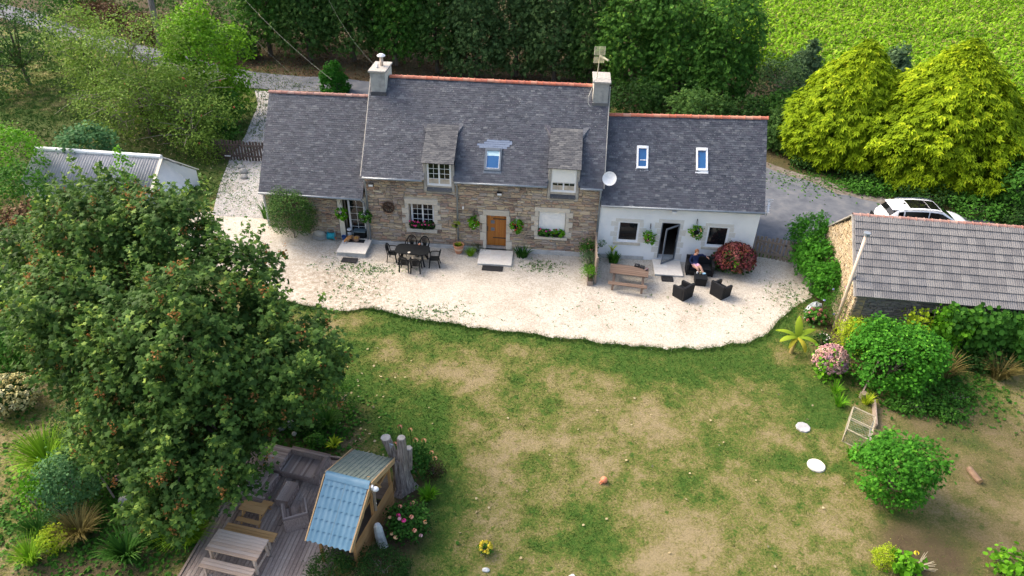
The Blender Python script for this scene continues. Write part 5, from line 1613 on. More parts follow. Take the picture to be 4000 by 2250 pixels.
def hand(name, wrist, d, palm_n, L, parent):
    """palm with four curled fingers of unequal length and a thumb from its side"""
    d = Vector(d).normalized(); n = Vector(palm_n); n = (n - d * n.dot(d)).normalized(); s = d.cross(n)
    w = Vector(wrist)
    J, E_, rr = [tuple(w), tuple(w + d * L * .28), tuple(w + d * L * .46)], [(0, 1), (1, 2)], [(.024, .018), (.036, .016), (.036, .015)]
    for k, (o, fl) in enumerate(((-.026, .40), (-.009, .48), (.009, .45), (.025, .36))):
        b = w + d * L * .46 + s * o
        i = len(J)
        J += [tuple(b), tuple(b + d * L * fl * .5 - n * .006), tuple(b + d * L * fl * .9 - n * .022)]
        E_ += [(2, i), (i, i + 1), (i + 1, i + 2)]
        rr += [.0095, .009, .008]
    b = w + d * L * .16 - s * .030
    i = len(J)
    J += [tuple(b), tuple(b + d * L * .2 - s * .028 - n * .006), tuple(b + d * L * .38 - s * .036 - n * .014)]
    E_ += [(1, i), (i, i + 1), (i + 1, i + 2)]
    rr += [.012, .010, .009]
    skin(name, J, E_, rr, skinm, parent, 1)
hand('hand', (-.15, -.20, .57), (.3, -.75, -.25), (0, .2, 1), .16, pt)
hand('hand', (.60, .11, .83), (.75, -.35, -.45), (.3, 0, 1), .16, pt)

# ================================================================== gates
def gate(name, label, a, b, h, m, zg, leaves=2, n=8, lab_light=None, seed=1, drop=0.0, diag=(1, -1)):
    """double leaf ledged and braced gate from a to b"""
    rnd = random.Random(seed)
    a, b = Vector((a[0], a[1], zg)), Vector((b[0], b[1], zg + drop))
    t = thing(name, label, 'gate', tuple(a))
    d = (b - a)
    L = d.length
    u = d.normalized()
    f = Vector((u.y, -u.x, 0)).normalized()   # towards the viewer
    up = Vector((0, 0, 1))
    pl = piece_meshes('plank', m, 3)
    X = []
    tot = n * leaves
    for i in range(tot):
        w = L / tot
        hh = h * rnd.uniform(.93, 1.04) 
        X.append(frame3(a + u * w * (i + .5) + up * (hh / 2 + .05), up, u, f, (hh, w * rnd.uniform(.60, .78), .025)))
    place('paling', pl, X, t)
    for k in range(leaves):
        p0, p1 = a + u * L * (k + .02) / leaves, a + u * L * (k + .98) / leaves
        for z in (.28 * h, .82 * h):
            MB().bar(p0 + up * z + f * .035, p1 + up * z + f * .035, .12 if False else .04, .11).build('rail', m, t)
        lo, hi = (p0, p1) if diag[k] > 0 else (p1, p0)
        MB().bar(lo.lerp(hi, .03) + up * (.30 * h) + f * .062, lo.lerp(hi, .97) + up * (.80 * h) + f * .062, .03, .09).build('brace', m, t)
    for p in (a - u * .08, b + u * .08):
        MB().bar(p - up * .1, p + up * (h * 1.08), .11, .11, (1, 0, 0)).build('gate_post', m, t)
    MB().rbox(a + u * L / 2 + up * (.82 * h) + f * .07, (.12, .05, .06)).build('latch', MT['black_metal'], t)
    return t
MT['dark_gate'] = mat('dark_gate_wood', [(.045, .032, .028), (.085, .062, .055), (.14, .115, .10)], 5, .85, .4, pieces=[(.05, .036, .032), (.085, .062, .055), (.12, .095, .082)], pmix=.6)
gt = gate('timber_gate', 'dark stained double gate across the gravel drive at the left', (-11.1, 7.45), (-8.1, 7.5), 1.25, MT['dark_gate'], .66, n=8, seed=2, diag=(1, 1))
MB().rbox((-10.4, 7.36, 1.0), (.36, .02, .06)).build('label_plate', MT['white_plastic'], gt)
gate('timber_gate', 'grey weathered double gate between the white wing and the green shrub', (19.5, 1.02), (22.3, .15), 1.2, MT['old_wood'], .02, n=8, seed=3, diag=(-1, -1))

# ================================================================== barn at the right
bn = thing('stone_barn', 'low stone barn at the right edge under a ribbed grey tile roof', 'barn', (22.3, -5.5, 0))
BQ = [(21.95, -5.66, 2.32), (31.5, -6.02, 2.30), (22.24, -2.50, 4.5), (31.8, -2.93, 4.5)]
BB = [(31.9, .1, 2.3), (22.62, .48, 2.3), (31.8, -2.93, 4.5), (22.24, -2.50, 4.5)]
rf = MB(); slab(rf, BQ, .05); slab(rf, BB, .05); rf.build('roof', MT['barn_tile'], bn)
fl, fr_ = Vector((22.12, -5.42, 0)), Vector((31.6, -5.78, 0))
ux = (fr_ - fl).normalized(); nin = Vector((-ux.y, ux.x, 0))
w = MB()
HB = (3.1, 4.9, 1.25, 1.68)
def bwall(x0, x1, z0, z1):
    P = lambda x, y, z: fl + ux * x + nin * y + Vector((0, 0, z))
    w.hexa([P(x0, .03, z0), P(x1, .03, z0), P(x1, .4, z0), P(x0, .4, z0), P(x0, .03, z1), P(x1, .03, z1), P(x1, .4, z1), P(x0, .4, z1)])
bwall(0, 3.1, -.1, 2.3); bwall(3.1, 4.9, -.1, .2); bwall(3.1, 4.9, 1.68, 2.3); bwall(4.9, 9.4, -.1, 2.3)
w.build('wall', MT['mortar_grey'], bn)
w = MB()
P = lambda x, y, z: fl + ux * x + nin * y + Vector((0, 0, z))
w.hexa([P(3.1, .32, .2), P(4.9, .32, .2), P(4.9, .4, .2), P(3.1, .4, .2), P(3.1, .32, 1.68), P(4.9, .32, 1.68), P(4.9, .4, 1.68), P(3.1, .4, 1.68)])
w.build('dark_opening', MT['black_metal'], bn)  # black panel closing the opening, painted for the unlit barn inside
w = MB()
w.hexa([P(3.12, .1, .2), P(4.88, .1, .2), P(4.88, .14, .2), P(3.12, .14, .2), P(3.12, .1, 1.24), P(4.0, .1, 1.24), P(4.0, .14, 1.24), P(3.12, .14, 1.24)])
w.hexa([P(4.0, .1, .2), P(4.88, .1, .2), P(4.88, .14, .2), P(4.0, .14, .2), P(4.0, .1, 1.1), P(4.88, .1, 1.1), P(4.88, .14, 1.1), P(4.0, .14, 1.1)])
w.build('board_panel', MT['fibre_cement'], bn)
w = MB(); w.hexa([P(2.9, -.03, 1.68), P(5.1, -.03, 1.68), P(5.1, .3, 1.68), P(2.9, .3, 1.68), P(2.9, -.03, 1.84), P(5.1, -.03, 1.84), P(5.1, .3, 1.84), P(2.9, .3, 1.84)])
w.build('lintel', MT['old_wood'], bn)
lay_stones(0, 7.6, .1, 2.26, [(3.1, 4.9, .2, 1.7), (2.9, 5.1, 1.66, 1.86)], bn, PM['stone_dark'], origin=fl, ux=ux, limit=150, seed=5, stuff='rubble_front')
g0, g1 = Vector((22.60, .36, 0)), Vector((22.10, -5.44, 0))
gx = (g1 - g0).normalized(); gn = Vector((-gx.y, gx.x, 0))
GL = (g1 - g0).length
w = MB()
G = lambda x, y, z: g0 + gx * x + gn * y + Vector((0, 0, z))
w.raw([G(0, .03, -.1), G(GL, .03, -.1), G(GL, .03, 2.26), G(GL / 2, .03, 4.4), G(0, .03, 2.26), G(0, .4, -.1), G(GL, .4, -.1), G(GL, .4, 2.26), G(GL / 2, .4, 4.4), G(0, .4, 2.26)],
      [(0, 1, 2, 3, 4), (9, 8, 7, 6, 5), (0, 5, 6, 1), (1, 6, 7, 2), (2, 7, 8, 3), (3, 8, 9, 4), (4, 9, 5, 0)])
w.build('gable_wall', MT['stone_cream'], bn)
lay_stones(0.02, GL - .02, .1, 4.4, [], bn, PM['stone_cream'], origin=g0, ux=gx, limit=150, seed=6, top=lambda x: 2.28 + 2.14 * (1 - abs(x - GL / 2) / (GL / 2)), hmin=.09, hmax=.17, stuff='rubble_gable')
MB().bar((21.96, -5.6, 2.27), (22.22, -2.5, 4.46), .12, .06, (0, -.57, .82)).bar((22.22, -2.5, 4.46), (22.6, .44, 2.27), .12, .06, (0, .57, .82)).build('verge', MT['mortar_grey'], bn)
# ribbed tiles
def rib_tile(m):
    v, f = [], []
    k = 9
    for y, lift in ((-.5, .0), (.5, 0)):
        for i in range(k):
            x = -.5 + i / (k - 1)
            v.append((x, y, .9 if i % 2 else .35))
    for i in range(k - 1): f.append((i, i + 1, k + i + 1, k + i))
    for i in range(k): v.append((-.5 + i / (k - 1), -.5, -.6))
    for i in range(k - 1): f.append((i + 1, i, 2 * k + i, 2 * k + i + 1))
    me = bpy.data.meshes.new('roof_tile'); me.from_pydata(v, [], f); me.materials.append(m)
    return me
u_, w_, n_ = roof_axes(BQ)
X = []
rows = 11
rnd = random.Random(9)
for r in range(rows):
    t_ = (r + .5) / rows
    a_, b_ = Vector(BQ[0]).lerp(Vector(BQ[2]), t_), Vector(BQ[1]).lerp(Vector(BQ[3]), t_)
    Wd = (b_ - a_).length
    Hh = (Vector(BQ[2]) - Vector(BQ[0])).length / rows
    k = 27
    for c in range(k):
        p = a_.lerp(b_, (c + .5) / k) + n_ * (.035 + rnd.uniform(0, .006))
        tl = .10 + rnd.uniform(-.012, .012)
        y = (w_ * math.cos(tl) - n_ * math.sin(tl)).normalized()
        X.append(frame3(p, u_, y, u_.cross(y), (Wd / k - .004, Hh * 1.06, .026)))
place('roof_tile', [rib_tile(MT['barn_tile'])], X, bn, 300, 'roof_tiles')
ridge_tiles((22.2, -2.5, 4.47), (31.8, -2.93, 4.47), 29, bn, MT['ridge_old'], .115)
t = tag(MB().tube([(22.05, -5.75, .0), (22.05, -5.75, .05)], .09, 12).build('x', None)); bpy.data.objects.remove(t)
t = thing('stove_pipe', 'tall cream flue pipe standing against the barn gable', 'pipe', (21.88, -4.95, 0))
MB().tube([(0, 0, -.1), (0, 0, 2.4), (0, 0, 4.8)], .075, 12).build('pipe', MT['cream_pipe'], t, local=True, smooth=True)
MB().tube([(0, 0, 4.8), (0, 0, 4.84)], .11, 12).tube([(0, 0, 4.9), (0, 0, 4.94)], .135, 12).tube([(0, 0, 4.84), (0, 0, 4.9)], .05, 8).build('cowl', MT['zinc'], t, local=True)

# ================================================================== white car
ct = thing('parked_car', 'white estate car with a dark panoramic roof parked behind the barn', 'car', (29.25, 4.8, .05), R(0.6))
CW = .92
st = [(-2.38, .52, .80, .62), (-2.30, .34, .92, .80), (-2.05, .24, 1.00, .90), (-1.5, .22, 1.02, .935), (-.6, .22, 1.0, .94), (.3, .22, .98, .94), (1.0, .22, .96, .935), (1.6, .22, .90, .915), (2.05, .24, .82, .86), (2.30, .30, .72, .72), (2.40, .42, .60, .55)]
v, f = [], []
for x, zb, zs, hw in st:
    v += [(x, -hw * .92, zb), (x, -hw, zb + .14), (x, -hw * 1.0, (zb + zs) / 2 + .05), (x, -hw * .97, zs - .05), (x, -hw * .88, zs), (x, 0, zs + .045),
          (x, hw * .88, zs), (x, hw * .97, zs - .05), (x, hw, (zb + zs) / 2 + .05), (x, hw, zb + .14), (x, hw * .92, zb)]
for i in range(len(st) - 1):
    for k in range(10): f.append((i * 11 + k, i * 11 + k + 1, (i + 1) * 11 + k + 1, (i + 1) * 11 + k))
    f.append((i * 11 + 10, i * 11, (i + 1) * 11, (i + 1) * 11 + 10))
f.append(tuple(range(11))[::-1]); f.append(tuple((len(st) - 1) * 11 + k for k in range(11)))
cb = MB().raw(v, f).build('body', MT['car_white'], ct, local=True, smooth=True)
sb = cb.modifiers.new('sub', 'SUBSURF'); sb.levels = sb.render_levels = 1
# greenhouse: sections along the car (x, base z, top z, half width base, half width top)
gs = [(-2.16, 1.00, 1.06, .74, .66), (-1.78, 1.02, 1.44, .80, .62), (-1.45, 1.02, 1.52, .83, .64), (-.5, 1.0, 1.57, .85, .66), (.25, .98, 1.54, .85, .66), (.55, .97, 1.47, .84, .65), (1.38, .94, .99, .78, .72)]
v, f = [], []
for x, zb, zt, hb, ht in gs:
    v += [(x, -hb, zb - .05), (x, -hb * .99, zb), (x, -(ht + .05), zt - .055), (x, -ht, zt), (x, 0, zt + .025), (x, ht, zt), (x, ht + .05, zt - .055), (x, hb * .99, zb), (x, hb, zb - .05)]
for i in range(len(gs) - 1):
    for k in range(8): f.append((i * 9 + k, i * 9 + k + 1, (i + 1) * 9 + k + 1, (i + 1) * 9 + k))
f.append(tuple(reversed(range(9)))); f.append(tuple((len(gs) - 1) * 9 + k for k in range(9)))
cabin = MB().raw(v, f).build('cabin', MT['car_white'], ct, local=True, smooth=True)
em = cabin.modifiers.new('edge', 'BEVEL'); em.width = .03; em.segments = 2; em.limit_method = 'ANGLE'
def gq(i0, i1, k0, k1, s0=.0, s1=1.0, q0=0.0, q1=1.0, out=.012):
    """a glass patch over the cabin between sections i0..i1 and rows k0..k1, lifted by out"""
    mb = MB()
    n = 6
    G_ = [v[i * 9 + k] for i in range(len(gs)) for k in range(9)]
    def at(s, q):
        x = i0 + (i1 - i0) * s
        i = min(int(x), len(gs) - 2); fx = x - i
        y = k0 + (k1 - k0) * q
        k = min(int(y), 7); fy = y - k
        a = Vector(G_[i * 9 + k]).lerp(Vector(G_[i * 9 + k + 1]), fy)
        b = Vector(G_[(i + 1) * 9 + k]).lerp(Vector(G_[(i + 1) * 9 + k + 1]), fy)
        return a.lerp(b, fx)
    nx, ny = 10, 4
    pts = [[at(s0 + (s1 - s0) * a / nx, q0 + (q1 - q0) * b / ny) for b in range(ny + 1)] for a in range(nx + 1)]
    vs, fs = [], []
    for a in range(nx + 1):
        for b in range(ny + 1):
            pa = pts[min(a + 1, nx)][b] - pts[max(a - 1, 0)][b]
            pb = pts[a][min(b + 1, ny)] - pts[a][max(b - 1, 0)]
            nn_ = pb.cross(pa)
            if nn_.length > 1e-9: nn_.normalize()
            c = Vector((0, 0, .9))
            if nn_.dot(pts[a][b] - Vector((pts[a][b].x * .7, 0, .9))) < 0: nn_ = -nn_
            vs.append(pts[a][b] + nn_ * out)
    for a in range(nx):
        for b in range(ny):
            fs.append((a * (ny + 1) + b, a * (ny + 1) + b + 1, (a + 1) * (ny + 1) + b + 1, (a + 1) * (ny + 1) + b))
    return mb.raw(vs, fs)
gq(5, 6, 3.15, 4.85, .0, .94, 0, 1).build('windscreen', MT['car_glass'], ct, local=True)
gq(0, 1, 3.0, 5.0, .12, .92).build('rear_window', MT['car_glass'], ct, local=True)
for s in (0, 1):
    k0, k1 = (1.12, 1.92) if s == 0 else (6.88, 6.08)
    for i0, i1 in ((1.15, 1.95), (2.05, 3.42), (3.48, 5.6)):
        gq(i0, i1, k0, k1).build('side_window', MT['car_glass'], ct, local=True)
gq(2.35, 4.75, 3.25, 4.75, 0, .49).build('sunroof', MT['car_glass'], ct, local=True)
gq(2.35, 4.75, 3.25, 4.75, .505, 1).build('sunroof', MT['car_glass'], ct, local=True)
for s in (-1, 1):
    MB().tube([(-1.5, s * .70, 1.51), (-1.3, s * .71, 1.56), (0, s * .725, 1.585), (.35, s * .72, 1.54), (.5, s * .715, 1.49)], .018, 6).build('roof_rail', MT['grey_metal'], ct, local=True)
    MB().hexa([(.9, s * .93, .98), (1.1, s * .93, .98), (1.1, s * 1.1, .98), (.9, s * 1.1, .98), (.92, s * .93, 1.12), (1.06, s * .93, 1.12), (1.06, s * 1.08, 1.12), (.92, s * 1.08, 1.12)]).build('mirror', MT['car_white'], ct, local=True, bevel=.03)
    MB().hexa([(-2.30, s * .50, .80), (-2.10, s * .90, .80), (-2.06, s * .90, .80), (-2.2, s * .5, .80), (-2.27, s * .50, .92), (-2.08, s * .885, .94), (-2.04, s * .885, .94), (-2.2, s * .5, .92)]).build('tail_light', MT['red_lamp'], ct, local=True)
    MB().hexa([(2.06, s * .62, .62), (2.27, s * .55, .60), (2.20, s * .80, .60), (2.0, s * .85, .64), (2.05, s * .62, .76), (2.24, s * .55, .71), (2.14, s * .80, .71), (1.98, s * .84, .76)]).build('headlight', MT['glass_dark'], ct, local=True)
    for x in (-1.42, 1.45):
        wl = MB().tube([(x, s * .70, .33), (x, s * .93, .33)], .335, 20).build('wheel', MT['tyre'], ct, local=True, smooth=False)
        MB().tube([(x, s * .931, .33), (x, s * .94, .33)], .22, 14).build('rim', MT['steel'], wl, local=True)
MB().hexa([(-2.02, -.60, 1.42), (-1.72, -.64, 1.455), (-1.72, .64, 1.455), (-2.02, .60, 1.42), (-2.04, -.60, 1.45), (-1.72, -.64, 1.50), (-1.72, .64, 1.50), (-2.04, .60, 1.45)]).build('spoiler', MT['car_white'], ct, local=True, bevel=.012)
MB().box(-2.405, -2.38, -.26, .26, .60, .72).build('number_plate', MT['white_plastic'], ct, local=True)
MB().box(-2.42, -2.34, -.9, -.55, .40, .60).box(-2.42, -2.34, .55, .9, .40, .60).build('bumper_trim', MT['black_plastic'], ct, local=True)
MB().hexa([(-1.3, -.02, 1.55), (-1.15, -.02, 1.56), (-1.15, .02, 1.56), (-1.3, .02, 1.55), (-1.31, -.008, 1.64), (-1.28, -.008, 1.64), (-1.28, .008, 1.64), (-1.31, .008, 1.64)]).build('roof_aerial', MT['black_plastic'], ct, local=True)

# ================================================================== shed on the left
sd = thing('garden_shed', 'low shed with a corrugated fibre cement roof and a white gable, half behind the maple', 'shed', (-15, 3, .5))
ap, al = Vector((-11.96, 3.16, 2.62)), Vector((-19.15, 3.36, 2.62))
rv = al - ap
ef, eb = Vector((-11.85, 1.2, 1.55)), Vector((-10.55, 4.0, 1.62))
SQ = [tuple(ef + rv), tuple(ef), tuple(al), tuple(ap)]
def corr_mesh(W, H, n, m, amp=.028):
    v, f = [], []
    k = n * 4 + 1
    for j, y in enumerate((-.5, .5)):
        for i in range(k):
            v.append(((i / (k - 1) - .5) * W, y * H, amp * math.sin(2 * math.pi * i / 4)))
    for i in range(k - 1): f.append((i, i + 1, k + i + 1, k + i))
    base = len(v)
    for i in range(k): v.append((v[i][0], v[i][1], v[i][2] - .012))
    for i in range(k - 1): f.append((i + 1, i, base + i, base + i + 1))
    me = bpy.data.meshes.new('roof_sheet'); me.from_pydata(v, [], f); me.materials.append(m)
    return me
def lay_sheets(q, parent, cols, rows, ribs, m, name='roof_sheet', lift=.03, amp=.028):
    u, w, n = roof_axes(q)
    eL, eR, rL, rR = (Vector(p) for p in q)
    W, H = (eR - eL).length / cols, (rL - eL).dot(w) / rows
    me = corr_mesh(W * 1.02, H * 1.06, ribs, m, amp)
    for p in me.polygons: p.use_smooth = True
    off = wloc(parent)
    for c in range(cols):
        for r in range(rows):
            s, t_ = (c + .5) / cols, (r + .5) / rows
            p = eL.lerp(eR, s).lerp(rL.lerp(rR, s), t_) + n * (lift + .012 * r) - off
            o = bpy.data.objects.new(name, me); COL.objects.link(o); o.parent = parent
            sl = ((rL + rR) - (eL + eR)).normalized()
            o.matrix_basis = frame3(p, u, (sl - n * sl.dot(n)).normalized(), n, (1, 1, 1))
lay_sheets(SQ, sd, 8, 1, 6, MT['fibre_cement'])
lay_sheets([tuple(eb), tuple(eb + rv), tuple(ap), tuple(al)], sd, 8, 1, 6, MT['fibre_cement'])
MB().tube([al + Vector((0, 0, .06)), ap + Vector((0, 0, .06))], .13, 10).build('ridge_cap', MT['render_white'], sd)
o_ = rv.normalized() * .12
def S(p, z): return Vector((p.x, p.y, z)) + o_
for dx in (Vector((0, 0, 0)), rv * .965):
    A, B, Cc = ef + dx, eb + dx, ap + dx
    n_ = rv.normalized() * .08
    g = MB()
    pts = [Vector((A.x, A.y, .3)) + o_, Vector((B.x, B.y, .3)) + o_, Vector((B.x, B.y, B.z - .02)) + o_, Vector((Cc.x, Cc.y, Cc.z - .03)) + o_, Vector((A.x, A.y, A.z - .02)) + o_]
    g.raw(pts + [p + n_ for p in pts], [(0, 1, 2, 3, 4), (9, 8, 7, 6, 5), (0, 5, 6, 1), (1, 6, 7, 2), (4, 9, 5, 0)])
    g.build('gable_wall', MT['render_white'], sd)
MB().hexa([S(ef, .3) + Vector((0, .1, 0)), S(ef + rv * .96, .3) + Vector((0, .1, 0)), S(ef + rv * .96, .3) + Vector((0, .2, 0)), S(ef, .3) + Vector((0, .2, 0)),
           S(ef, 1.5) + Vector((0, .1, 0)), S(ef + rv * .96, 1.5) + Vector((0, .1, 0)), S(ef + rv * .96, 1.5) + Vector((0, .2, 0)), S(ef, 1.5) + Vector((0, .2, 0))]).build('wall', MT['render_white'], sd)
up_ = (0, 0, 1)
MB().bar(ef + Vector((.03, 0, .03)), ap + Vector((.03, 0, .06)), .16, .05, (0, -.5, .9)).bar(ap + Vector((.03, 0, .06)), eb + Vector((.03, 0, .03)), .16, .05, (0, .5, .9)).build('barge_board', MT['cement_cream'], sd)
# ================================================================== timber deck and its furniture
DK = R(-3.6)      # the deck boards run away from the viewer, turned a little
dk = thing('timber_deck', 'weathered timber deck with narrow boards at the bottom of the garden', 'deck', (1.35, -17.1, 0))
dk.rotation_euler = (0, 0, DK)
pm = piece_meshes('plank', MT['deck_wood'], 4, 8)
rnd = random.Random(12)
for i in range(33):
    x = -1.98 + i * .126
    y = -3.2
    y1 = 2.55 + .10 * (i / 33)
    while y < y1 - .1:
        L = rnd.choice((1.6, 2.1, 2.6, 3.2)) if y > -3.2 else rnd.choice((1.1, 1.9, 2.5, 3.0))
        e = min(y + L, y1)
        if y1 - e < .4: e = y1
        o = bpy.data.objects.new('deck_board', pm[rnd.randrange(4)])
        COL.objects.link(o); o.parent = dk
        o.matrix_basis = Matrix.Translation((x, (y + e) / 2, .085 + rnd.uniform(-.004, .004))) @ Matrix.Rotation(math.pi / 2 + rnd.uniform(-.002, .002), 4, 'Z') @ Matrix.Diagonal((e - y - .006, .116, .03, 1))
        y = e
MB().box(-2.12, -2.05, -3.2, 2.6, -.05, .13).build('edge_beam', MT['old_wood'], dk, local=True)
MB().box(-2.05, 2.2, 2.68, 2.75, -.05, .16).build('edge_beam', MT['deck_wood'], dk, local=True)
MB().box(-2.04, 2.1, -3.15, 2.6, -.05, .05).build('joists', MT['soil'], dk, local=True)

MT['rs'] = MT['rattan_slats']
strip_m = piece_meshes('plank', MT['rattan_slats'], 4, 3)
def strips(parent, x0, x1, y0, y1, z, n, along='x', th=.02, name='woven_strip'):
    for i in range(n):
        o = bpy.data.objects.new(name, strip_m[i % 4])
        COL.objects.link(o); o.parent = parent
        if along == 'x':
            w = (y1 - y0) / n
            o.location = ((x0 + x1) / 2, y0 + w * (i + .5), z)
            o.scale = (x1 - x0, w * .93, th)
        else:
            w = (x1 - x0) / n
            o.location = (x0 + w * (i + .5), (y0 + y1) / 2, z)
            o.rotation_euler = (0, 0, math.pi / 2)
            o.scale = (y1 - y0, w * .93, th)
RA = R(-10)
t = thing('woven_box_seat', 'flat topped grey woven corner module at the far left end of the deck sofa', 'sofa module', (.47, -14.92, .1), RA, 'grey woven deck furniture')
MB().box(-.38, .38, -.42, .42, .0, .46).build('body', MT['rattan_grey'], t, local=True, bevel=.012)
strips(t, -.385, .385, -.425, .425, .47, 13)
t = thing('woven_sofa', 'grey woven two seat sofa without cushions at the far end of the deck', 'sofa', (1.55, -15.08, .1), RA, 'grey woven deck furniture')
MB().box(-.68, .68, -.46, .30, 0, .26).build('base', MT['rattan_grey'], t, local=True, bevel=.01)
strips(t, -.67, -.01, -.45, .30, .27, 9, 'y'); strips(t, .01, .55, -.45, .30, .27, 7, 'y')
MB().box(-.68, .68, .31, .45, 0, .50).build('backrest', MT['rattan_grey'], t, local=True, bevel=.012)
MB().box(.56, .69, -.46, .30, .265, .50).build('armrest', MT['rattan_grey'], t, local=True, bevel=.012)
strips(t, -.69, .69, .30, .46, .51, 2); strips(t, .55, .70, -.46, .29, .51, 2, 'y')
t = thing('woven_sofa', 'grey woven seat module half hidden under the maple branches', 'sofa', (.28, -15.9, .1), RA, 'grey woven deck furniture')
MB().box(-.42, .42, -.45, .45, 0, .26).build('base', MT['rattan_grey'], t, local=True, bevel=.01)
strips(t, -.30, .42, -.44, .44, .27, 9, 'y')
MB().box(-.46, -.32, -.45, .45, .265, .5).build('backrest', MT['rattan_grey'], t, local=True, bevel=.012)
t = thing('woven_sofa', 'grey woven seat module next to the low slatted box, mostly under leaves', 'sofa', (.25, -16.55, .1), RA, 'grey woven deck furniture')
MB().box(-.42, .42, -.2, .2, 0, .26).build('base', MT['rattan_grey'], t, local=True, bevel=.01)
strips(t, -.42, .42, -.2, .2, .27, 5, 'x')
t = thing('woven_coffee_table', 'low grey woven box table in the middle of the deck seats', 'table', (1.28, -16.24, .1), R(-7), 'grey woven deck furniture')
MB().box(-.235, .235, -.38, .38, 0, .31).build('body', MT['rattan_grey'], t, local=True, bevel=.012)
strips(t, -.24, .24, -.385, .385, .32, 7, 'y')
t = thing('woven_armchair', 'grey woven armchair turned away beside the blue roofed shelter', 'armchair', (1.86, -17.08, .1), R(205), 'grey woven deck furniture')
MB().box(-.36, .36, -.34, .24, 0, .25).build('base', MT['rattan_grey'], t, local=True, bevel=.01)
strips(t, -.26, .26, -.34, .24, .26, 7, 'y')
MB().box(-.37, .37, .245, .37, 0, .56).build('backrest', MT['rattan_grey'], t, local=True, bevel=.012)
for s in (-1, 1):
    MB().box(min(s * .27, s * .37), max(s * .27, s * .37), -.34, .24, .255, .53).build('armrest', MT['rattan_grey'], t, local=True, bevel=.012)
    strips(t, min(s * .265, s * .375), max(s * .265, s * .375), -.35, .25, .54, 2, 'y')
strips(t, -.375, .375, .24, .375, .57, 2)

t = thing('children_picnic_table', 'small honey coloured picnic table on the deck under the maple', 'picnic table', (.55, -17.05, .1), R(-9))
pn = piece_meshes('plank', MT['pine'], 3)
boards(t, 'top_board', pn, -.42, .42, -.19, .19, .45, 3, .025, .006)
boards(t, 'seat_board', pn, -.40, .40, -.46, -.30, .26, 1, .025)
boards(t, 'seat_board', pn, -.40, .40, .30, .46, .26, 1, .025)
for x in (-.3, .3):
    for s in (-1, 1): MB().bar((x, s * .13, .43), (x, s * .36, 0), .03, .05, (1, 0, 0)).build('leg', MT['pine'], t, local=True)
    MB().box(x - .015, x + .015, -.42, .42, .20, .245).build('cross_beam', MT['pine'], t, local=True)
pw = piece_meshes('plank', MT['pale_wood'], 4)
t = thing('wooden_table', 'large pale table with peeling paint at the near end of the deck', 'table', (.69, -18.58, .1), R(-8.5))
boards(t, 'top_board', pw, -.81, .81, -.37, .37, .70, 7, .035, .008)
for x in (-.7, .7):
    for s in (-1, 1): MB().bar((x, s * .3, .68), (x, s * .32, 0), .07, .07, (1, 0, 0)).build('leg', MT['pale_wood'], t, local=True)
    MB().box(x - .02, x + .02, -.3, .3, .14, .20).build('stretcher', MT['pale_wood'], t, local=True)
MB().box(-.7, .7, -.02, .02, .60, .68).build('apron', MT['pale_wood'], t, local=True)
for x, y, lab in ((.77, -17.92, 'wooden bench on the far side of the large pale table'), (.57, -19.15, 'wooden bench on the near side of the large pale table')):
    t = thing('wooden_bench', lab, 'bench', (x, y, .1), R(-8.5), 'deck benches')
    boards(t, 'seat_board', piece_meshes('plank', MT['pale_wood'] if y < -19 else MT['pine'], 2, 4), -.82, .82, -.16, .16, .40, 3, .035, .01)
    for xx in (-.66, .66):
        for s in (-1, 1): MB().bar((xx, s * .1, .39), (xx, s * .13, 0), .06, .05, (1, 0, 0)).build('leg', MT['pale_wood'], t, local=True)
        MB().box(xx - .02, xx + .02, -.14, .14, .33, .378).build('cross_beam', MT['pale_wood'], t, local=True)

# ================================================================== blue roofed shelter
sl = thing('garden_shelter', 'open timber shelter with a light blue front roof and a mossy grey back roof', 'shelter', (3.8, -17.4, 0))
rL, rR = Vector((3.22, -17.40, 2.8)), Vector((4.56, -17.66, 2.8))
FQ = [(2.97, -18.86, 1.68), (4.25, -19.08, 1.68), tuple(rL), tuple(rR)]
BQ2 = [(4.73, -15.69, 1.68), (3.36, -15.43, 1.68), tuple(rR), tuple(rL)]
rf = MB(); slab(rf, FQ, .03); slab(rf, BQ2, .03); rf.build('roof_deck', MT['old_wood'], sl)
# tile effect metal panels: each sheet a row of shallow waves ending in a step
def tile_sheet(W, H, rows, ribs, m, name):
    v, f = [], []
    kx = ribs * 6 + 1
    prev = None
    for r in range(rows):
        for end in (0, 1):
            y = (r + end) / rows - .5
            z = .017 * (1 - end)
            row = []
            for i in range(kx):
                x = i / (kx - 1)
                wv_ = math.sin(2 * math.pi * i / 6)
                row.append(len(v))
                v.append(((x - .5) * W, (y + (-.012 * wv_ if end == 0 else 0)) * H, z + .0045 * wv_ + .012))
            if prev is not None:
                for i in range(kx - 1): f.append((prev[i], prev[i + 1], row[i + 1], row[i]))
            prev = row
    me = bpy.data.meshes.new(name); me.from_pydata(v, [], f); me.materials.append(m)
    return me
u, w, n = roof_axes(FQ)
W = (Vector(FQ[1]) - Vector(FQ[0])).length
H = (Vector(FQ[2]) - Vector(FQ[0])).dot(w)
sl_dir = ((Vector(FQ[2]) + Vector(FQ[3])) - (Vector(FQ[0]) + Vector(FQ[1]))).normalized()
me = tile_sheet(W / 2 * 1.01, H, 6, 4, MT['blue_sheet'], 'roof_sheet')
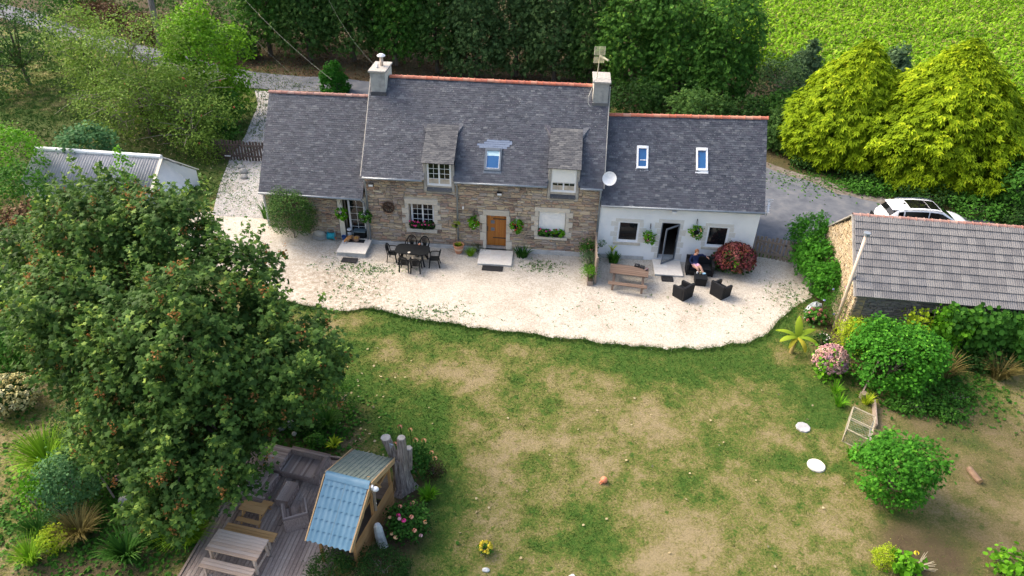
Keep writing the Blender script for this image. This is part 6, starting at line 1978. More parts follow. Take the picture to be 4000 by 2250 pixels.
for i in range(2):
    p = Vector(FQ[0]).lerp(Vector(FQ[1]), (i + .5) / 2).lerp(Vector(FQ[2]).lerp(Vector(FQ[3]), (i + .5) / 2), .5) + n * (.004 + .006 * i) - wloc(sl)
    o = bpy.data.objects.new('roof_sheet', me); COL.objects.link(o); o.parent = sl
    o.matrix_basis = frame3(p, u, w, n, (1, 1, 1))
    sh_ = Matrix.Identity(4); sh_[0][1] = sl_dir.dot(u) / max(.2, sl_dir.dot(w)); o.matrix_basis = o.matrix_basis @ sh_
def rib_sheet(W, H, ribs, m):
    v, f = [], []
    prof = []
    for i in range(ribs):
        for dx, z in ((0, 0), (.62, 0), (.70, .02), (.92, .02)): prof.append(((i + dx) / ribs - .5, z))
    prof.append((.5, 0))
    k = len(prof)
    for y in (-.5, .5):
        for x, z in prof: v.append((x * W, y * H, z))
    for i in range(k - 1): f.append((i, i + 1, k + i + 1, k + i))
    me = bpy.data.meshes.new('roof_sheet'); me.from_pydata(v, [], f); me.materials.append(m)
    return me
u, w, n = roof_axes(BQ2)
W = (Vector(BQ2[1]) - Vector(BQ2[0])).length; H = (Vector(BQ2[2]) - Vector(BQ2[0])).dot(w)
sl_dir = ((Vector(BQ2[2]) + Vector(BQ2[3])) - (Vector(BQ2[0]) + Vector(BQ2[1]))).normalized()
me = rib_sheet(W / 2 * 1.01, H, 5, MT['grey_sheet'])
for i in range(2):
    p = Vector(BQ2[0]).lerp(Vector(BQ2[1]), (i + .5) / 2).lerp(Vector(BQ2[2]).lerp(Vector(BQ2[3]), (i + .5) / 2), .5) + n * (.008 + .005 * i) - wloc(sl)
    o = bpy.data.objects.new('roof_sheet', me); COL.objects.link(o); o.parent = sl
    o["label"] = "mossy grey ribbed back roof sheet"
    sh_ = Matrix.Identity(4); sh_[0][1] = sl_dir.dot(u) / max(.2, sl_dir.dot(w))
    o.matrix_basis = frame3(p, u, w, n, (1, 1, 1)) @ sh_
dd = (rR - rL).normalized()
for a_, b_ in ((0, .5), (.5, 1)):
    A, B = rL.lerp(rR, a_), rL.lerp(rR, b_)
    MB().raw([A + Vector((.0, -.15, -.055)), B + Vector((0, -.15, -.055)), A + Vector((0, -.07, .02)), B + Vector((0, -.07, .02)), A + Vector((0, 0, .045)), B + Vector((0, 0, .045)), A + Vector((0, .09, .02)), B + Vector((0, .09, .02)), A + Vector((0, .16, -.06)), B + Vector((0, .16, -.06))],
             [(0, 1, 3, 2), (2, 3, 5, 4), (4, 5, 7, 6), (6, 7, 9, 8)]).build('ridge_cap', MT['blue_sheet'], sl, smooth=True)
tn = dd * .03
for P0, P1 in ((Vector(FQ[1]), rR), (rR, Vector(BQ2[0]))):
    MB().bar(P0 + tn + Vector((0, 0, -.05)), P1 + tn + Vector((0, 0, -.05)), .035, .17, (0, 0, 1)).build('barge_board', MT['tan_trim'], sl)
for P0, P1 in ((Vector(FQ[0]), rL), (rL, Vector(BQ2[1]))):
    MB().bar(P0 - tn + Vector((0, 0, -.04)), P1 - tn + Vector((0, 0, -.04)), .035, .13, (0, 0, 1)).build('barge_board', MT['tan_trim'], sl)
wa, wb = Vector((4.13, -18.42, 0)), Vector((4.66, -16.1, 0))
for p in (wa, wb, Vector((3.12, -18.4, 0)), Vector((3.5, -15.9, 0)), wa.lerp(wb, .5)):
    MB().bar(p - Vector((0, 0, .1)), p + Vector((0, 0, 2.6 if (p - wa.lerp(wb, .5)).length < .01 else 1.85)), .08, .08, (1, 0, 0)).build('post', MT['shelter_wood'], sl)
uu = (wb - wa).normalized(); oo = Vector((uu.y, -uu.x, 0))
Lw = (wb - wa).length
X = [frame3(wa + uu * Lw / 2 + oo * .055 + Vector((0, 0, .12 + .1 * i)), uu, oo.cross(uu) * -1 if False else Vector((0, 0, 1)), uu.cross(Vector((0, 0, 1))), (Lw + .1, .094, .02)) for i in range(10)]
place('wall_board', piece_meshes('plank', MT['shelter_wood'], 3), X, sl)
MB().bar(wa + Vector((0, 0, 1.72)), wb + Vector((0, 0, 1.72)), .07, .1).build('top_beam', MT['shelter_wood'], sl)
MB().bar(Vector((3.12, -18.4, 1.72)), Vector((3.5, -15.9, 1.72)), .07, .1).build('top_beam', MT['shelter_wood'], sl)
for k in (.25, .75):
    q = wa.lerp(wb, k)
    MB().bar(q + Vector((0, 0, 1.5)), wa.lerp(wb, .5) + Vector((0, 0, 2.55)), .05, .07, (1, 0, 0)).build('brace', MT['shelter_wood'], sl)
MB().hexa([(3.2, -18.3, .1), (4.1, -18.3, .1), (4.55, -16.1, .1), (3.6, -16.0, .1), (3.2, -18.3, .13), (4.1, -18.3, .13), (4.55, -16.1, .13), (3.6, -16.0, .13)]).build('floor', MT['black_metal'], sl)
# back panel closing the far end
be, bf = Vector((3.5, -15.88, 0)), Vector((4.66, -16.08, 0))
X = [frame3(be.lerp(bf, .5) + Vector((0, 0, .15 + .1 * i)), (bf - be).normalized(), Vector((0, 0, 1)), Vector((-.17, -.985, 0)), ((bf - be).length, .094, .02)) for i in range(15)]
place('wall_board', piece_meshes('plank', MT['old_wood'], 3), X, sl)
t = thing('security_light', 'white security light with a sensor on the gable of the blue roofed shelter', 'light', (4.66, -17.70, 2.62))
MB().ball((.06, 0, .03), .10, 12, 8, (1, .8, .8)).build('lamp', MT['white_plastic'], t, local=True, smooth=True)
MB().box(-.06, .0, -.05, .05, .04, .15).build('sensor', MT['white_plastic'], t, local=True, bevel=.01)
MB().tube([(-.05, 0, .0), (-.03, .02, -.25), (-.0, -.02, -.45), (.04, 0, -.6)], .01, 5).build('cord', MT['white_plastic'], t, local=True)
MB().box(-.03, .03, -.03, .03, -.9, .0).build('bracket_post', MT['old_wood'], t, local=True)

# ================================================================== lopped trunk, stones, small garden things
stp = thing('lopped_trunk', 'grey lopped tree trunk with three cut stems behind the shelter', 'tree', (4.9, -15.42, 0))
def rugged(mb, pts, rad, n=18, seed=1):
    rng = np.random.default_rng(seed)
    g = rng.uniform(.86, 1.12, n)
    pts = [Vector(p) for p in pts]
    base = len(mb.v)
    a = Vector((1, 0, 0))
    for i, p in enumerate(pts):
        for k in range(n):
            t_ = 2 * math.pi * k / n + i * .05
            q = rad[i] * (g[k] + rng.uniform(-.05, .05)) * (1 + (.25 * math.sin(3 * t_ + 1) if i == 0 else 0))
            mb.v.append((p.x + math.cos(t_) * q, p.y + math.sin(t_) * q, p.z))
    for i in range(len(pts) - 1):
        for k in range(n):
            mb.f.append((base + i * n + k, base + i * n + (k + 1) % n, base + (i + 1) * n + (k + 1) % n, base + (i + 1) * n + k))
    mb.f.append(tuple(base + (len(pts) - 1) * n + k for k in range(n)))
    return mb
rugged(MB(), [(0, 0, -.1), (0, 0, .25), (-.02, 0, .7), (-.05, .0, 1.2), (-.05, 0, 1.5)], [.42, .31, .27, .27, .24], 20, 1).build('trunk', MT['bark_grey'], stp, local=True)
for i, (pts, rad) in enumerate((([(-.12, .0, 1.0), (-.22, 0, 1.5), (-.34, -.02, 2.0), (-.42, -.03, 2.35)], [.17, .16, .155, .16]),
                 ([(.04, -.05, 1.0), (.06, -.06, 1.6), (.07, -.05, 2.1), (.08, -.05, 2.42)], [.17, .15, .135, .125]),
                 ([(.15, .06, .9), (.22, .06, 1.4), (.25, .07, 1.85)], [.14, .125, .115]))):
    s_ = rugged(MB(), pts, rad, 16, 3 + i).build('cut_stem', MT['bark_grey'], stp, local=True)
    p = Vector(pts[-1])
    MB().tube([p + Vector((0, 0, .0)), p + Vector((0, 0, .025))], rad[-1] * .92, 16).build('cut_face', MT['cut_wood'], s_, local=True)
tag(MB().rbox((4.62, -15.56, 2.14), (.16, .03, .16), Matrix.Rotation(.5, 3, 'Y')).build('bird_plate', MT['steel']), 'small grey metal plate wedged between the cut stems of the grey trunk', 'plate')

def rock(name, label, loc, s, mt, seed, cat='stone', jit=.16, n=10, m=7):
    o = MB().ball((0, 0, 0), 1, n, m, s, jit, random.Random(seed)).build(name, mt, smooth=False)
    o.location = loc
    b = o.modifiers.new('soft', 'SUBSURF'); b.levels = b.render_levels = 1
    return tag(o, label, cat)
def standing(name, label, loc, w, h, lean, mt, seed):
    rnd = random.Random(seed)
    v = []
    for z, q in ((-.1, 1.0), (h * .45, .95), (h * .85, .85), (h, .55)):
        for k in range(7):
            a = 2 * math.pi * k / 7
            v.append((math.cos(a) * w * q * rnd.uniform(.85, 1.1) + lean * z, math.sin(a) * w * .75 * q * rnd.uniform(.85, 1.1), z + rnd.uniform(-.04, .04)))
    f = [(i * 7 + k, i * 7 + (k + 1) % 7, (i + 1) * 7 + (k + 1) % 7, (i + 1) * 7 + k) for i in range(3) for k in range(7)] + [tuple(21 + k for k in range(7))]
    o = MB().raw(v, f).build(name, mt)
    o.location = loc
    b = o.modifiers.new('edge', 'BEVEL'); b.width = .02; b.segments = 2
    return tag(o, label, 'stone')
standing('standing_stone', 'lichen covered standing stone in front of the shelter side wall', (4.72, -17.65, 0), .17, 1.0, -.1, MT['rock_white'], 2)
standing('standing_stone', 'pale pointed stone at the bottom edge of the lawn', (10.47, -18.45, 0), .14, .5, .0, MT['rock_white'], 4)
rock('stone', 'small white stone lying on the lawn below the yellow plant', (7.93, -18.2, .03), (.13, .08, .07), MT['rock_white'], 5)
rock('boulder', 'grey boulder under the left side of the maple', (-3.75, -16.9, .12), (.26, .2, .26), MT['rock'], 7)
for i, (x, y, r, lab) in enumerate(((-.05, -13.2, .24, 'leftmost grey boulder behind the woven deck sofa'), (.35, -13.1, .22, 'middle grey boulder behind the woven deck sofa'), (.55, -13.45, .1, 'small pale stone right of the boulders behind the deck sofa'))):
    rock('boulder', lab, (x, y, r * .6), (r, r * .8, r), MT['rock'] if i < 2 else MT['cement_cream'], 20 + i)
for i, (x, y, r, lab) in enumerate(((-8.9, 5.9, .3, 'grey edging rock by the corner of the drive, nearest the gate'), (-8.6, 5.2, .26, 'grey edging rock beside the shed end of the drive'), (-9.3, 6.5, .25, 'grey edging rock under the shrub at the left gate'))):
    rock('edging_rock', lab, (x, y, hz(x, y) + r * .3), (r, r * .8, r * .7), MT['rock'], 30 + i)
standing('marker_post', 'thin white post under the lower maple branches left of the deck', (-1.5, -17.2, 0), .055, .66, .05, MT['rock_white'], 6)
tag(MB().bar((-5.0, -16.2, .9), (-4.25, -16.75, .05), .05, .05).build('garden_stake', MT['old_wood']), 'leaning brown stake beside the blue green shrub', 'stake')

for x, y, r, lab in ((18.97, -11.2, .26, 'rough pale concrete disc on the lawn, the farther one'), (18.95, -13.05, .29, 'clean white round cover on the lawn, the nearer one')):
    t = thing('inspection_cover', lab, 'cover', (x, y, 0))
    if y > -12:
        MB().lathe([(r * 1.05, -.02), (r * 1.0, .045), (r * .9, .05)], 9).build('disc', MT['fibre_cement'], t, local=True)
    else:
        MB().lathe([(r, -.02), (r, .05), (r * .97, .06)], 30).build('disc', MT['cement_cream'], t, local=True)
        MB().lathe([(r * 1.06, -.02), (r * 1.06, .03), (r * 1.005, .03)], 30).build('ring', MT['plinth'], t, local=True)
t = thing('orange_toy', 'orange ball with a handle lying on the lawn', 'ball', (11.53, -14.5, 0))
MB().ball((0, 0, .11), .115, 14, 10).build('ball', MT['orange_ball'], t, local=True, smooth=True)
MB().tube([(-.06, -.07, .04), (-.12, -.12, .03), (-.15, -.09, .06), (-.1, -.06, .12)], .022, 6).build('handle', MT['orange_ball'], t, local=True)
t = thing('log', 'short sawn log lying on the dry ground at the right', 'log', (24.3, -13.0, .09), R(100))
rugged(MB(), [(0, 0, -.3), (0, 0, 0), (0, 0, .3)], [.10, .11, .10], 12, 4)
m = MB().tube([(-.3, 0, 0), (0, .01, 0), (.3, 0, 0)], [.10, .108, .10], 12)
m.build('bark', MT['log'], t, local=True)
MB().tube([(-.308, 0, 0), (-.299, 0, 0)], .09, 12).build('cut_end', MT['pine'], t, local=True)

# wire run
cg = thing('rabbit_run', 'wooden framed wire mesh run with a sloping top standing on the lawn edge', 'cage', (20.85, -11.3, 0))
A, B, Cc, Dd = Vector((-.64, .25, 0)), Vector((.22, 1.1, 0)), Vector((.66, .1, 0)), Vector((-.1, -.95, 0))
# footprint corner order: left, back, right, front ; top is a shorter ridge frame
hgt_ = .62
cor = [Vector((-.62, -.45, 0)), Vector((.05, -.95, 0)), Vector((.62, .3, 0)), Vector((-.02, .75, 0))]
top = [c + Vector((.0, .0, hgt_)) for c in cor]
m = [(cor[i], cor[(i + 1) % 4]) for i in range(4)] + [(top[i], top[(i + 1) % 4]) for i in range(4)] + [(cor[i], top[i]) for i in range(4)]
m += [(top[0].lerp(top[3], .5), top[1].lerp(top[2], .5)), (cor[0].lerp(cor[3], .5), top[0].lerp(top[3], .5)), (cor[1].lerp(cor[2], .5), top[1].lerp(top[2], .5)), (cor[1].lerp(cor[2], .0), top[1].lerp(top[2], .5))]
MT['pale_batten'] = mat('pale_batten', [(.30, .26, .18), (.42, .38, .28)], 8, .85, .2)
for p, q in m: MB().bar(p, q, .035, .035).build('batten', MT['pale_batten'], cg, local=True)
wm = MB()
for f_ in ((top[0], top[1], top[2], top[3]), (cor[0], cor[1], top[1], top[0]), (cor[1], cor[2], top[2], top[1]), (cor[3], cor[0], top[0], top[3])):
    a_, b_, c_, d_ = f_
    for k in range(1, 16):
        wm.bar(a_.lerp(b_, k / 16), d_.lerp(c_, k / 16), .003, .003)
    for k in range(1, 12):
        wm.bar(a_.lerp(d_, k / 12), b_.lerp(c_, k / 12), .003, .003)
o = wm.build('wire_mesh', MT['steel'], cg, local=True); o["kind"] = "stuff"
t = tag(MB().hexa([(21.62, -10.95, 0), (21.66, -10.98, 0), (22.0, -9.7, 0), (21.96, -9.68, 0), (21.65, -10.95, .22), (21.69, -10.98, .22), (22.03, -9.7, .30), (21.99, -9.68, .30)]).build('mossy_board', MT['old_wood']), 'mossy board leaning upright behind the wire run', 'board')
tag(MB().bar((21.7, -9.2, 0), (22.2, -8.6, 1.5), .05, .05).build('garden_post', MT['old_wood']), 'grey leaning post in front of the big round bush', 'post')
tag(MB().rbox((21.75, -9.3, .13), (.26, .2, .26), Matrix.Rotation(.4, 3, 'Z')).build('nest_box', MT['old_wood'], bevel=.01), 'small weathered box at the foot of the leaning post', 'box')

# sheeting by the shrubs
t = thing('plastic_sheeting', 'crumpled clear plastic sheeting bundle at the end of the gravel', 'sheeting', (21.3, -3.75, 0))
rnd = random.Random(3)
v = []
for i in range(9):
    for k in range(7):
        x, y = (i - 4) * .11, (k - 3) * .10
        z = .55 * max(0, 1 - (x / .5) ** 2 - (y / .42) ** 2) ** .5 + rnd.uniform(-.05, .05)
        v.append((x + .2 * y, y + (x * .4), max(.01, z)))
f = [(i * 7 + k, (i + 1) * 7 + k, (i + 1) * 7 + k + 1, i * 7 + k + 1) for i in range(8) for k in range(6)]
MB().raw(v, f).build('sheet', MT['tarp'], t, local=True)
t = thing('dark_bag', 'black sack half hidden in the green shrub by the barn', 'bag', (21.75, -2.05, 0))
MB().ball((0, 0, .3), .3, 10, 7, (.8, .6, 1.3), .1).build('sack', MT['black_metal'], t, local=True)
MB().ball((.05, -.02, .72), .09, 8, 6, (1, 1, .8), .1).build('orange_top', MT['terracotta'], t, local=True)

# pole and cables
t = thing('utility_pole', 'bare grey utility pole among the trees at the top left', 'pole', (-25.1, 28.5, .6))
MB().tube([(0, 0, -.3), (.1, 0, 4), (.25, 0, 9)], [.27, .25, .22], 12).build('pole', MT['bark_grey'], t, local=True, smooth=True)
MB().box(-.5, .9, -.06, .06, 8.4, 8.55).build('cross_arm', MT['old_wood'], t, local=True)
for i, (a_, b_, sg, r, lab) in enumerate((((-16.5, 23.5, 8.6), (-2.2, 3.6, 7.2), .5, .006, 'thick overhead cable running down to the ridge of the left wing'),
                               ((-18.5, 24, 8.0), (-4.2, 6.2, 5.6), .5, .003, 'thin overhead wire left of the thick cable'),
                               ((-10, 26, 8.2), (-.1, 4.0, 7.95), .8, .0035, 'faint overhead wire to the left chimney'))):
    a_, b_ = Vector(a_), Vector(b_)
    pts = [a_.lerp(b_, k / 14) - Vector((0, 0, sg * 4 * (k / 14) * (1 - k / 14))) for k in range(15)]
    tag(MB().tube(pts, r, 5).build('overhead_cable', MT['cable']), lab, 'cable')
# ================================================================== vegetation
# ---- the big maple at the left
mp = thing('maple_tree', 'large maple with brown seed clusters filling the left foreground', 'tree', (-2.7, -13.9, 0))
b0 = Vector((-2.7, -13.9, 0))
ML = [(-1.5, -14.6, 5.1, 2.7, 2.4, 2.4), (-5.69, -11.31, 6.7, 1.9, 1.7, 1.6), (-7.3, -12.4, 4.4, 1.45, 1.5, 1.6), (-3.3, -11.6, 6.9, 1.4, 1.3, 1.5), (-.9, -12.7, 5.8, 1.5, 1.5, 1.5),
      (1.3, -14.43, 4.3, 1.65, 1.7, 1.7), (-.35, -16.4, 3.2, 1.75, 1.8, 1.85), (-2.85, -15.9, 3.2, 1.85, 1.8, 1.9), (-1.0, -17.9, 2.4, 1.3, 1.2, 1.35), (.3, -16.9, 2.9, .95, 1.0, 1.2),
      (-5.3, -13.9, 4.9, 2.0, 2.0, 2.0), (-8.4, -11.0, 5.8, 1.1, 1.1, 1.0), (1.0, -13.0, 3.0, 1.3, 1.3, 1.2)]
lob = [(a - b0.x, b - b0.y, c, d, e, f_) for a, b, c, d, e, f_ in ML]
rng = np.random.default_rng(77)
C, N, D, S, T, P = crown(lob, 2900, 16, .15, .165, rng, up=.5, droop=.3, shell=.42, low=-.85, flat=.9)
sp = []
for x, y, z, n_ in ((-7.1, -9.8, 8.4, 8), (-6.2, -9.9, 8.3, 7), (-2.1, -10.8, 8.4, 8), (-4.0, -11, 8.5, 5), (-.6, -11.5, 7.9, 5), (-4.8, -10.6, 8.3, 5), (1.9, -12.6, 6.1, 4)):
    for k in range(n_):
        q = np.array([x - b0.x, y - b0.y, z - 1.3 + k * .22])
        c_ = q + rng.normal(size=(7, 3)) * .13 * (1.2 - k / n_ * .6)
        sp.append(c_)
for i in rng.choice(len(P), 520, replace=False):   # leafy shoots standing out of the crown
    o_ = nrm(P[i] - np.array([.6, .2, 3.6])) * .8 + np.array([0, 0, .9]) + rng.normal(size=3) * .25
    o_ = nrm(o_) * rng.uniform(.45, .95)
    for k in range(5):
        sp.append(P[i] + o_ * k / 4 + rng.normal(size=(6, 3)) * .12 * (1.15 - k / 5))
c2 = np.concatenate(sp)
C = np.concatenate([C, c2]); k2 = len(c2)
N = np.concatenate([N, nrm(rng.normal(size=(k2, 3)) * .5 + [0, 0, .7])]); D = np.concatenate([D, nrm(rng.normal(size=(k2, 3)))])
S = np.concatenate([S, rng.uniform(.11, .18, k2)]); T = np.concatenate([T, np.clip(rng.normal(.75, .15, k2), 0, 1)])
# inner leaves that close the crown, toned dark to paint its interior shade
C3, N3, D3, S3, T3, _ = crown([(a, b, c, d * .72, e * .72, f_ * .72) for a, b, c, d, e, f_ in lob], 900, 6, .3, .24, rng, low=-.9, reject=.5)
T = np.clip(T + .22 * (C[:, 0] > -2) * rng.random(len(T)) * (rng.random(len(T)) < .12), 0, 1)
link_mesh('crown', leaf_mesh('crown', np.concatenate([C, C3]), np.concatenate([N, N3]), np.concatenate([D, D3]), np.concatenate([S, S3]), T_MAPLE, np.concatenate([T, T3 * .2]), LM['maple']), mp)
# hanging seed clusters
idx = rng.choice(len(P), 330, replace=False)
idx = [i for i in idx if P[i][2] > 1.5][:300]
per = 26
c4 = np.repeat(P[idx] + nrm(P[idx] - np.array([.5, .3, 4.2])) * .24, per, 0) + rng.normal(size=(len(idx) * per, 3)) * np.array([.065, .065, .11]) - [0, 0, .06]
o = link_mesh('seed_clusters', leaf_mesh('seed_clusters', c4, rng.normal(size=c4.shape), nrm(rng.normal(size=c4.shape) + [0, 0, -1]), rng.uniform(.06, .10, len(c4)), T_LEAF, rng.random(len(c4)), LM['seed']), mp)
o["kind"] = "stuff"
mb = MB()
limbs(mb, (0, 0, 0), [l[:3] for l in lob], .3, rng, .4)
mb.tube([(.3, .3, 0), (.5, .4, 1.5), (1.6, .2, 3.5), (2.8, -.2, 4.6)], [.2, .17, .12, .05], 8)
mb.build('trunk', MT['bark'], mp, local=True, smooth=True)

# ---- the wood behind the house
def wood_tree(label, x, y, lob, lm, seed, size=.30, n=900, cat='tree', tm=T_SPRAY):
    return tree('woodland_tree', label, cat, (x, y, hz(x, y)), lob, LM[lm], MT['bark'], n, 8, .34, size, tm, seed, .2, 'trees of the wood behind the house', droop=.35, low=-.85, flat=.85)
def column(h, r, rnd, low=.9, n=7):
    L = []
    for i in range(n):
        z = low + r * .6 + (h - low - r) * i / (n - 1)
        a = rnd.uniform(0, 6.28)
        q = r * rnd.uniform(.15, .5)
        L.append((math.cos(a) * q, -abs(math.sin(a)) * q * .6, z, r * rnd.uniform(.6, .95), r * rnd.uniform(.55, .8), rnd.uniform(1.1, 1.6)))
    return L
rnd = random.Random(5)
woods = [(-15.5, 28.4, 9.5, 2.4, 'woods3', 'woodland tree left of the wood edge, above the lime green hazel'), (-11.8, 27.6, 10, 2.3, 'woods', 'dark woodland tree above the road bend, first from the left in the row'),
         (-8.2, 28.0, 10, 2.3, 'woods', 'woodland tree above the left wing chimney side, second in the row'), (-4.6, 27.6, 10, 2.3, 'woods3', 'woodland tree above the small round conifer'),
         (-1.2, 28.0, 10.3, 2.2, 'woods', 'woodland tree standing just left of the left chimney'), (2.2, 27.7, 10.2, 2.2, 'woods2', 'greyish woodland tree right of the left chimney'), (5.4, 28.1, 10.5, 2.2, 'woods2', 'greyish woodland tree above the middle of the main roof'),
         (8.6, 27.3, 10.2, 2.2, 'woods2', 'woodland tree above the main roof, left of the antenna'), (11.6, 26.8, 9.8, 2.2, 'woods', 'woodland tree behind the grid antenna'), (14.8, 24.0, 9.4, 2.5, 'woods3', 'fuller green tree right of the grid antenna'),
         (18.0, 22.6, 8.2, 2.4, 'woods3', 'green tree above the left roof window of the white wing'), (20.9, 21.2, 8.4, 2.2, 'woods3', 'lower green tree where the wood meets the maize field')]
for i, (x, y, h, r, lm, lab) in enumerate(woods):
    wood_tree(lab, x, y, column(h, r, rnd, 1.1 if x < 0 else .6), lm, 100 + i, .34, 980)
for i, (x, y, h) in enumerate(((-13.5, 32.5, 11), (-6.5, 32.5, 11.5), (.5, 32.6, 11.5), (7.2, 32.4, 11.5), (13.2, 31, 11), (17.2, 29.6, 9))):
    tree('woodland_tree', ('tall tree in the second row of the wood, %s' % ['behind the road bend', 'over the left wing', 'over the left chimney', 'over the main roof', 'over the right chimney', 'next to the maize field'][i]), 'tree', (x, y, 0),
         column(h, 2.9, rnd, .8, 6), LM['woods'], MT['bark'], 420, 7, .42, .42, T_SPRAY, 200 + i, .2, 'trees of the wood behind the house', droop=.35, low=-.85)
# undergrowth right of the house
for i, (x, y, rx, ry, h, lm, lab) in enumerate(((18.6, 16.8, 2.3, 1.6, 3.4, 'woods', 'dark thicket behind the ridge of the white wing, left part'), (21.6, 16.4, 1.9, 1.5, 3.0, 'dark', 'dark thicket at the right end of the white wing roof'),
                               (24.0, 15.2, 1.3, 1.2, 2.4, 'woods', 'dark thicket left of the golden conifers'), (25.0, 18.6, 2.0, 1.5, 3.0, 'woods3', 'green thicket between the golden conifers and the twiggy shrub'), (14.4, 18.6, 2.4, 1.6, 3.2, 'dark', 'dark thicket behind the white wing near the right chimney'))):
    bush('thicket', lab, 'shrub', (x, y), rx, ry, h, LM[lm], 330, 8, .24, T_SPRAY, 300 + i, 'thickets behind the white wing', .25)
# thin bare shrub with pale twigs
tb = bush('twiggy_shrub', 'thin grey twiggy shrub between the wood and the golden conifers', 'shrub', (25.2, 22.2), 2.2, 1.7, 4.2, LM['woods2'], 420, 7, .2, T_LEAF, 320, None, .3)
rng = np.random.default_rng(8)
m = MB()
for i in range(60):
    a = rng.uniform(0, 6.28); L = rng.uniform(1.5, 2.6)
    d = Vector((math.cos(a) * .75, math.sin(a) * .75, rng.uniform(.5, 1.5))).normalized()
    p0 = Vector((0, 0, rng.uniform(.5, 2.0)))
    m.tube([p0, p0 + d * L * .6, p0 + d * L + Vector((0, 0, -.2))], [.03, .018, .006], 4)
m.build('twigs', MT['twig'], tb, local=True)
for i, (x, y, r, h, lab) in enumerate(((35.2, 27.0, 1.4, 4.2, 'grey green conifer showing between the two golden conifers'), (28.0, 25.8, 1.3, 4.4, 'grey green conifer left of the golden conifers'))):
    tree('grey_conifer', lab, 'tree', (x, y, 0), [(0, 0, h * .3, r, r, h * .3), (0, 0, h * .55, r * .75, r * .75, h * .3), (0, 0, h * .8, r * .4, r * .4, h * .2)], LM['bluecon'], MT['bark'], 500, 8, .16, .3, T_FROND, 330 + i, .1, None, 'foliage', up=.3, droop=-.4)

# ---- golden conifers
for i, (x, y, R_, h, lab) in enumerate(((27.9, 14.9, 4.0, 7.3, 'golden yellow conifer on the left of the pair beyond the parking'), (33.0, 13.2, 5.2, 8.0, 'golden yellow conifer on the right of the pair, the wider one'))):
    rng = np.random.default_rng(400 + i)
    t = thing('golden_conifer', lab, 'tree', (x, y, 0), 0, 'golden conifers')
    n = 4200 if i == 0 else 5600
    z = h * (.06 + .94 * rng.random(n) ** 1.25)
    q = (z / h)
    prof = R_ * np.where(q < .25, .82 + .18 * np.sin(q / .25 * 1.57), (1 - ((np.maximum(q, .25) - .25) / .75) ** 1.35) ** .9)
    a = rng.uniform(0, 6.283, n)
    lump = 1 + .26 * (vnoise(a * 3.0, z * .9, 1.0, 3 + i) - .5) + .16 * (vnoise(a * 7, z * 2.2, 1.0, 5 + i) - .5)
    rad = prof * lump * (1.05 - .40 * rng.random(n) ** 1.5)
    P = np.stack([rad * np.cos(a), rad * np.sin(a) * .92, z], -1)
    out = nrm(np.stack([np.cos(a), np.sin(a), .35 + 0 * a], -1))
    tone = np.clip(rng.normal(.45, .24, n) + .3 * (q - .5) + .9 * (rad / np.maximum(prof, .1) - .95) + .5 * (vnoise(a * 7, z * 2.2, 1.0, 5 + i) - .5), 0, 1)  # shade put into the tone: hollows and low fronds darker, tips lighter
    per = 7
    C = np.repeat(P, per, 0) + rng.normal(size=(n * per, 3)) * .11
    o_ = np.repeat(out, per, 0)
    D = nrm(o_ * 1.0 + np.array([0, 0, -.35]) + rng.normal(size=o_.shape) * .38)
    N = nrm(o_ * .5 + np.array([0, 0, .8]) + rng.normal(size=o_.shape) * .3)
    T = np.clip(np.repeat(tone, per) + rng.normal(0, .07, n * per), 0, 1)
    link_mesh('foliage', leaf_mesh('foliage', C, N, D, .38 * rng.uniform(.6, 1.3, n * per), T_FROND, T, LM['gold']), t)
    m = MB().tube([(0, 0, -.1), (0, 0, h * .6), (0, 0, h * .95)], [.3, .18, .03], 9)
    for k in range(60):
        aa = rng.uniform(0, 6.28); zz = rng.uniform(.3, h * .7)
        rr = R_ * .85 * (1 - (zz / h) ** 1.5)
        m.tube([(0, 0, zz), (math.cos(aa) * rr, math.sin(aa) * rr, zz + .15)], [.06, .015], 4)
    m.build('trunk', MT['bark'], t, local=True)

# ---- maize field (a mass nobody could count)
rng = np.random.default_rng(55)
xs, ys = [], []
row = np.arange(0, 62, .72)
dirr = np.array([math.cos(R(-28)), math.sin(R(-28))]); per_ = np.array([-dirr[1], dirr[0]])
pts = []
for rr_ in row:
    s = np.arange(-14, 62, .24)
    s = s + rng.normal(0, .05, len(s))
    p = np.array([29.0, 29.0]) + dirr * s[:, None] + per_ * rr_
    pts.append(p)
pts = np.concatenate(pts)
vx, vy = pts[:, 0] - CAM.x, pts[:, 1] - CAM.y
keep = (pts[:, 0] > 20.5) & (vx / np.maximum(vy, 1) < .72) & (pts[:, 1] < 78)
pts = pts[keep]
gap = np.exp(-(((pts[:, 0] - 52) / 4.5) ** 2 + ((pts[:, 1] - 36.5) / 1.2) ** 2))
pts = pts[rng.random(len(pts)) > gap * .85]
dist = np.hypot(pts[:, 0] - CAM.x, pts[:, 1] - CAM.y)
pts = pts[rng.random(len(pts)) < np.clip(72 / dist, .5, 1) * .75]
n = len(pts)
H_ = rng.uniform(1.9, 2.5, n) + .25 * (fbm(pts[:, 0], pts[:, 1], 6, 4) - .5)
nl = 7
base = np.repeat(np.concatenate([pts, np.zeros((n, 1))], 1), nl, 0)
hh = np.repeat(H_, nl) * np.tile(np.linspace(.42, 1.0, nl), n)
az = np.repeat(rng.uniform(0, 6.28, n), nl) + np.tile(np.arange(nl) * 2.6, n) + rng.normal(0, .35, n * nl)
wind = np.array([.35, .05])
L_ = rng.uniform(.75, 1.2, n * nl)
seg = 3
V = np.zeros((n * nl, (seg + 1) * 2, 3))
el = rng.uniform(.9, 1.25, n * nl)
px_ = np.zeros(n * nl); pz_ = hh.copy()
dx, dy = np.cos(az) + wind[0], np.sin(az) + wind[1]
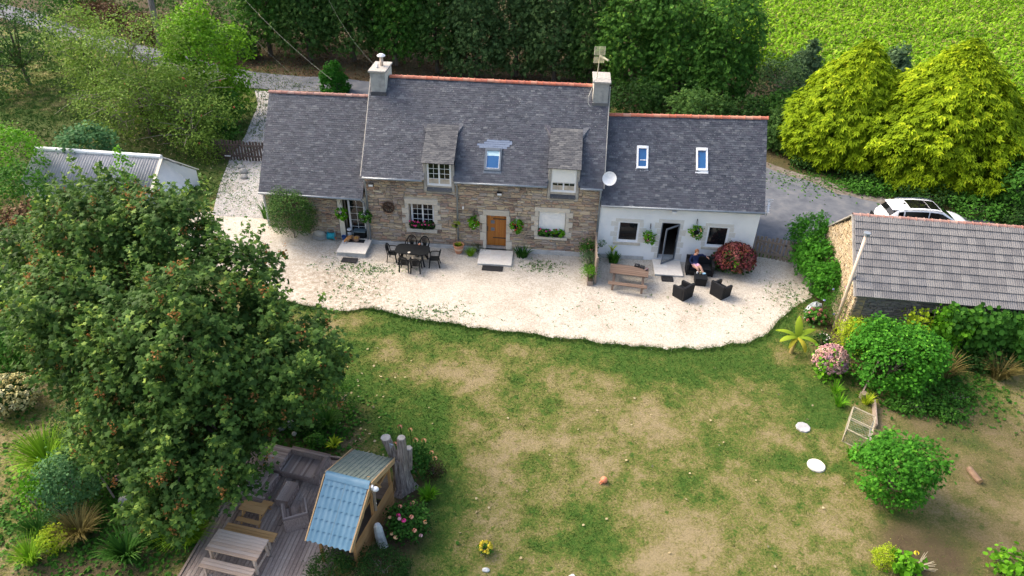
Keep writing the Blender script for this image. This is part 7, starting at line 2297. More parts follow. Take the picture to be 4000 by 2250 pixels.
nn_ = np.hypot(dx, dy); dx, dy = dx / nn_, dy / nn_
for s in range(seg + 1):
    w_ = np.array([.045, .06, .045, .004])[s] * 1.45
    V[:, 2 * s, 0] = base[:, 0] + dx * px_ - dy * w_; V[:, 2 * s, 1] = base[:, 1] + dy * px_ + dx * w_; V[:, 2 * s, 2] = pz_
    V[:, 2 * s + 1, 0] = base[:, 0] + dx * px_ + dy * w_; V[:, 2 * s + 1, 1] = base[:, 1] + dy * px_ - dx * w_; V[:, 2 * s + 1, 2] = pz_ + .01
    e_ = el - s * .95
    px_ = px_ + np.cos(e_) * L_ / seg; pz_ = pz_ + np.sin(e_) * L_ / seg
F0 = np.array([(2 * i, 2 * i + 1, 2 * i + 3, 2 * i + 2) for i in range(seg)])
F = (np.arange(n * nl)[:, None, None] * (seg + 1) * 2 + F0[None]).reshape(-1, 4)
me = np_mesh('maize_field', V.reshape(-1, 3), F, True)
tn = np.clip(np.repeat(.1 + .7 * fbm(pts[:, 0], pts[:, 1], 3, 12) + rng.normal(0, .16, n), nl) + rng.normal(0, .12, n * nl), 0, 1)
set_attr(me, 'tone', np.repeat(tn, (seg + 1) * 2))
o = tag(link_mesh('maize_field', me, None, LM['corn']), kind='stuff')
k = 4
tc = np.repeat(np.concatenate([pts, H_[:, None] + .12], 1), k, 0)
o = tag(link_mesh('maize_tassels', leaf_mesh('maize_tassels', tc - [0, 0, .1], rng.normal(size=tc.shape), nrm(rng.normal(size=tc.shape) * .35 + [.25, 0, .8]), rng.uniform(.22, .36, len(tc)), T_LONG, rng.random(len(tc)), LM['tassel'])), kind='stuff')

# ---- orchard and shrubs at the top left
def loose_tree(name, label, x, y, h, r, lm, seed, n, size, tm=T_LEAF, per=8, spread=.3, low=.14, lumps=13, twigs=0, fruit=None):
    rnd = random.Random(seed)
    L = [(0, 0, h * .55, r * .55, r * .55, h * .3)]
    for i in range(lumps):
        a = rnd.uniform(0, 6.28); q = rnd.uniform(.25, .75)
        zz = h * rnd.uniform(low, .85) 
        L.append((math.cos(a) * r * q, math.sin(a) * r * q, zz, r * rnd.uniform(.28, .45), r * rnd.uniform(.28, .45), h * rnd.uniform(.10, .18)))
    L.append((rnd.uniform(-.3, .3), 0, h * .88, r * .3, r * .3, h * .13))
    t = tree(name, label, 'tree', (x, y, hz(x, y)), L, LM[lm], MT['bark'], n, per, spread, size, tm, seed, .13)
    rng = np.random.default_rng(seed)
    if twigs:
        m = MB()
        for i in range(twigs):
            l = L[rng.integers(len(L))]
            p0 = Vector(l[:3]) * .75
            a = rng.uniform(0, 6.28)
            d = Vector((math.cos(a), math.sin(a), rng.uniform(-.1, 1.4))).normalized()
            ln = r * rng.uniform(.5, .9)
            m.tube([p0, p0 + d * ln * .6, p0 + d * ln + Vector((math.cos(a) * .3, math.sin(a) * .3, -.25))], [.035, .02, .008], 4)
        m.build('twigs', MT['twig'], t, local=True)
    if fruit:
        m = MB()
        fm, cnt = fruit
        for i in range(cnt):
            l = L[rng.integers(len(L))]
            d = nrm(rng.normal(size=3))
            m.ball((l[0] + d[0] * l[3], l[1] + d[1] * l[4], l[2] + d[2] * l[5] - .1), .06, 7, 5)
        o = m.build('apples', fm, t, local=True); o["kind"] = "stuff"
    return t
ap_y = plain('apple_yellow', (.52, .44, .12), .45)
ap_r = plain('apple_red', (.55, .12, .06), .45)
loose_tree('apple_tree', 'loose apple tree with yellow fruit and arching twigs in the orchard', -17.0, 10.8, 7.6, 3.8, 'apple', 501, 1700, .15, twigs=60, fruit=(ap_y, 90), per=9)
loose_tree('apple_tree', 'drooping apple tree with a few red fruit beside the lime green hazel', -13.6, 9.4, 5.0, 3.3, 'apple', 502, 1400, .15, twigs=50, fruit=(ap_r, 30), per=9)
loose_tree('apple_tree', 'dark apple tree at the left edge of the orchard', -30.3, 18.6, 8.2, 4.4, 'woods', 503, 1600, .19, fruit=(ap_y, 70), twigs=20)
loose_tree('hazel_tree', 'bright lime green leafy tree left of the road bend', -14.2, 14.6, 7.6, 3.0, 'lime', 504, 1300, .17, T_ROUND, 9, .22, low=.2, lumps=14)
loose_tree('orchard_tree', 'thin pale green tree rising over the orchard road', -21.5, 13.6, 7.2, 2.5, 'apple', 505, 1000, .17, twigs=40)
bush('gate_shrub', 'dark green shrub above the left gate beside the drive', 'shrub', (-13.2, 12.6), 2.0, 1.7, 2.6, LM['mid'], 420, 8, .15, T_ROUND, 510, None, .2)
bush('gate_shrub', 'olive twiggy shrub touching the left end of the dark gate', 'shrub', (-11.6, 7.6), 1.0, 1.0, 1.7, LM['apple'], 220, 8, .11, T_LEAF, 511, None, .16)
bush('gate_shrub', 'blue green shrub behind the olive one on the drive edge', 'shrub', (-12.2, 10.2), 1.2, 1.1, 1.9, LM['woods3'], 240, 8, .13, T_ROUND, 512, None, .16)
tree('round_conifer', 'small rounded green conifer behind the ridge of the left wing', 'shrub', (-7.6, 20.3, .3), [(0, 0, .8, 1.0, 1.0, .9), (0, 0, 1.5, .75, .75, .75), (.05, 0, 2.1, .4, .4, .45)], LM['conifer'], MT['bark'], 420, 8, .1, .2, T_FROND, 513, .08, None, 'foliage', up=.3, droop=-.3)
rnd = random.Random(61)
for i, (x, y, rx, h, lm, lab) in enumerate(((-22, 29.5, 2.2, 2.2, 'woods', 'dark shrub on the bank beyond the upper road, right of the pole'), (-27.5, 31.5, 2.2, 2.0, 'rust', 'rusty bracken clump left of the utility pole'), (-33, 34, 2.5, 2.3, 'rust', 'rusty bracken on the bank at the top left'),
                         (-18.2, 27.2, 2.2, 2.2, 'woods', 'dark shrub on the bank above the hazel'), (-38, 37, 3, 3.0, 'mid', 'green shrub at the top left corner of the bank'), (-24.5, 35, 3, 5.0, 'woods', 'dark tree mass behind the utility pole'), (-31, 38.5, 3.2, 5.0, 'woods', 'dark tree mass behind the bracken bank'), (-18.5, 32.5, 3, 5.5, 'woods', 'dark tree mass above the hazel crown'), (-39, 41, 3.5, 5, 'woods', 'dark tree mass at the far top left'))):
    bush('bank_shrub', lab, 'shrub', (x, y), rx, rx * .8, h, LM[lm], 330, 8, .26, T_SPRAY, 520 + i, 'shrubs on the bank beyond the road', .28)
# ---- hedge at the left edge
for i, (x, y, r, h, lm, lab) in enumerate(((-19.6, 1.5, 2.2, 3.9, 'bright', 'light green bush at the left edge beside the shed'), (-17.0, 4.6, 1.6, 3.0, 'blue', 'grey green bush behind the left end of the shed'), (-17.2, -1.2, 1.8, 3.2, 'mid', 'green bush in front of the left end of the shed'), (-15.4, -3.4, 1.5, 2.6, 'rust', 'rusty brown dying bush at the left edge'),
                               (-14.0, -5.9, 1.7, 3.4, 'dark', 'dark hedge bush at the left edge, below the rusty one'), (-12.6, -8.8, 1.6, 3.2, 'dark', 'dark hedge bush left of the maple crown'), (-11.2, -10.6, 1.2, 1.7, 'mid', 'low green bush under the left maple branches'), (-10.2, -4.5, 1.9, 2.6, 'dark', 'dark bush between the shed and the maple'), (-7.4, -7.2, 1.8, 2.2, 'dark', 'dark bush on the far side of the maple'))):
    bush('hedge_bush', lab, 'shrub', (x, y), r, r * .9, h, LM[lm], 380, 8, .17 if lm != 'rust' else .14, T_ROUND if i % 2 else T_LEAF, 540 + i, 'hedge along the left edge', .2)
bush('sapling', 'yellow green sapling tip standing up before the shed ridge', 'shrub', (-13.0, 1.2), .5, .4, 3.4, LM['bright'], 70, 7, .14, T_ROUND, 555, None, .14)

# ---- planting round the maple and the deck
bush('clipped_shrub', 'dense dark rounded shrub at the lower left of the maple', 'shrub', (-6.6, -14.4), 1.15, 1.0, 1.5, LM['dark'], 420, 9, .07, T_LEAF, 560, None, .09)
clump('ornamental_grass', 'large yellow green arching grass clump at the far left bottom', 'plant', (-7.1, -15.7), 520, 1.45, .035, LM['grassy'], 561, lean=(.5, 1.15), base_r=.3)
bush('blue_shrub', 'blue green leaved shrub in the lower left bed', 'shrub', (-5.4, -16.9), .95, .9, 2.0, LM['blue'], 420, 8, .08, T_ROUND, 562, None, .12)
bush('low_juniper', 'low dark blue green shrub below the blue green one', 'shrub', (-5.3, -17.6), .65, .6, .75, LM['blue'], 160, 8, .07, T_LEAF, 563, None, .08)
bush('thin_sapling', 'thin yellow green sapling at the far left bottom', 'plant', (-6.25, -17.5), .34, .3, 1.9, LM['bright'], 70, 6, .09, T_ROUND, 564, None, .1)
clump('spiky_grass', 'dark spiky grass clump near the left bottom corner', 'plant', (-5.75, -18.3), 240, .85, .03, LM['strap'], 565, lean=(.4, 1.1), base_r=.2)
bush('heather', 'bright yellow green feathery plant in front of the dry grass clump', 'plant', (-5.0, -18.6), .48, .42, .75, LM['yellow'], 160, 8, .07, T_FROND, 566, None, .08)
clump('dry_grass', 'brown and green dry grass clump in the lower left bed', 'plant', (-4.5, -18.2), 420, .95, .03, LM['brown'], 567, lean=(.5, 1.15), base_r=.25)
clump('strap_plant', 'dark green strap leaved clump at the bottom, left one of two', 'plant', (-2.75, -18.75), 170, .95, .06, LM['strap'], 568, 'dark strap leaved clumps', lean=(.5, 1.1), base_r=.25)
clump('strap_plant', 'dark green strap leaved clump beside the bright grass, right one of two', 'plant', (-1.95, -18.2), 170, .85, .06, LM['strap'], 569, 'dark strap leaved clumps', lean=(.5, 1.1), base_r=.25)
clump('ornamental_grass', 'bright green arching grass clump at the left edge of the deck', 'plant', (-1.15, -18.0), 480, 1.25, .035, LM['grassy'], 570, lean=(.45, 1.1), base_r=.25)
clump('ornamental_grass', 'yellow green grass tuft at the bottom left corner', 'plant', (-5.4, -19.2), 160, .9, .03, LM['grassy'], 571, lean=(.4, 1.0), base_r=.15)
clump('ornamental_grass', 'small bright grass tuft by the far left deck beam', 'plant', (-.7, -16.5), 130, .6, .025, LM['grassy'], 572, lean=(.5, 1.1), base_r=.12)
clump('strap_plant', 'dark strap leaved clump in the shade left of the maple', 'plant', (-8.9, -11.7), 160, 1.0, .05, LM['strap'], 573, lean=(.5, 1.15), base_r=.25)
bush('border_shrub', 'fresh green shrub at the right foot of the maple, lawn side', 'shrub', (1.75, -12.0), .8, .75, 1.45, LM['mid'], 300, 8, .10, T_LONG, 574, None, .12, up=.6)
clump('strap_plant', 'strap leaved clump between the boulders and the fresh green shrub', 'plant', (1.6, -12.95), 150, .9, .04, LM['strap'], 575, lean=(.5, 1.1), base_r=.2)
bush('border_shrub', 'low dark shrub among the boulders behind the deck sofa', 'shrub', (.9, -13.1), .55, .4, .55, LM['dark'], 120, 8, .08, T_ROUND, 576, None, .1)
bush('border_shrub', 'low green herb patch behind the right end of the deck sofa', 'shrub', (1.45, -13.75), .38, .28, .36, LM['mid'], 90, 8, .07, T_ROUND, 577, None, .07)
clump('fern', 'yellow green broad leaved plant beside the far right deck corner', 'plant', (2.1, -13.85), 46, .4, .12, LM['yellow'], 578, lean=(.6, 1.1), base_r=.1)
bush('shade_shrub', 'dark shrub in the deep shade under the middle of the maple', 'shrub', (-1.6, -12.6), 1.6, 1.2, 1.5, LM['dark'], 300, 8, .13, T_ROUND, 579, None, .16)
bush('shade_shrub', 'dark shrub under the lower left of the maple beside the pink flowers', 'shrub', (-4.4, -14.9), 1.3, 1.0, 1.0, LM['dark'], 260, 8, .12, T_ROUND, 580, None, .14)
bush('shelter_shrub', 'dark small leaved shrub under the blue roof edge, left one', 'shrub', (3.5, -18.75), .72, .5, .85, LM['dark'], 300, 9, .06, T_LEAF, 581, None, .08)
bush('shelter_shrub', 'dark small leaved shrub below the standing stone, right one', 'shrub', (4.95, -18.55), .95, .6, .75, LM['dark'], 420, 9, .06, T_LEAF, 582, None, .08)
clump('dry_grass', 'pale grass tuft below the shelter shrubs at the bottom edge', 'plant', (3.75, -19.1), 140, .6, .025, LM['brown'], 583, lean=(.4, 1.0), base_r=.15)
clump('fern', 'small feathery green fern right of the grey trunk', 'plant', (5.75, -15.75), 130, .5, .04, LM['bright'], 584, lean=(.4, 1.0), base_r=.15)
bush('red_shrub', 'small dark reddish shrub right of the grey trunk on the lawn edge', 'shrub', (5.75, -14.7), .36, .32, .5, leaf_mat('reddish_leaf', (.03, .03, .012), (.085, .06, .03)), 90, 8, .07, T_LEAF, 585, None, .08)

def flowering(t, cols, n, r, h, seed, s=(1.2, 1.8), front=True):
    rnd = random.Random(seed)
    for i in range(n):
        a = rnd.uniform(0, 6.28); e = rnd.uniform(-.1, 1.2)
        q = (math.cos(a) * math.cos(e) * r, math.sin(a) * math.cos(e) * r - (.06 if front else 0), h * .5 + math.sin(e) * h * .52)
        put('blossom', BLO[cols[i % len(cols)]][i % 2], t, q, rnd.uniform(*s), rnd.uniform(0, 6))
t = bush('dahlia', 'dahlia bush with salmon and pink blooms right of the shelter', 'plant', (5.45, -17.1), .62, .58, 1.05, LM['strap'], 260, 8, .11, T_LEAF, 590, None, .12)
flowering(t, ['peach', 'peach', 'pink', 'salmon', 'pale'], 14, .62, 1.1, 3, (1.5, 2.1))
t = bush('dahlia', 'dahlia bush with pale orange blooms behind the grey cut trunk', 'plant', (5.2, -14.85), .5, .4, 1.45, LM['strap'], 190, 8, .11, T_LEAF, 591, None, .12)
rnd = random.Random(9)
for q in ((-.65, .1, 1.35), (-.5, .35, 1.9), (-.15, .3, 1.85), (.05, .1, 1.6), (.6, -.1, 1.3), (.72, -.2, 1.15), (.3, .2, 1.5)):
    put('blossom', BLO['peach' if q[0] > -.3 else 'salmon'][0], t, q, rnd.uniform(2.0, 2.5))
m = MB()
for q in ((-.65, .1, 1.35), (-.5, .35, 1.9), (-.15, .3, 1.85), (.05, .1, 1.6), (.6, -.1, 1.3), (.72, -.2, 1.15), (.3, .2, 1.5)): m.tube([(q[0] * .3, q[1] * .3, .3), (q[0] * .8, q[1] * .8, q[2] * .6), q], .012, 4)
m.build('stalks', LM['mid'], t, local=True)
def hydrangea(label, loc, rx, ry, h, cols, n, seed, lm='mid', hr=.12, leafn=160, petal=None):
    rng = np.random.default_rng(seed)
    t = bush('hydrangea', label, 'shrub', loc, rx * .93, ry * .93, h * .95, LM[lm], leafn, 7, .13, T_ROUND, seed, None, .12)
    mesh = []
    for i, c in enumerate(cols):
        mm = plain('hydrangea_petal', c, .8, .1, var=.18, scale=40)
        d = nrm(rng.normal(size=(46, 3))); d[:, 2] = np.abs(d[:, 2]) * 1.15 - .3; d = nrm(d)
        me = leaf_mesh('flower_head', d * hr * .8 - nrm(np.cross(d, rng.normal(size=d.shape))) * hr * .22, d + rng.normal(size=d.shape) * .25, nrm(rng.normal(size=d.shape)), rng.uniform(.32, .5, 46) * hr, T_ROUND, rng.random(46), mm)
        c_ = MB().ball((0, 0, -.1 * hr), hr * .72, 10, 7, (1, 1, .85), .08)
        mesh.append(me)
    k = 0
    gold = math.pi * (3 - math.sqrt(5))
    for i in range(n):
        z = 1 - (i + .5) / n * 1.25
        rr = math.sqrt(max(0, 1 - z * z)); a = i * gold
        q = (rx * rr * math.cos(a) * rng.uniform(.9, 1.05), ry * rr * math.sin(a) * rng.uniform(.9, 1.05), h * .46 + z * h * .5)
        o = put('flower_head', mesh[int(rng.integers(len(mesh)))], t, q, rng.uniform(.8, 1.25), rng.uniform(0, 6))
        o.rotation_euler = (rng.uniform(-.3, .3) - .6 * math.sin(a) * rr, rng.uniform(-.3, .3) + .6 * math.cos(a) * rr, rng.uniform(0, 6))
    return t
t = hydrangea('big faded red hydrangea against the right corner of the white wall', (18.25, -.62), .92, .78, 1.55, [(.15, .035, .04), (.20, .055, .055), (.13, .032, .042), (.24, .085, .075), (.16, .05, .032)], 150, 600, 'dark', .135)
put('foliage_tuft', leaf_mesh('foliage_tuft', RNG.normal(size=(40, 3)) * .07, RNG.normal(size=(40, 3)) + [0, -1, 1], RNG.normal(size=(40, 3)), np.full(40, .12), T_ROUND, RNG.random(40), LM['bright']), t, (-.1, -.72, .95))
hydrangea('small side of the red hydrangea reaching over the sofa arm', (17.5, -.55), .34, .34, 1.0, [(.15, .035, .04), (.20, .055, .055), (.13, .032, .042)], 26, 601, 'dark', .12, 60)
hydrangea('large pale pink hydrangea at the lawn edge below the banana plant', (20.75, -7.95), .60, .58, 1.35, [(.50, .29, .24), (.46, .24, .24), (.56, .38, .31), (.38, .21, .26)], 90, 602, 'bright', .13)
hydrangea('small hydrangea with salmon red heads beside the plastic sheeting', (21.15, -4.5), .42, .36, .75, [(.40, .13, .13), (.48, .20, .18)], 13, 603, 'mid', .085, 70)
hydrangea('cream white hydrangea at the left picture edge', (-10.1, -13.1), .95, .85, 1.25, [(.48, .44, .20), (.54, .50, .27), (.44, .38, .15)], 70, 604, 'dark', .15)
hydrangea('dusky pink flower heads in the shade under the maple', (-4.25, -16.1), .42, .3, .7, [(.36, .17, .18), (.42, .22, .22)], 8, 605, 'dark', .11, 50)

# ---- right side planting
for i, (x, y, r, h, lab) in enumerate(((22.2, .75, 1.05, 2.7, 'glossy green shrub against the barn gable, the tall lump farthest back'), (22.0, -.9, 1.0, 2.2, 'glossy green shrub against the barn gable, middle lump at the gravel'), (22.25, -2.5, .9, 2.1, 'glossy green shrub against the barn gable, nearest lump beside the flue'))):
    bush('gable_shrub', lab, 'shrub', (x, y), r, r, h, LM['wisteria'], 420, 9, .15, T_SPRAY, 620 + i, 'glossy green shrubs along the barn gable', .14, up=.35, droop=.2)
t = bush('blue_flowered_shrub', 'open green shrub with pale blue flowers below the cream flue', 'shrub', (22.3, -4.4), .95, .9, 1.75, LM['mid'], 300, 8, .12, T_LONG, 623, None, .16)
flowering(t, ['blue', 'blue', 'lilac'], 18, .95, 1.8, 5, (1.2, 1.8))
t = bush('small_shrub', 'small fresh green shrub at the barn corner under the eave', 'shrub', (23.35, -5.95), .62, .4, 1.25, LM['wisteria'], 150, 8, .15, T_SPRAY, 624, None, .12)
bush('feathery_shrub', 'yellowing feathery shrub between the barn corner and the pink hydrangea', 'shrub', (22.15, -6.3), .75, .7, 1.5, LM['yellow'], 260, 9, .15, T_LONG, 625, None, .14, up=.7, droop=-.5)
t = bush('white_flowered_plant', 'small plant with white flowers right of the banana plant', 'plant', (21.0, -6.1), .34, .3, .6, LM['dark'], 70, 7, .08, T_ROUND, 626, None, .09)
flowering(t, ['white'], 9, .3, .6, 6, (.8, 1.2))
bush('round_bush', 'big bright green round bush in front of the barn', 'shrub', (23.05, -8.1), 1.95, 1.7, 2.5, LM['wisteria'], 1500, 9, .105, T_ROUND, 630, None, .13, lumps=12, gap=.25)
bush('low_growth', 'low dark green growth along the foot of the big round bush', 'shrub', (23.6, -9.7), 1.3, .5, .5, LM['mid'], 240, 8, .09, T_ROUND, 631, None, .12)
def vine(label, x0, x1, z0, z1, seed, lm, size, n, ybase):
    rng = np.random.default_rng(seed)
    t = thing('wall_vine', label, 'vine', ((x0 + x1) / 2, ybase, 0), 0, 'vines on the barn front')
    cx = (x0 + x1) / 2
    P = np.stack([rng.uniform(x0 - cx, x1 - cx, n), -np.abs(rng.normal(0, .3, n)), rng.uniform(z0, z1, n)], -1)
    P[:, 1] -= .55 * (1 - P[:, 2] / z1) * rng.random(n)
    keep = fbm(P[:, 0] + seed, P[:, 2], .9, 3) > .36
    P = P[keep]
    per = 7
    C = np.repeat(P, per, 0) + rng.normal(size=(len(P) * per, 3)) * .11
    N = nrm(rng.normal(size=C.shape) * .45 + [0, -.8, .6]); D = nrm(rng.normal(size=C.shape) * .6 + [0, -.3, -.7])
    T = np.repeat(np.clip(rng.normal(.45, .25, len(P)), 0, 1), per)
    link_mesh('foliage', leaf_mesh('foliage', C, N, D, size * rng.uniform(.7, 1.2, len(C)), T_ROUND, T, LM[lm]), t)
    m = MB()
    for k in range(9):
        xx = rng.uniform(x0 - cx, x1 - cx)
        m.tube([(xx * .4, -.2, 0), (xx * .8, -.1, z1 * .5), (xx, -.08, z1)], [.03, .02, .01], 5)
    m.build('stem', MT['twig'], t, local=True)
    return t
vine('yellow green vine climbing the barn front right of the dark opening', 25.1, 26.6, .0, 2.25, 640, 'bright', .15, 210, -5.85)
vine('dark broad leaved vine over the barn front toward the right picture edge', 26.7, 29.6, .1, 2.15, 641, 'mid', .22, 330, -5.95)
vine('broad leaved strands hanging under the barn eave between the two vines', 25.6, 28.0, 1.75, 2.3, 642, 'mid', .2, 110, -5.95)
vine('sparse yellow vine sprays over the dark barn opening', 24.0, 25.2, .6, 2.0, 643, 'yellow', .12, 50, -5.8)
clump('grass_clump', 'yellow green strap grass clump right of the big round bush', 'plant', (25.5, -7.6), 190, 1.15, .045, LM['brown'], 650, lean=(.5, 1.1), base_r=.25)
clump('grass_clump', 'dry olive strap grass clump near the right picture edge', 'plant', (27.7, -7.5), 220, 1.1, .045, LM['brown'], 651, lean=(.5, 1.15), base_r=.25)
bush('low_growth', 'dark undergrowth below the broad leaved vine', 'shrub', (27.4, -6.7), 1.9, .6, .8, LM['dark'], 300, 8, .12, T_ROUND, 652, None, .15)
bush('low_growth', 'dark undergrowth at the foot of the barn left of the big bush', 'shrub', (23.9, -6.6), 1.0, .5, .7, LM['dark'], 160, 8, .12, T_ROUND, 653, None, .14)
for i, (x, y, rx, lab) in enumerate(((25.4, -9.0, .8, 'larger patch of low weeds right of the big round bush'), (24.7, -10.1, .6, 'smaller patch of low weeds nearest the log'))):
    bush('weed_patch', lab, 'plant', (x, y), rx, rx * .6, .28, LM['mid'], 120, 7, .07, T_ROUND, 655 + i, 'weed patches', .09)
for i, (x, y, lab) in enumerate(((20.75, -9.1, 'lily clump at the lawn edge, the farther of two'), (20.65, -9.85, 'lily clump at the lawn edge, the nearer of two'), (21.75, -9.6, 'yellowing lily clump below the leaning post'), (20.3, -12.55, 'green strap clump at the near foot of the wire run'))):
    clump('lily_clump', lab, 'plant', (x, y), 80, .5, .035, LM['yellow'] if i == 2 else LM['bright'], 660 + i, 'strap leaved clumps on the right lawn edge', lean=(.4, 1.05), base_r=.14)
bush('garden_bush', 'bright green bush with lobed leaves standing alone at the lower right', 'shrub', (20.95, -14.1), 1.3, 1.2, 2.35, LM['wisteria'], 950, 9, .11, T_MAPLE, 670, None, .13, lumps=11, gap=.25)
for i, (x, y, h) in enumerate(((20.6, -13.5, 2.75), (21.5, -13.7, 2.8), (21.1, -13.3, 2.6))): pass
bush('clipped_ball', 'small clipped yellow green ball shrub at the bottom right', 'shrub', (19.85, -16.85), .40, .38, .62, LM['yellow'], 260, 9, .045, T_LEAF, 671, None, .05, lumps=2)
t = bush('sunflower', 'drooping yellow green sunflower plant beside the clipped ball', 'plant', (20.45, -17.05), .34, .3, .8, LM['bright'], 46, 6, .16, T_ROUND, 672, None, .12)
put('blossom', BLO['yellow'][0], t, (.12, .05, .85), 2.0)
m = MB()
rng = np.random.default_rng(3)
for i in range(12):
    a = rng.uniform(-.6, 1.2)
    m.tube([(.4, .1, .05), (.4 + math.cos(a) * .5, .1 + math.sin(a) * .5, .12 + rng.uniform(0, .3))], [.014, .006], 4)
tw = m.build('dry_twigs', MT['pale_batten']); tw.location = (20.45, -17.0, 0); tag(tw, 'loose dry twigs beside the sunflower plant', 'twigs')
bush('leafy_plant', 'yellow green leafy plant at the bottom right picture edge', 'plant', (23.5, -16.8), .5, .45, .95, LM['bright'], 60, 6, .14, T_ROUND, 673, None, .14)
bush('dark_bush', 'dark bush at the right picture edge behind the white car', 'shrub', (36.0, 8.0), 1.7, 1.6, 3.4, LM['mid'], 420, 8, .16, T_ROUND, 674, None, .18)
for i, (x, y, rx, ry, h, lm, lab) in enumerate(((25.6, 12.6, 1.3, .8, .8, 'dark', 'low dark growth on the bank under the left golden conifer'), (28.6, 11.0, 1.8, .9, .7, 'dark', 'low dark growth on the bank left of the car'), (31.4, 8.7, 2.0, 1.4, .9, 'dark', 'low dark growth on the bank right behind the car'), (33.6, 7.4, 1.8, 1.4, .9, 'mid', 'green growth on the bank ahead of the car'), (28.2, 9.6, 1.6, .9, .5, 'mid', 'low green growth on the bank above the car roof'), (35.5, 6.4, 1.6, 1.2, .8, 'dark', 'low dark growth at the right picture edge beyond the barn roof'))):
    bush('bank_growth', lab, 'shrub', (x, y), rx, ry, h, LM[lm], 260, 8, .13, T_ROUND, 680 + i, 'growth on the bank behind the car', .18)
bush('wall_shrub', 'dense dark green shrub against the front wall of the left wing', 'shrub', (-3.65, -.72), 1.22, .75, 2.75, LM['woods'], 1200, 9, .075, T_LEAF, 690, None, .11, lumps=7)
clump('leafy_plant', 'green shrub showing past the left corner of the left wing', 'plant', (-5.6, .8), 90, .9, .05, LM['mid'], 691, lean=(.2, .7), base_r=.2)
# banana plant
bp = thing('banana_plant', 'young banana plant with broad yellow green leaves at the lawn edge', 'plant', (19.6, -6.75, 0))
MB().tube([(0, 0, 0), (.05, .03, .35), (.12, .05, .75)], [.09, .075, .05], 9).build('stem', mat('banana_stem', [(.28, .20, .07), (.42, .34, .12)], 8, .8, .3), bp, local=True)
bm_ = leaf_mat('banana_leaf', (.12, .22, .015), (.26, .36, .025), (.46, .42, .05), transl=.3)
by_ = leaf_mat('banana_leaf_yellow', (.30, .30, .02), (.48, .42, .05), transl=.3)
for i, (az, el, L, wd, dr, mm) in enumerate(((85, 70, .95, .34, .9, bm_), (30, 38, 1.05, .28, 1.2, bm_), (-25, 35, 1.05, .27, 1.7, bm_), (-65, 15, .8, .24, 1.8, by_), (160, 38, 1.0, .26, 1.3, bm_), (195, 30, .9, .28, 1.5, bm_), (225, 10, .7, .2, 1.6, by_))):
    a = R(az)
    n = 12
    v = []
    p = Vector((.12, .05, .78)); e = R(el)
    sd_ = Vector((-math.sin(a), math.cos(a), 0))
    for s in range(n + 1):
        q = s / n
        w_ = wd * .5 * math.sin(math.pi * min(1, .06 + q * .94)) ** .6
        jag = 1 - .10 * (s % 2)
        v += [p - sd_ * w_ * jag + Vector((0, 0, -.25 * w_)), p + Vector((0, 0, .02)), p + sd_ * w_ * jag + Vector((0, 0, -.25 * w_))]
        d = Vector((math.cos(a) * math.cos(e), math.sin(a) * math.cos(e), math.sin(e)))
        p = p + d * L / n
        e -= dr / n
    f = []
    for s in range(n):
        f += [(s * 3, s * 3 + 1, s * 3 + 4, s * 3 + 3), (s * 3 + 1, s * 3 + 2, s * 3 + 5, s * 3 + 4)]
    me_ = np_mesh('leaf', np.array([tuple(x) for x in v]), np.array(f), True)
    set_attr(me_, 'tone', np.tile(np.linspace(.2, .9, n + 1)[:, None], (1, 3)).ravel())
    link_mesh('leaf', me_, bp, mm)
t = bush('yellow_flower', 'small plant with bright yellow flowers alone on the lawn', 'plant', (7.85, -17.55), .2, .18, .3, LM['mid'], 30, 6, .06, T_ROUND, 700, None, .06)
flowering(t, ['yellow'], 34, .19, .46, 8, (1.1, 1.6))

# ================================================================== ground cover (masses)
rng = np.random.default_rng(91)
def scatter_blades(name, n, sampler, L, w, m_of, per=3, mname=None):
    x, y = sampler(n)
    g, e = greenness(x, y), earth_and_shade(x, y)
    kp = (rng.random(len(x)) > e * .85)
    x, y, g = x[kp], y[kp], g[kp]
    k = len(x)
    C = np.repeat(np.stack([x, y, hgt(x, y) - .005], -1), per, 0) + rng.normal(size=(k * per, 3)) * [.03, .03, 0]
    D = nrm(rng.normal(size=C.shape) * [.8, .8, 0] + [0, 0, .75])
    N = nrm(rng.normal(size=C.shape) * [1, 1, .2])
    gg = np.clip(np.repeat(g, per) + rng.normal(0, .22, len(C)), 0, 1)
    S = L * rng.uniform(.6, 1.3, len(C)) * (.65 + .6 * np.repeat(g, per))
    return leaf_mesh(name, C, N, D, S, (np.array([(-w / L, 0, 0), (w / L, 0, 0), (0, 1, 0)]), np.array([(0, 1, 2)])), gg, None)
def lawn_mat():
    m, nt, b = nt_new('grass_blade')
    at = nt.nodes.new("ShaderNodeAttribute"); at.attribute_name = "tone"
    c = ramp(nt, [(.36, .29, .19, 0), (.29, .24, .125, .3), (.19, .195, .065, .5), (.115, .175, .038, .72), (.065, .15, .026, 1)], at.outputs['Fac'])
    nt.links.new(c, b.inputs['Base Color'])
    b.inputs['Roughness'].default_value = .8; b.inputs['Specular IOR Level'].default_value = .15
    return m
def lawn_samples(n):
    x = rng.uniform(-12, 31, n); y = rng.uniform(-20.5, -1.5, n)
    k = (y < gfront(x) + .06 * rng.random(n)) & ~((x > -1.0) & (x < 3.3) & (y < -14.4))
    return x[k], y[k]
o = link_mesh('lawn_grass', scatter_blades('lawn_grass', 170000, lawn_samples, .055, .007, None), None, lawn_mat()); o["kind"] = "stuff"
def edge_samples(n):
    x = rng.uniform(-5, 22.2, n); y = gfront(x) + rng.normal(-.06, .10, n)
    return x, y
o = link_mesh('edge_grass', scatter_blades('edge_grass', 6000, edge_samples, .075, .010, None), None, bpy.data.materials['grass_blade']); o["kind"] = "stuff"
def orch_samples(n):
    x = rng.uniform(-40, -9, n); y = rng.uniform(-2, 27, n)
    return x, y
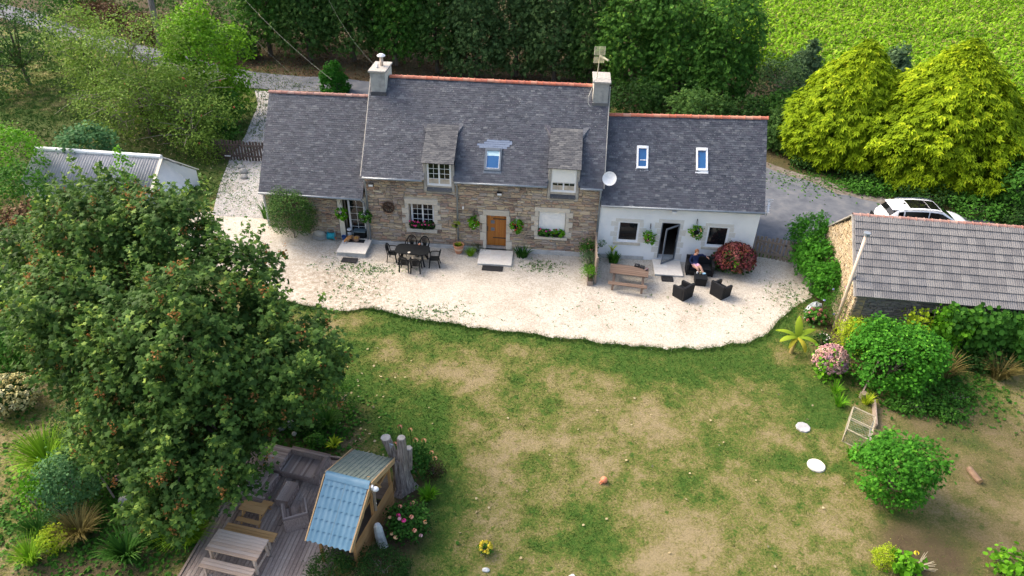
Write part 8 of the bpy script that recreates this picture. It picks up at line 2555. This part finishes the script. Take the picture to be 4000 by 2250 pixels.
o = link_mesh('orchard_grass', scatter_blades('orchard_grass', 42000, orch_samples, .14, .018, None), None, bpy.data.materials['grass_blade']); o["kind"] = "stuff"

# loose gravel stones
n = 52000
x = rng.uniform(-9, 22.2, n); y = rng.uniform(-7.4, 1.0, n)
k = (y > gfront(x) + .03 - .25 * (rng.random(n) < .06)) & ((y < -.02) | (x > 19.3))
k2_ = rng.random(n) > .85 * worn_yard(x, y)
x, y = x[k & k2_], y[k & k2_]
tv = np.array([(1, 0, 0), (-.3, .9, 0), (-.8, -.6, 0), (0.05, .05, .75)]); tf = np.array([(0, 1, 3), (1, 2, 3), (2, 0, 3)])
C = np.stack([x, y, hgt(x, y) + .02], -1)
me = leaf_mesh('loose_gravel', C, nrm(rng.normal(size=C.shape) * .25 + [0, 0, 1]), nrm(rng.normal(size=C.shape)), rng.uniform(.011, .026, len(x)), (tv, tf), rng.random(len(x)), None)
gm_, nt, b = nt_new('gravel_stone')
nt.links.new(ramp(nt, [(.36, .32, .27), (.50, .46, .39), (.58, .54, .47), (.43, .38, .32), (.63, .60, .53), (.54, .50, .43)], rand_n(nt)), b.inputs['Base Color'])
b.inputs['Roughness'].default_value = .85
me.materials.append(gm_)
tag(link_mesh('loose_gravel', me), kind='stuff')
# weeds in the gravel
def weeds(name, cx, cy, sx, sy, n, size, lm):
    x = rng.normal(cx, sx, n); y = rng.normal(cy, sy, n)
    C = np.stack([x, y, hgt(x, y) + .03], -1)
    return C
W = np.concatenate([weeds('w', .3, -2.4, 1.1, .35, 260, .05, 0), weeds('w', .2, -4.0, .7, .9, 160, .05, 0), weeds('w', 8.8, -1.2, .55, .3, 170, .06, 0), weeds('w', 4.0, -5.6, 1.2, .35, 180, .05, 0), weeds('w', -8.6, 4.2, .8, 1.8, 500, .06, 0), weeds('w', 20.6, -2.6, .7, .8, 220, .05, 0), weeds('w', 13, -4.5, 5, 1.2, 120, .04, 0), weeds('w', -7.4, 2.2, .8, 1.0, 200, .05, 0)])
ok = (W[:, 1] < -.1) | (W[:, 0] < -5.4)
W = W[ok]
W = np.repeat(W, 4, 0) + rng.normal(size=(len(W) * 4, 3)) * [.035, .035, .005]
tag(link_mesh('gravel_weeds', leaf_mesh('gravel_weeds', W, nrm(rng.normal(size=W.shape) * .5 + [0, 0, 1]), nrm(rng.normal(size=W.shape)), rng.uniform(.04, .085, len(W)), T_LEAF, rng.random(len(W)), LM['mid'])), kind='stuff')
# fallen leaves on the lawn and beds, dead leaves in the wood
x = np.concatenate([rng.normal(2.2, 1.3, 60), rng.uniform(2, 20, 40), rng.normal(-16, 4, 260)]); y = np.concatenate([rng.normal(-11.5, 1.5, 60), rng.uniform(-18, -8, 40), rng.normal(8, 3, 260)])
C = np.stack([x, y, hgt(x, y) + .05], -1)
tag(link_mesh('fallen_leaves', leaf_mesh('fallen_leaves', C, nrm(rng.normal(size=C.shape) * .3 + [0, 0, 1]), nrm(rng.normal(size=C.shape)), rng.uniform(.06, .11, len(C)), T_ROUND, .5 + .5 * rng.random(len(C)), leaf_mat('fallen_leaf', (.22, .17, .08), (.42, .36, .22), transl=0))), kind='stuff')
n = 16000
x = rng.uniform(-40, 24, n); y = rng.uniform(20, 34, n)
rd = np.interp(x, _rp[:, 0], _rp[:, 1])
k = (y > rd + 1.5)
x, y = x[k], y[k]
C = np.stack([x, y, hgt(x, y) + .04 + .1 * rng.random(len(x))], -1)
tag(link_mesh('leaf_litter', leaf_mesh('leaf_litter', C, nrm(rng.normal(size=C.shape) * .6 + [0, 0, 1]), nrm(rng.normal(size=C.shape)), rng.uniform(.10, .2, len(C)), T_LEAF, rng.random(len(C)), LM['rust'])), kind='stuff')
# low weeds in beds
n = 5200
x = np.concatenate([rng.normal(-3.5, 2.6, n), rng.normal(24.5, 1.4, 1400), rng.normal(-12, 2.0, 2600), rng.normal(1.2, .9, 700), rng.normal(29, 3.5, 2600)]); y = np.concatenate([rng.normal(-16.0, 2.0, n), rng.normal(-8.2, 1.0, 1400), rng.normal(-7.5, 2.2, 2600), rng.normal(-12.9, .8, 700), rng.normal(10.4, .9, 2600)])
k = ~((x > -.95) & (x < 3.3) & (y < -14.4)) & (y < gfront(x) - .1) | (y > 5)
x, y = x[k], y[k]
C = np.repeat(np.stack([x, y, hgt(x, y) + .03], -1), 3, 0) + rng.normal(size=(len(x) * 3, 3)) * [.06, .06, .02]
tag(link_mesh('bed_weeds', leaf_mesh('bed_weeds', C, nrm(rng.normal(size=C.shape) * .5 + [0, 0, 1]), nrm(rng.normal(size=C.shape)), rng.uniform(.06, .14, len(C)), T_ROUND, rng.random(len(C)) * .8, LM['mid'])), kind='stuff')
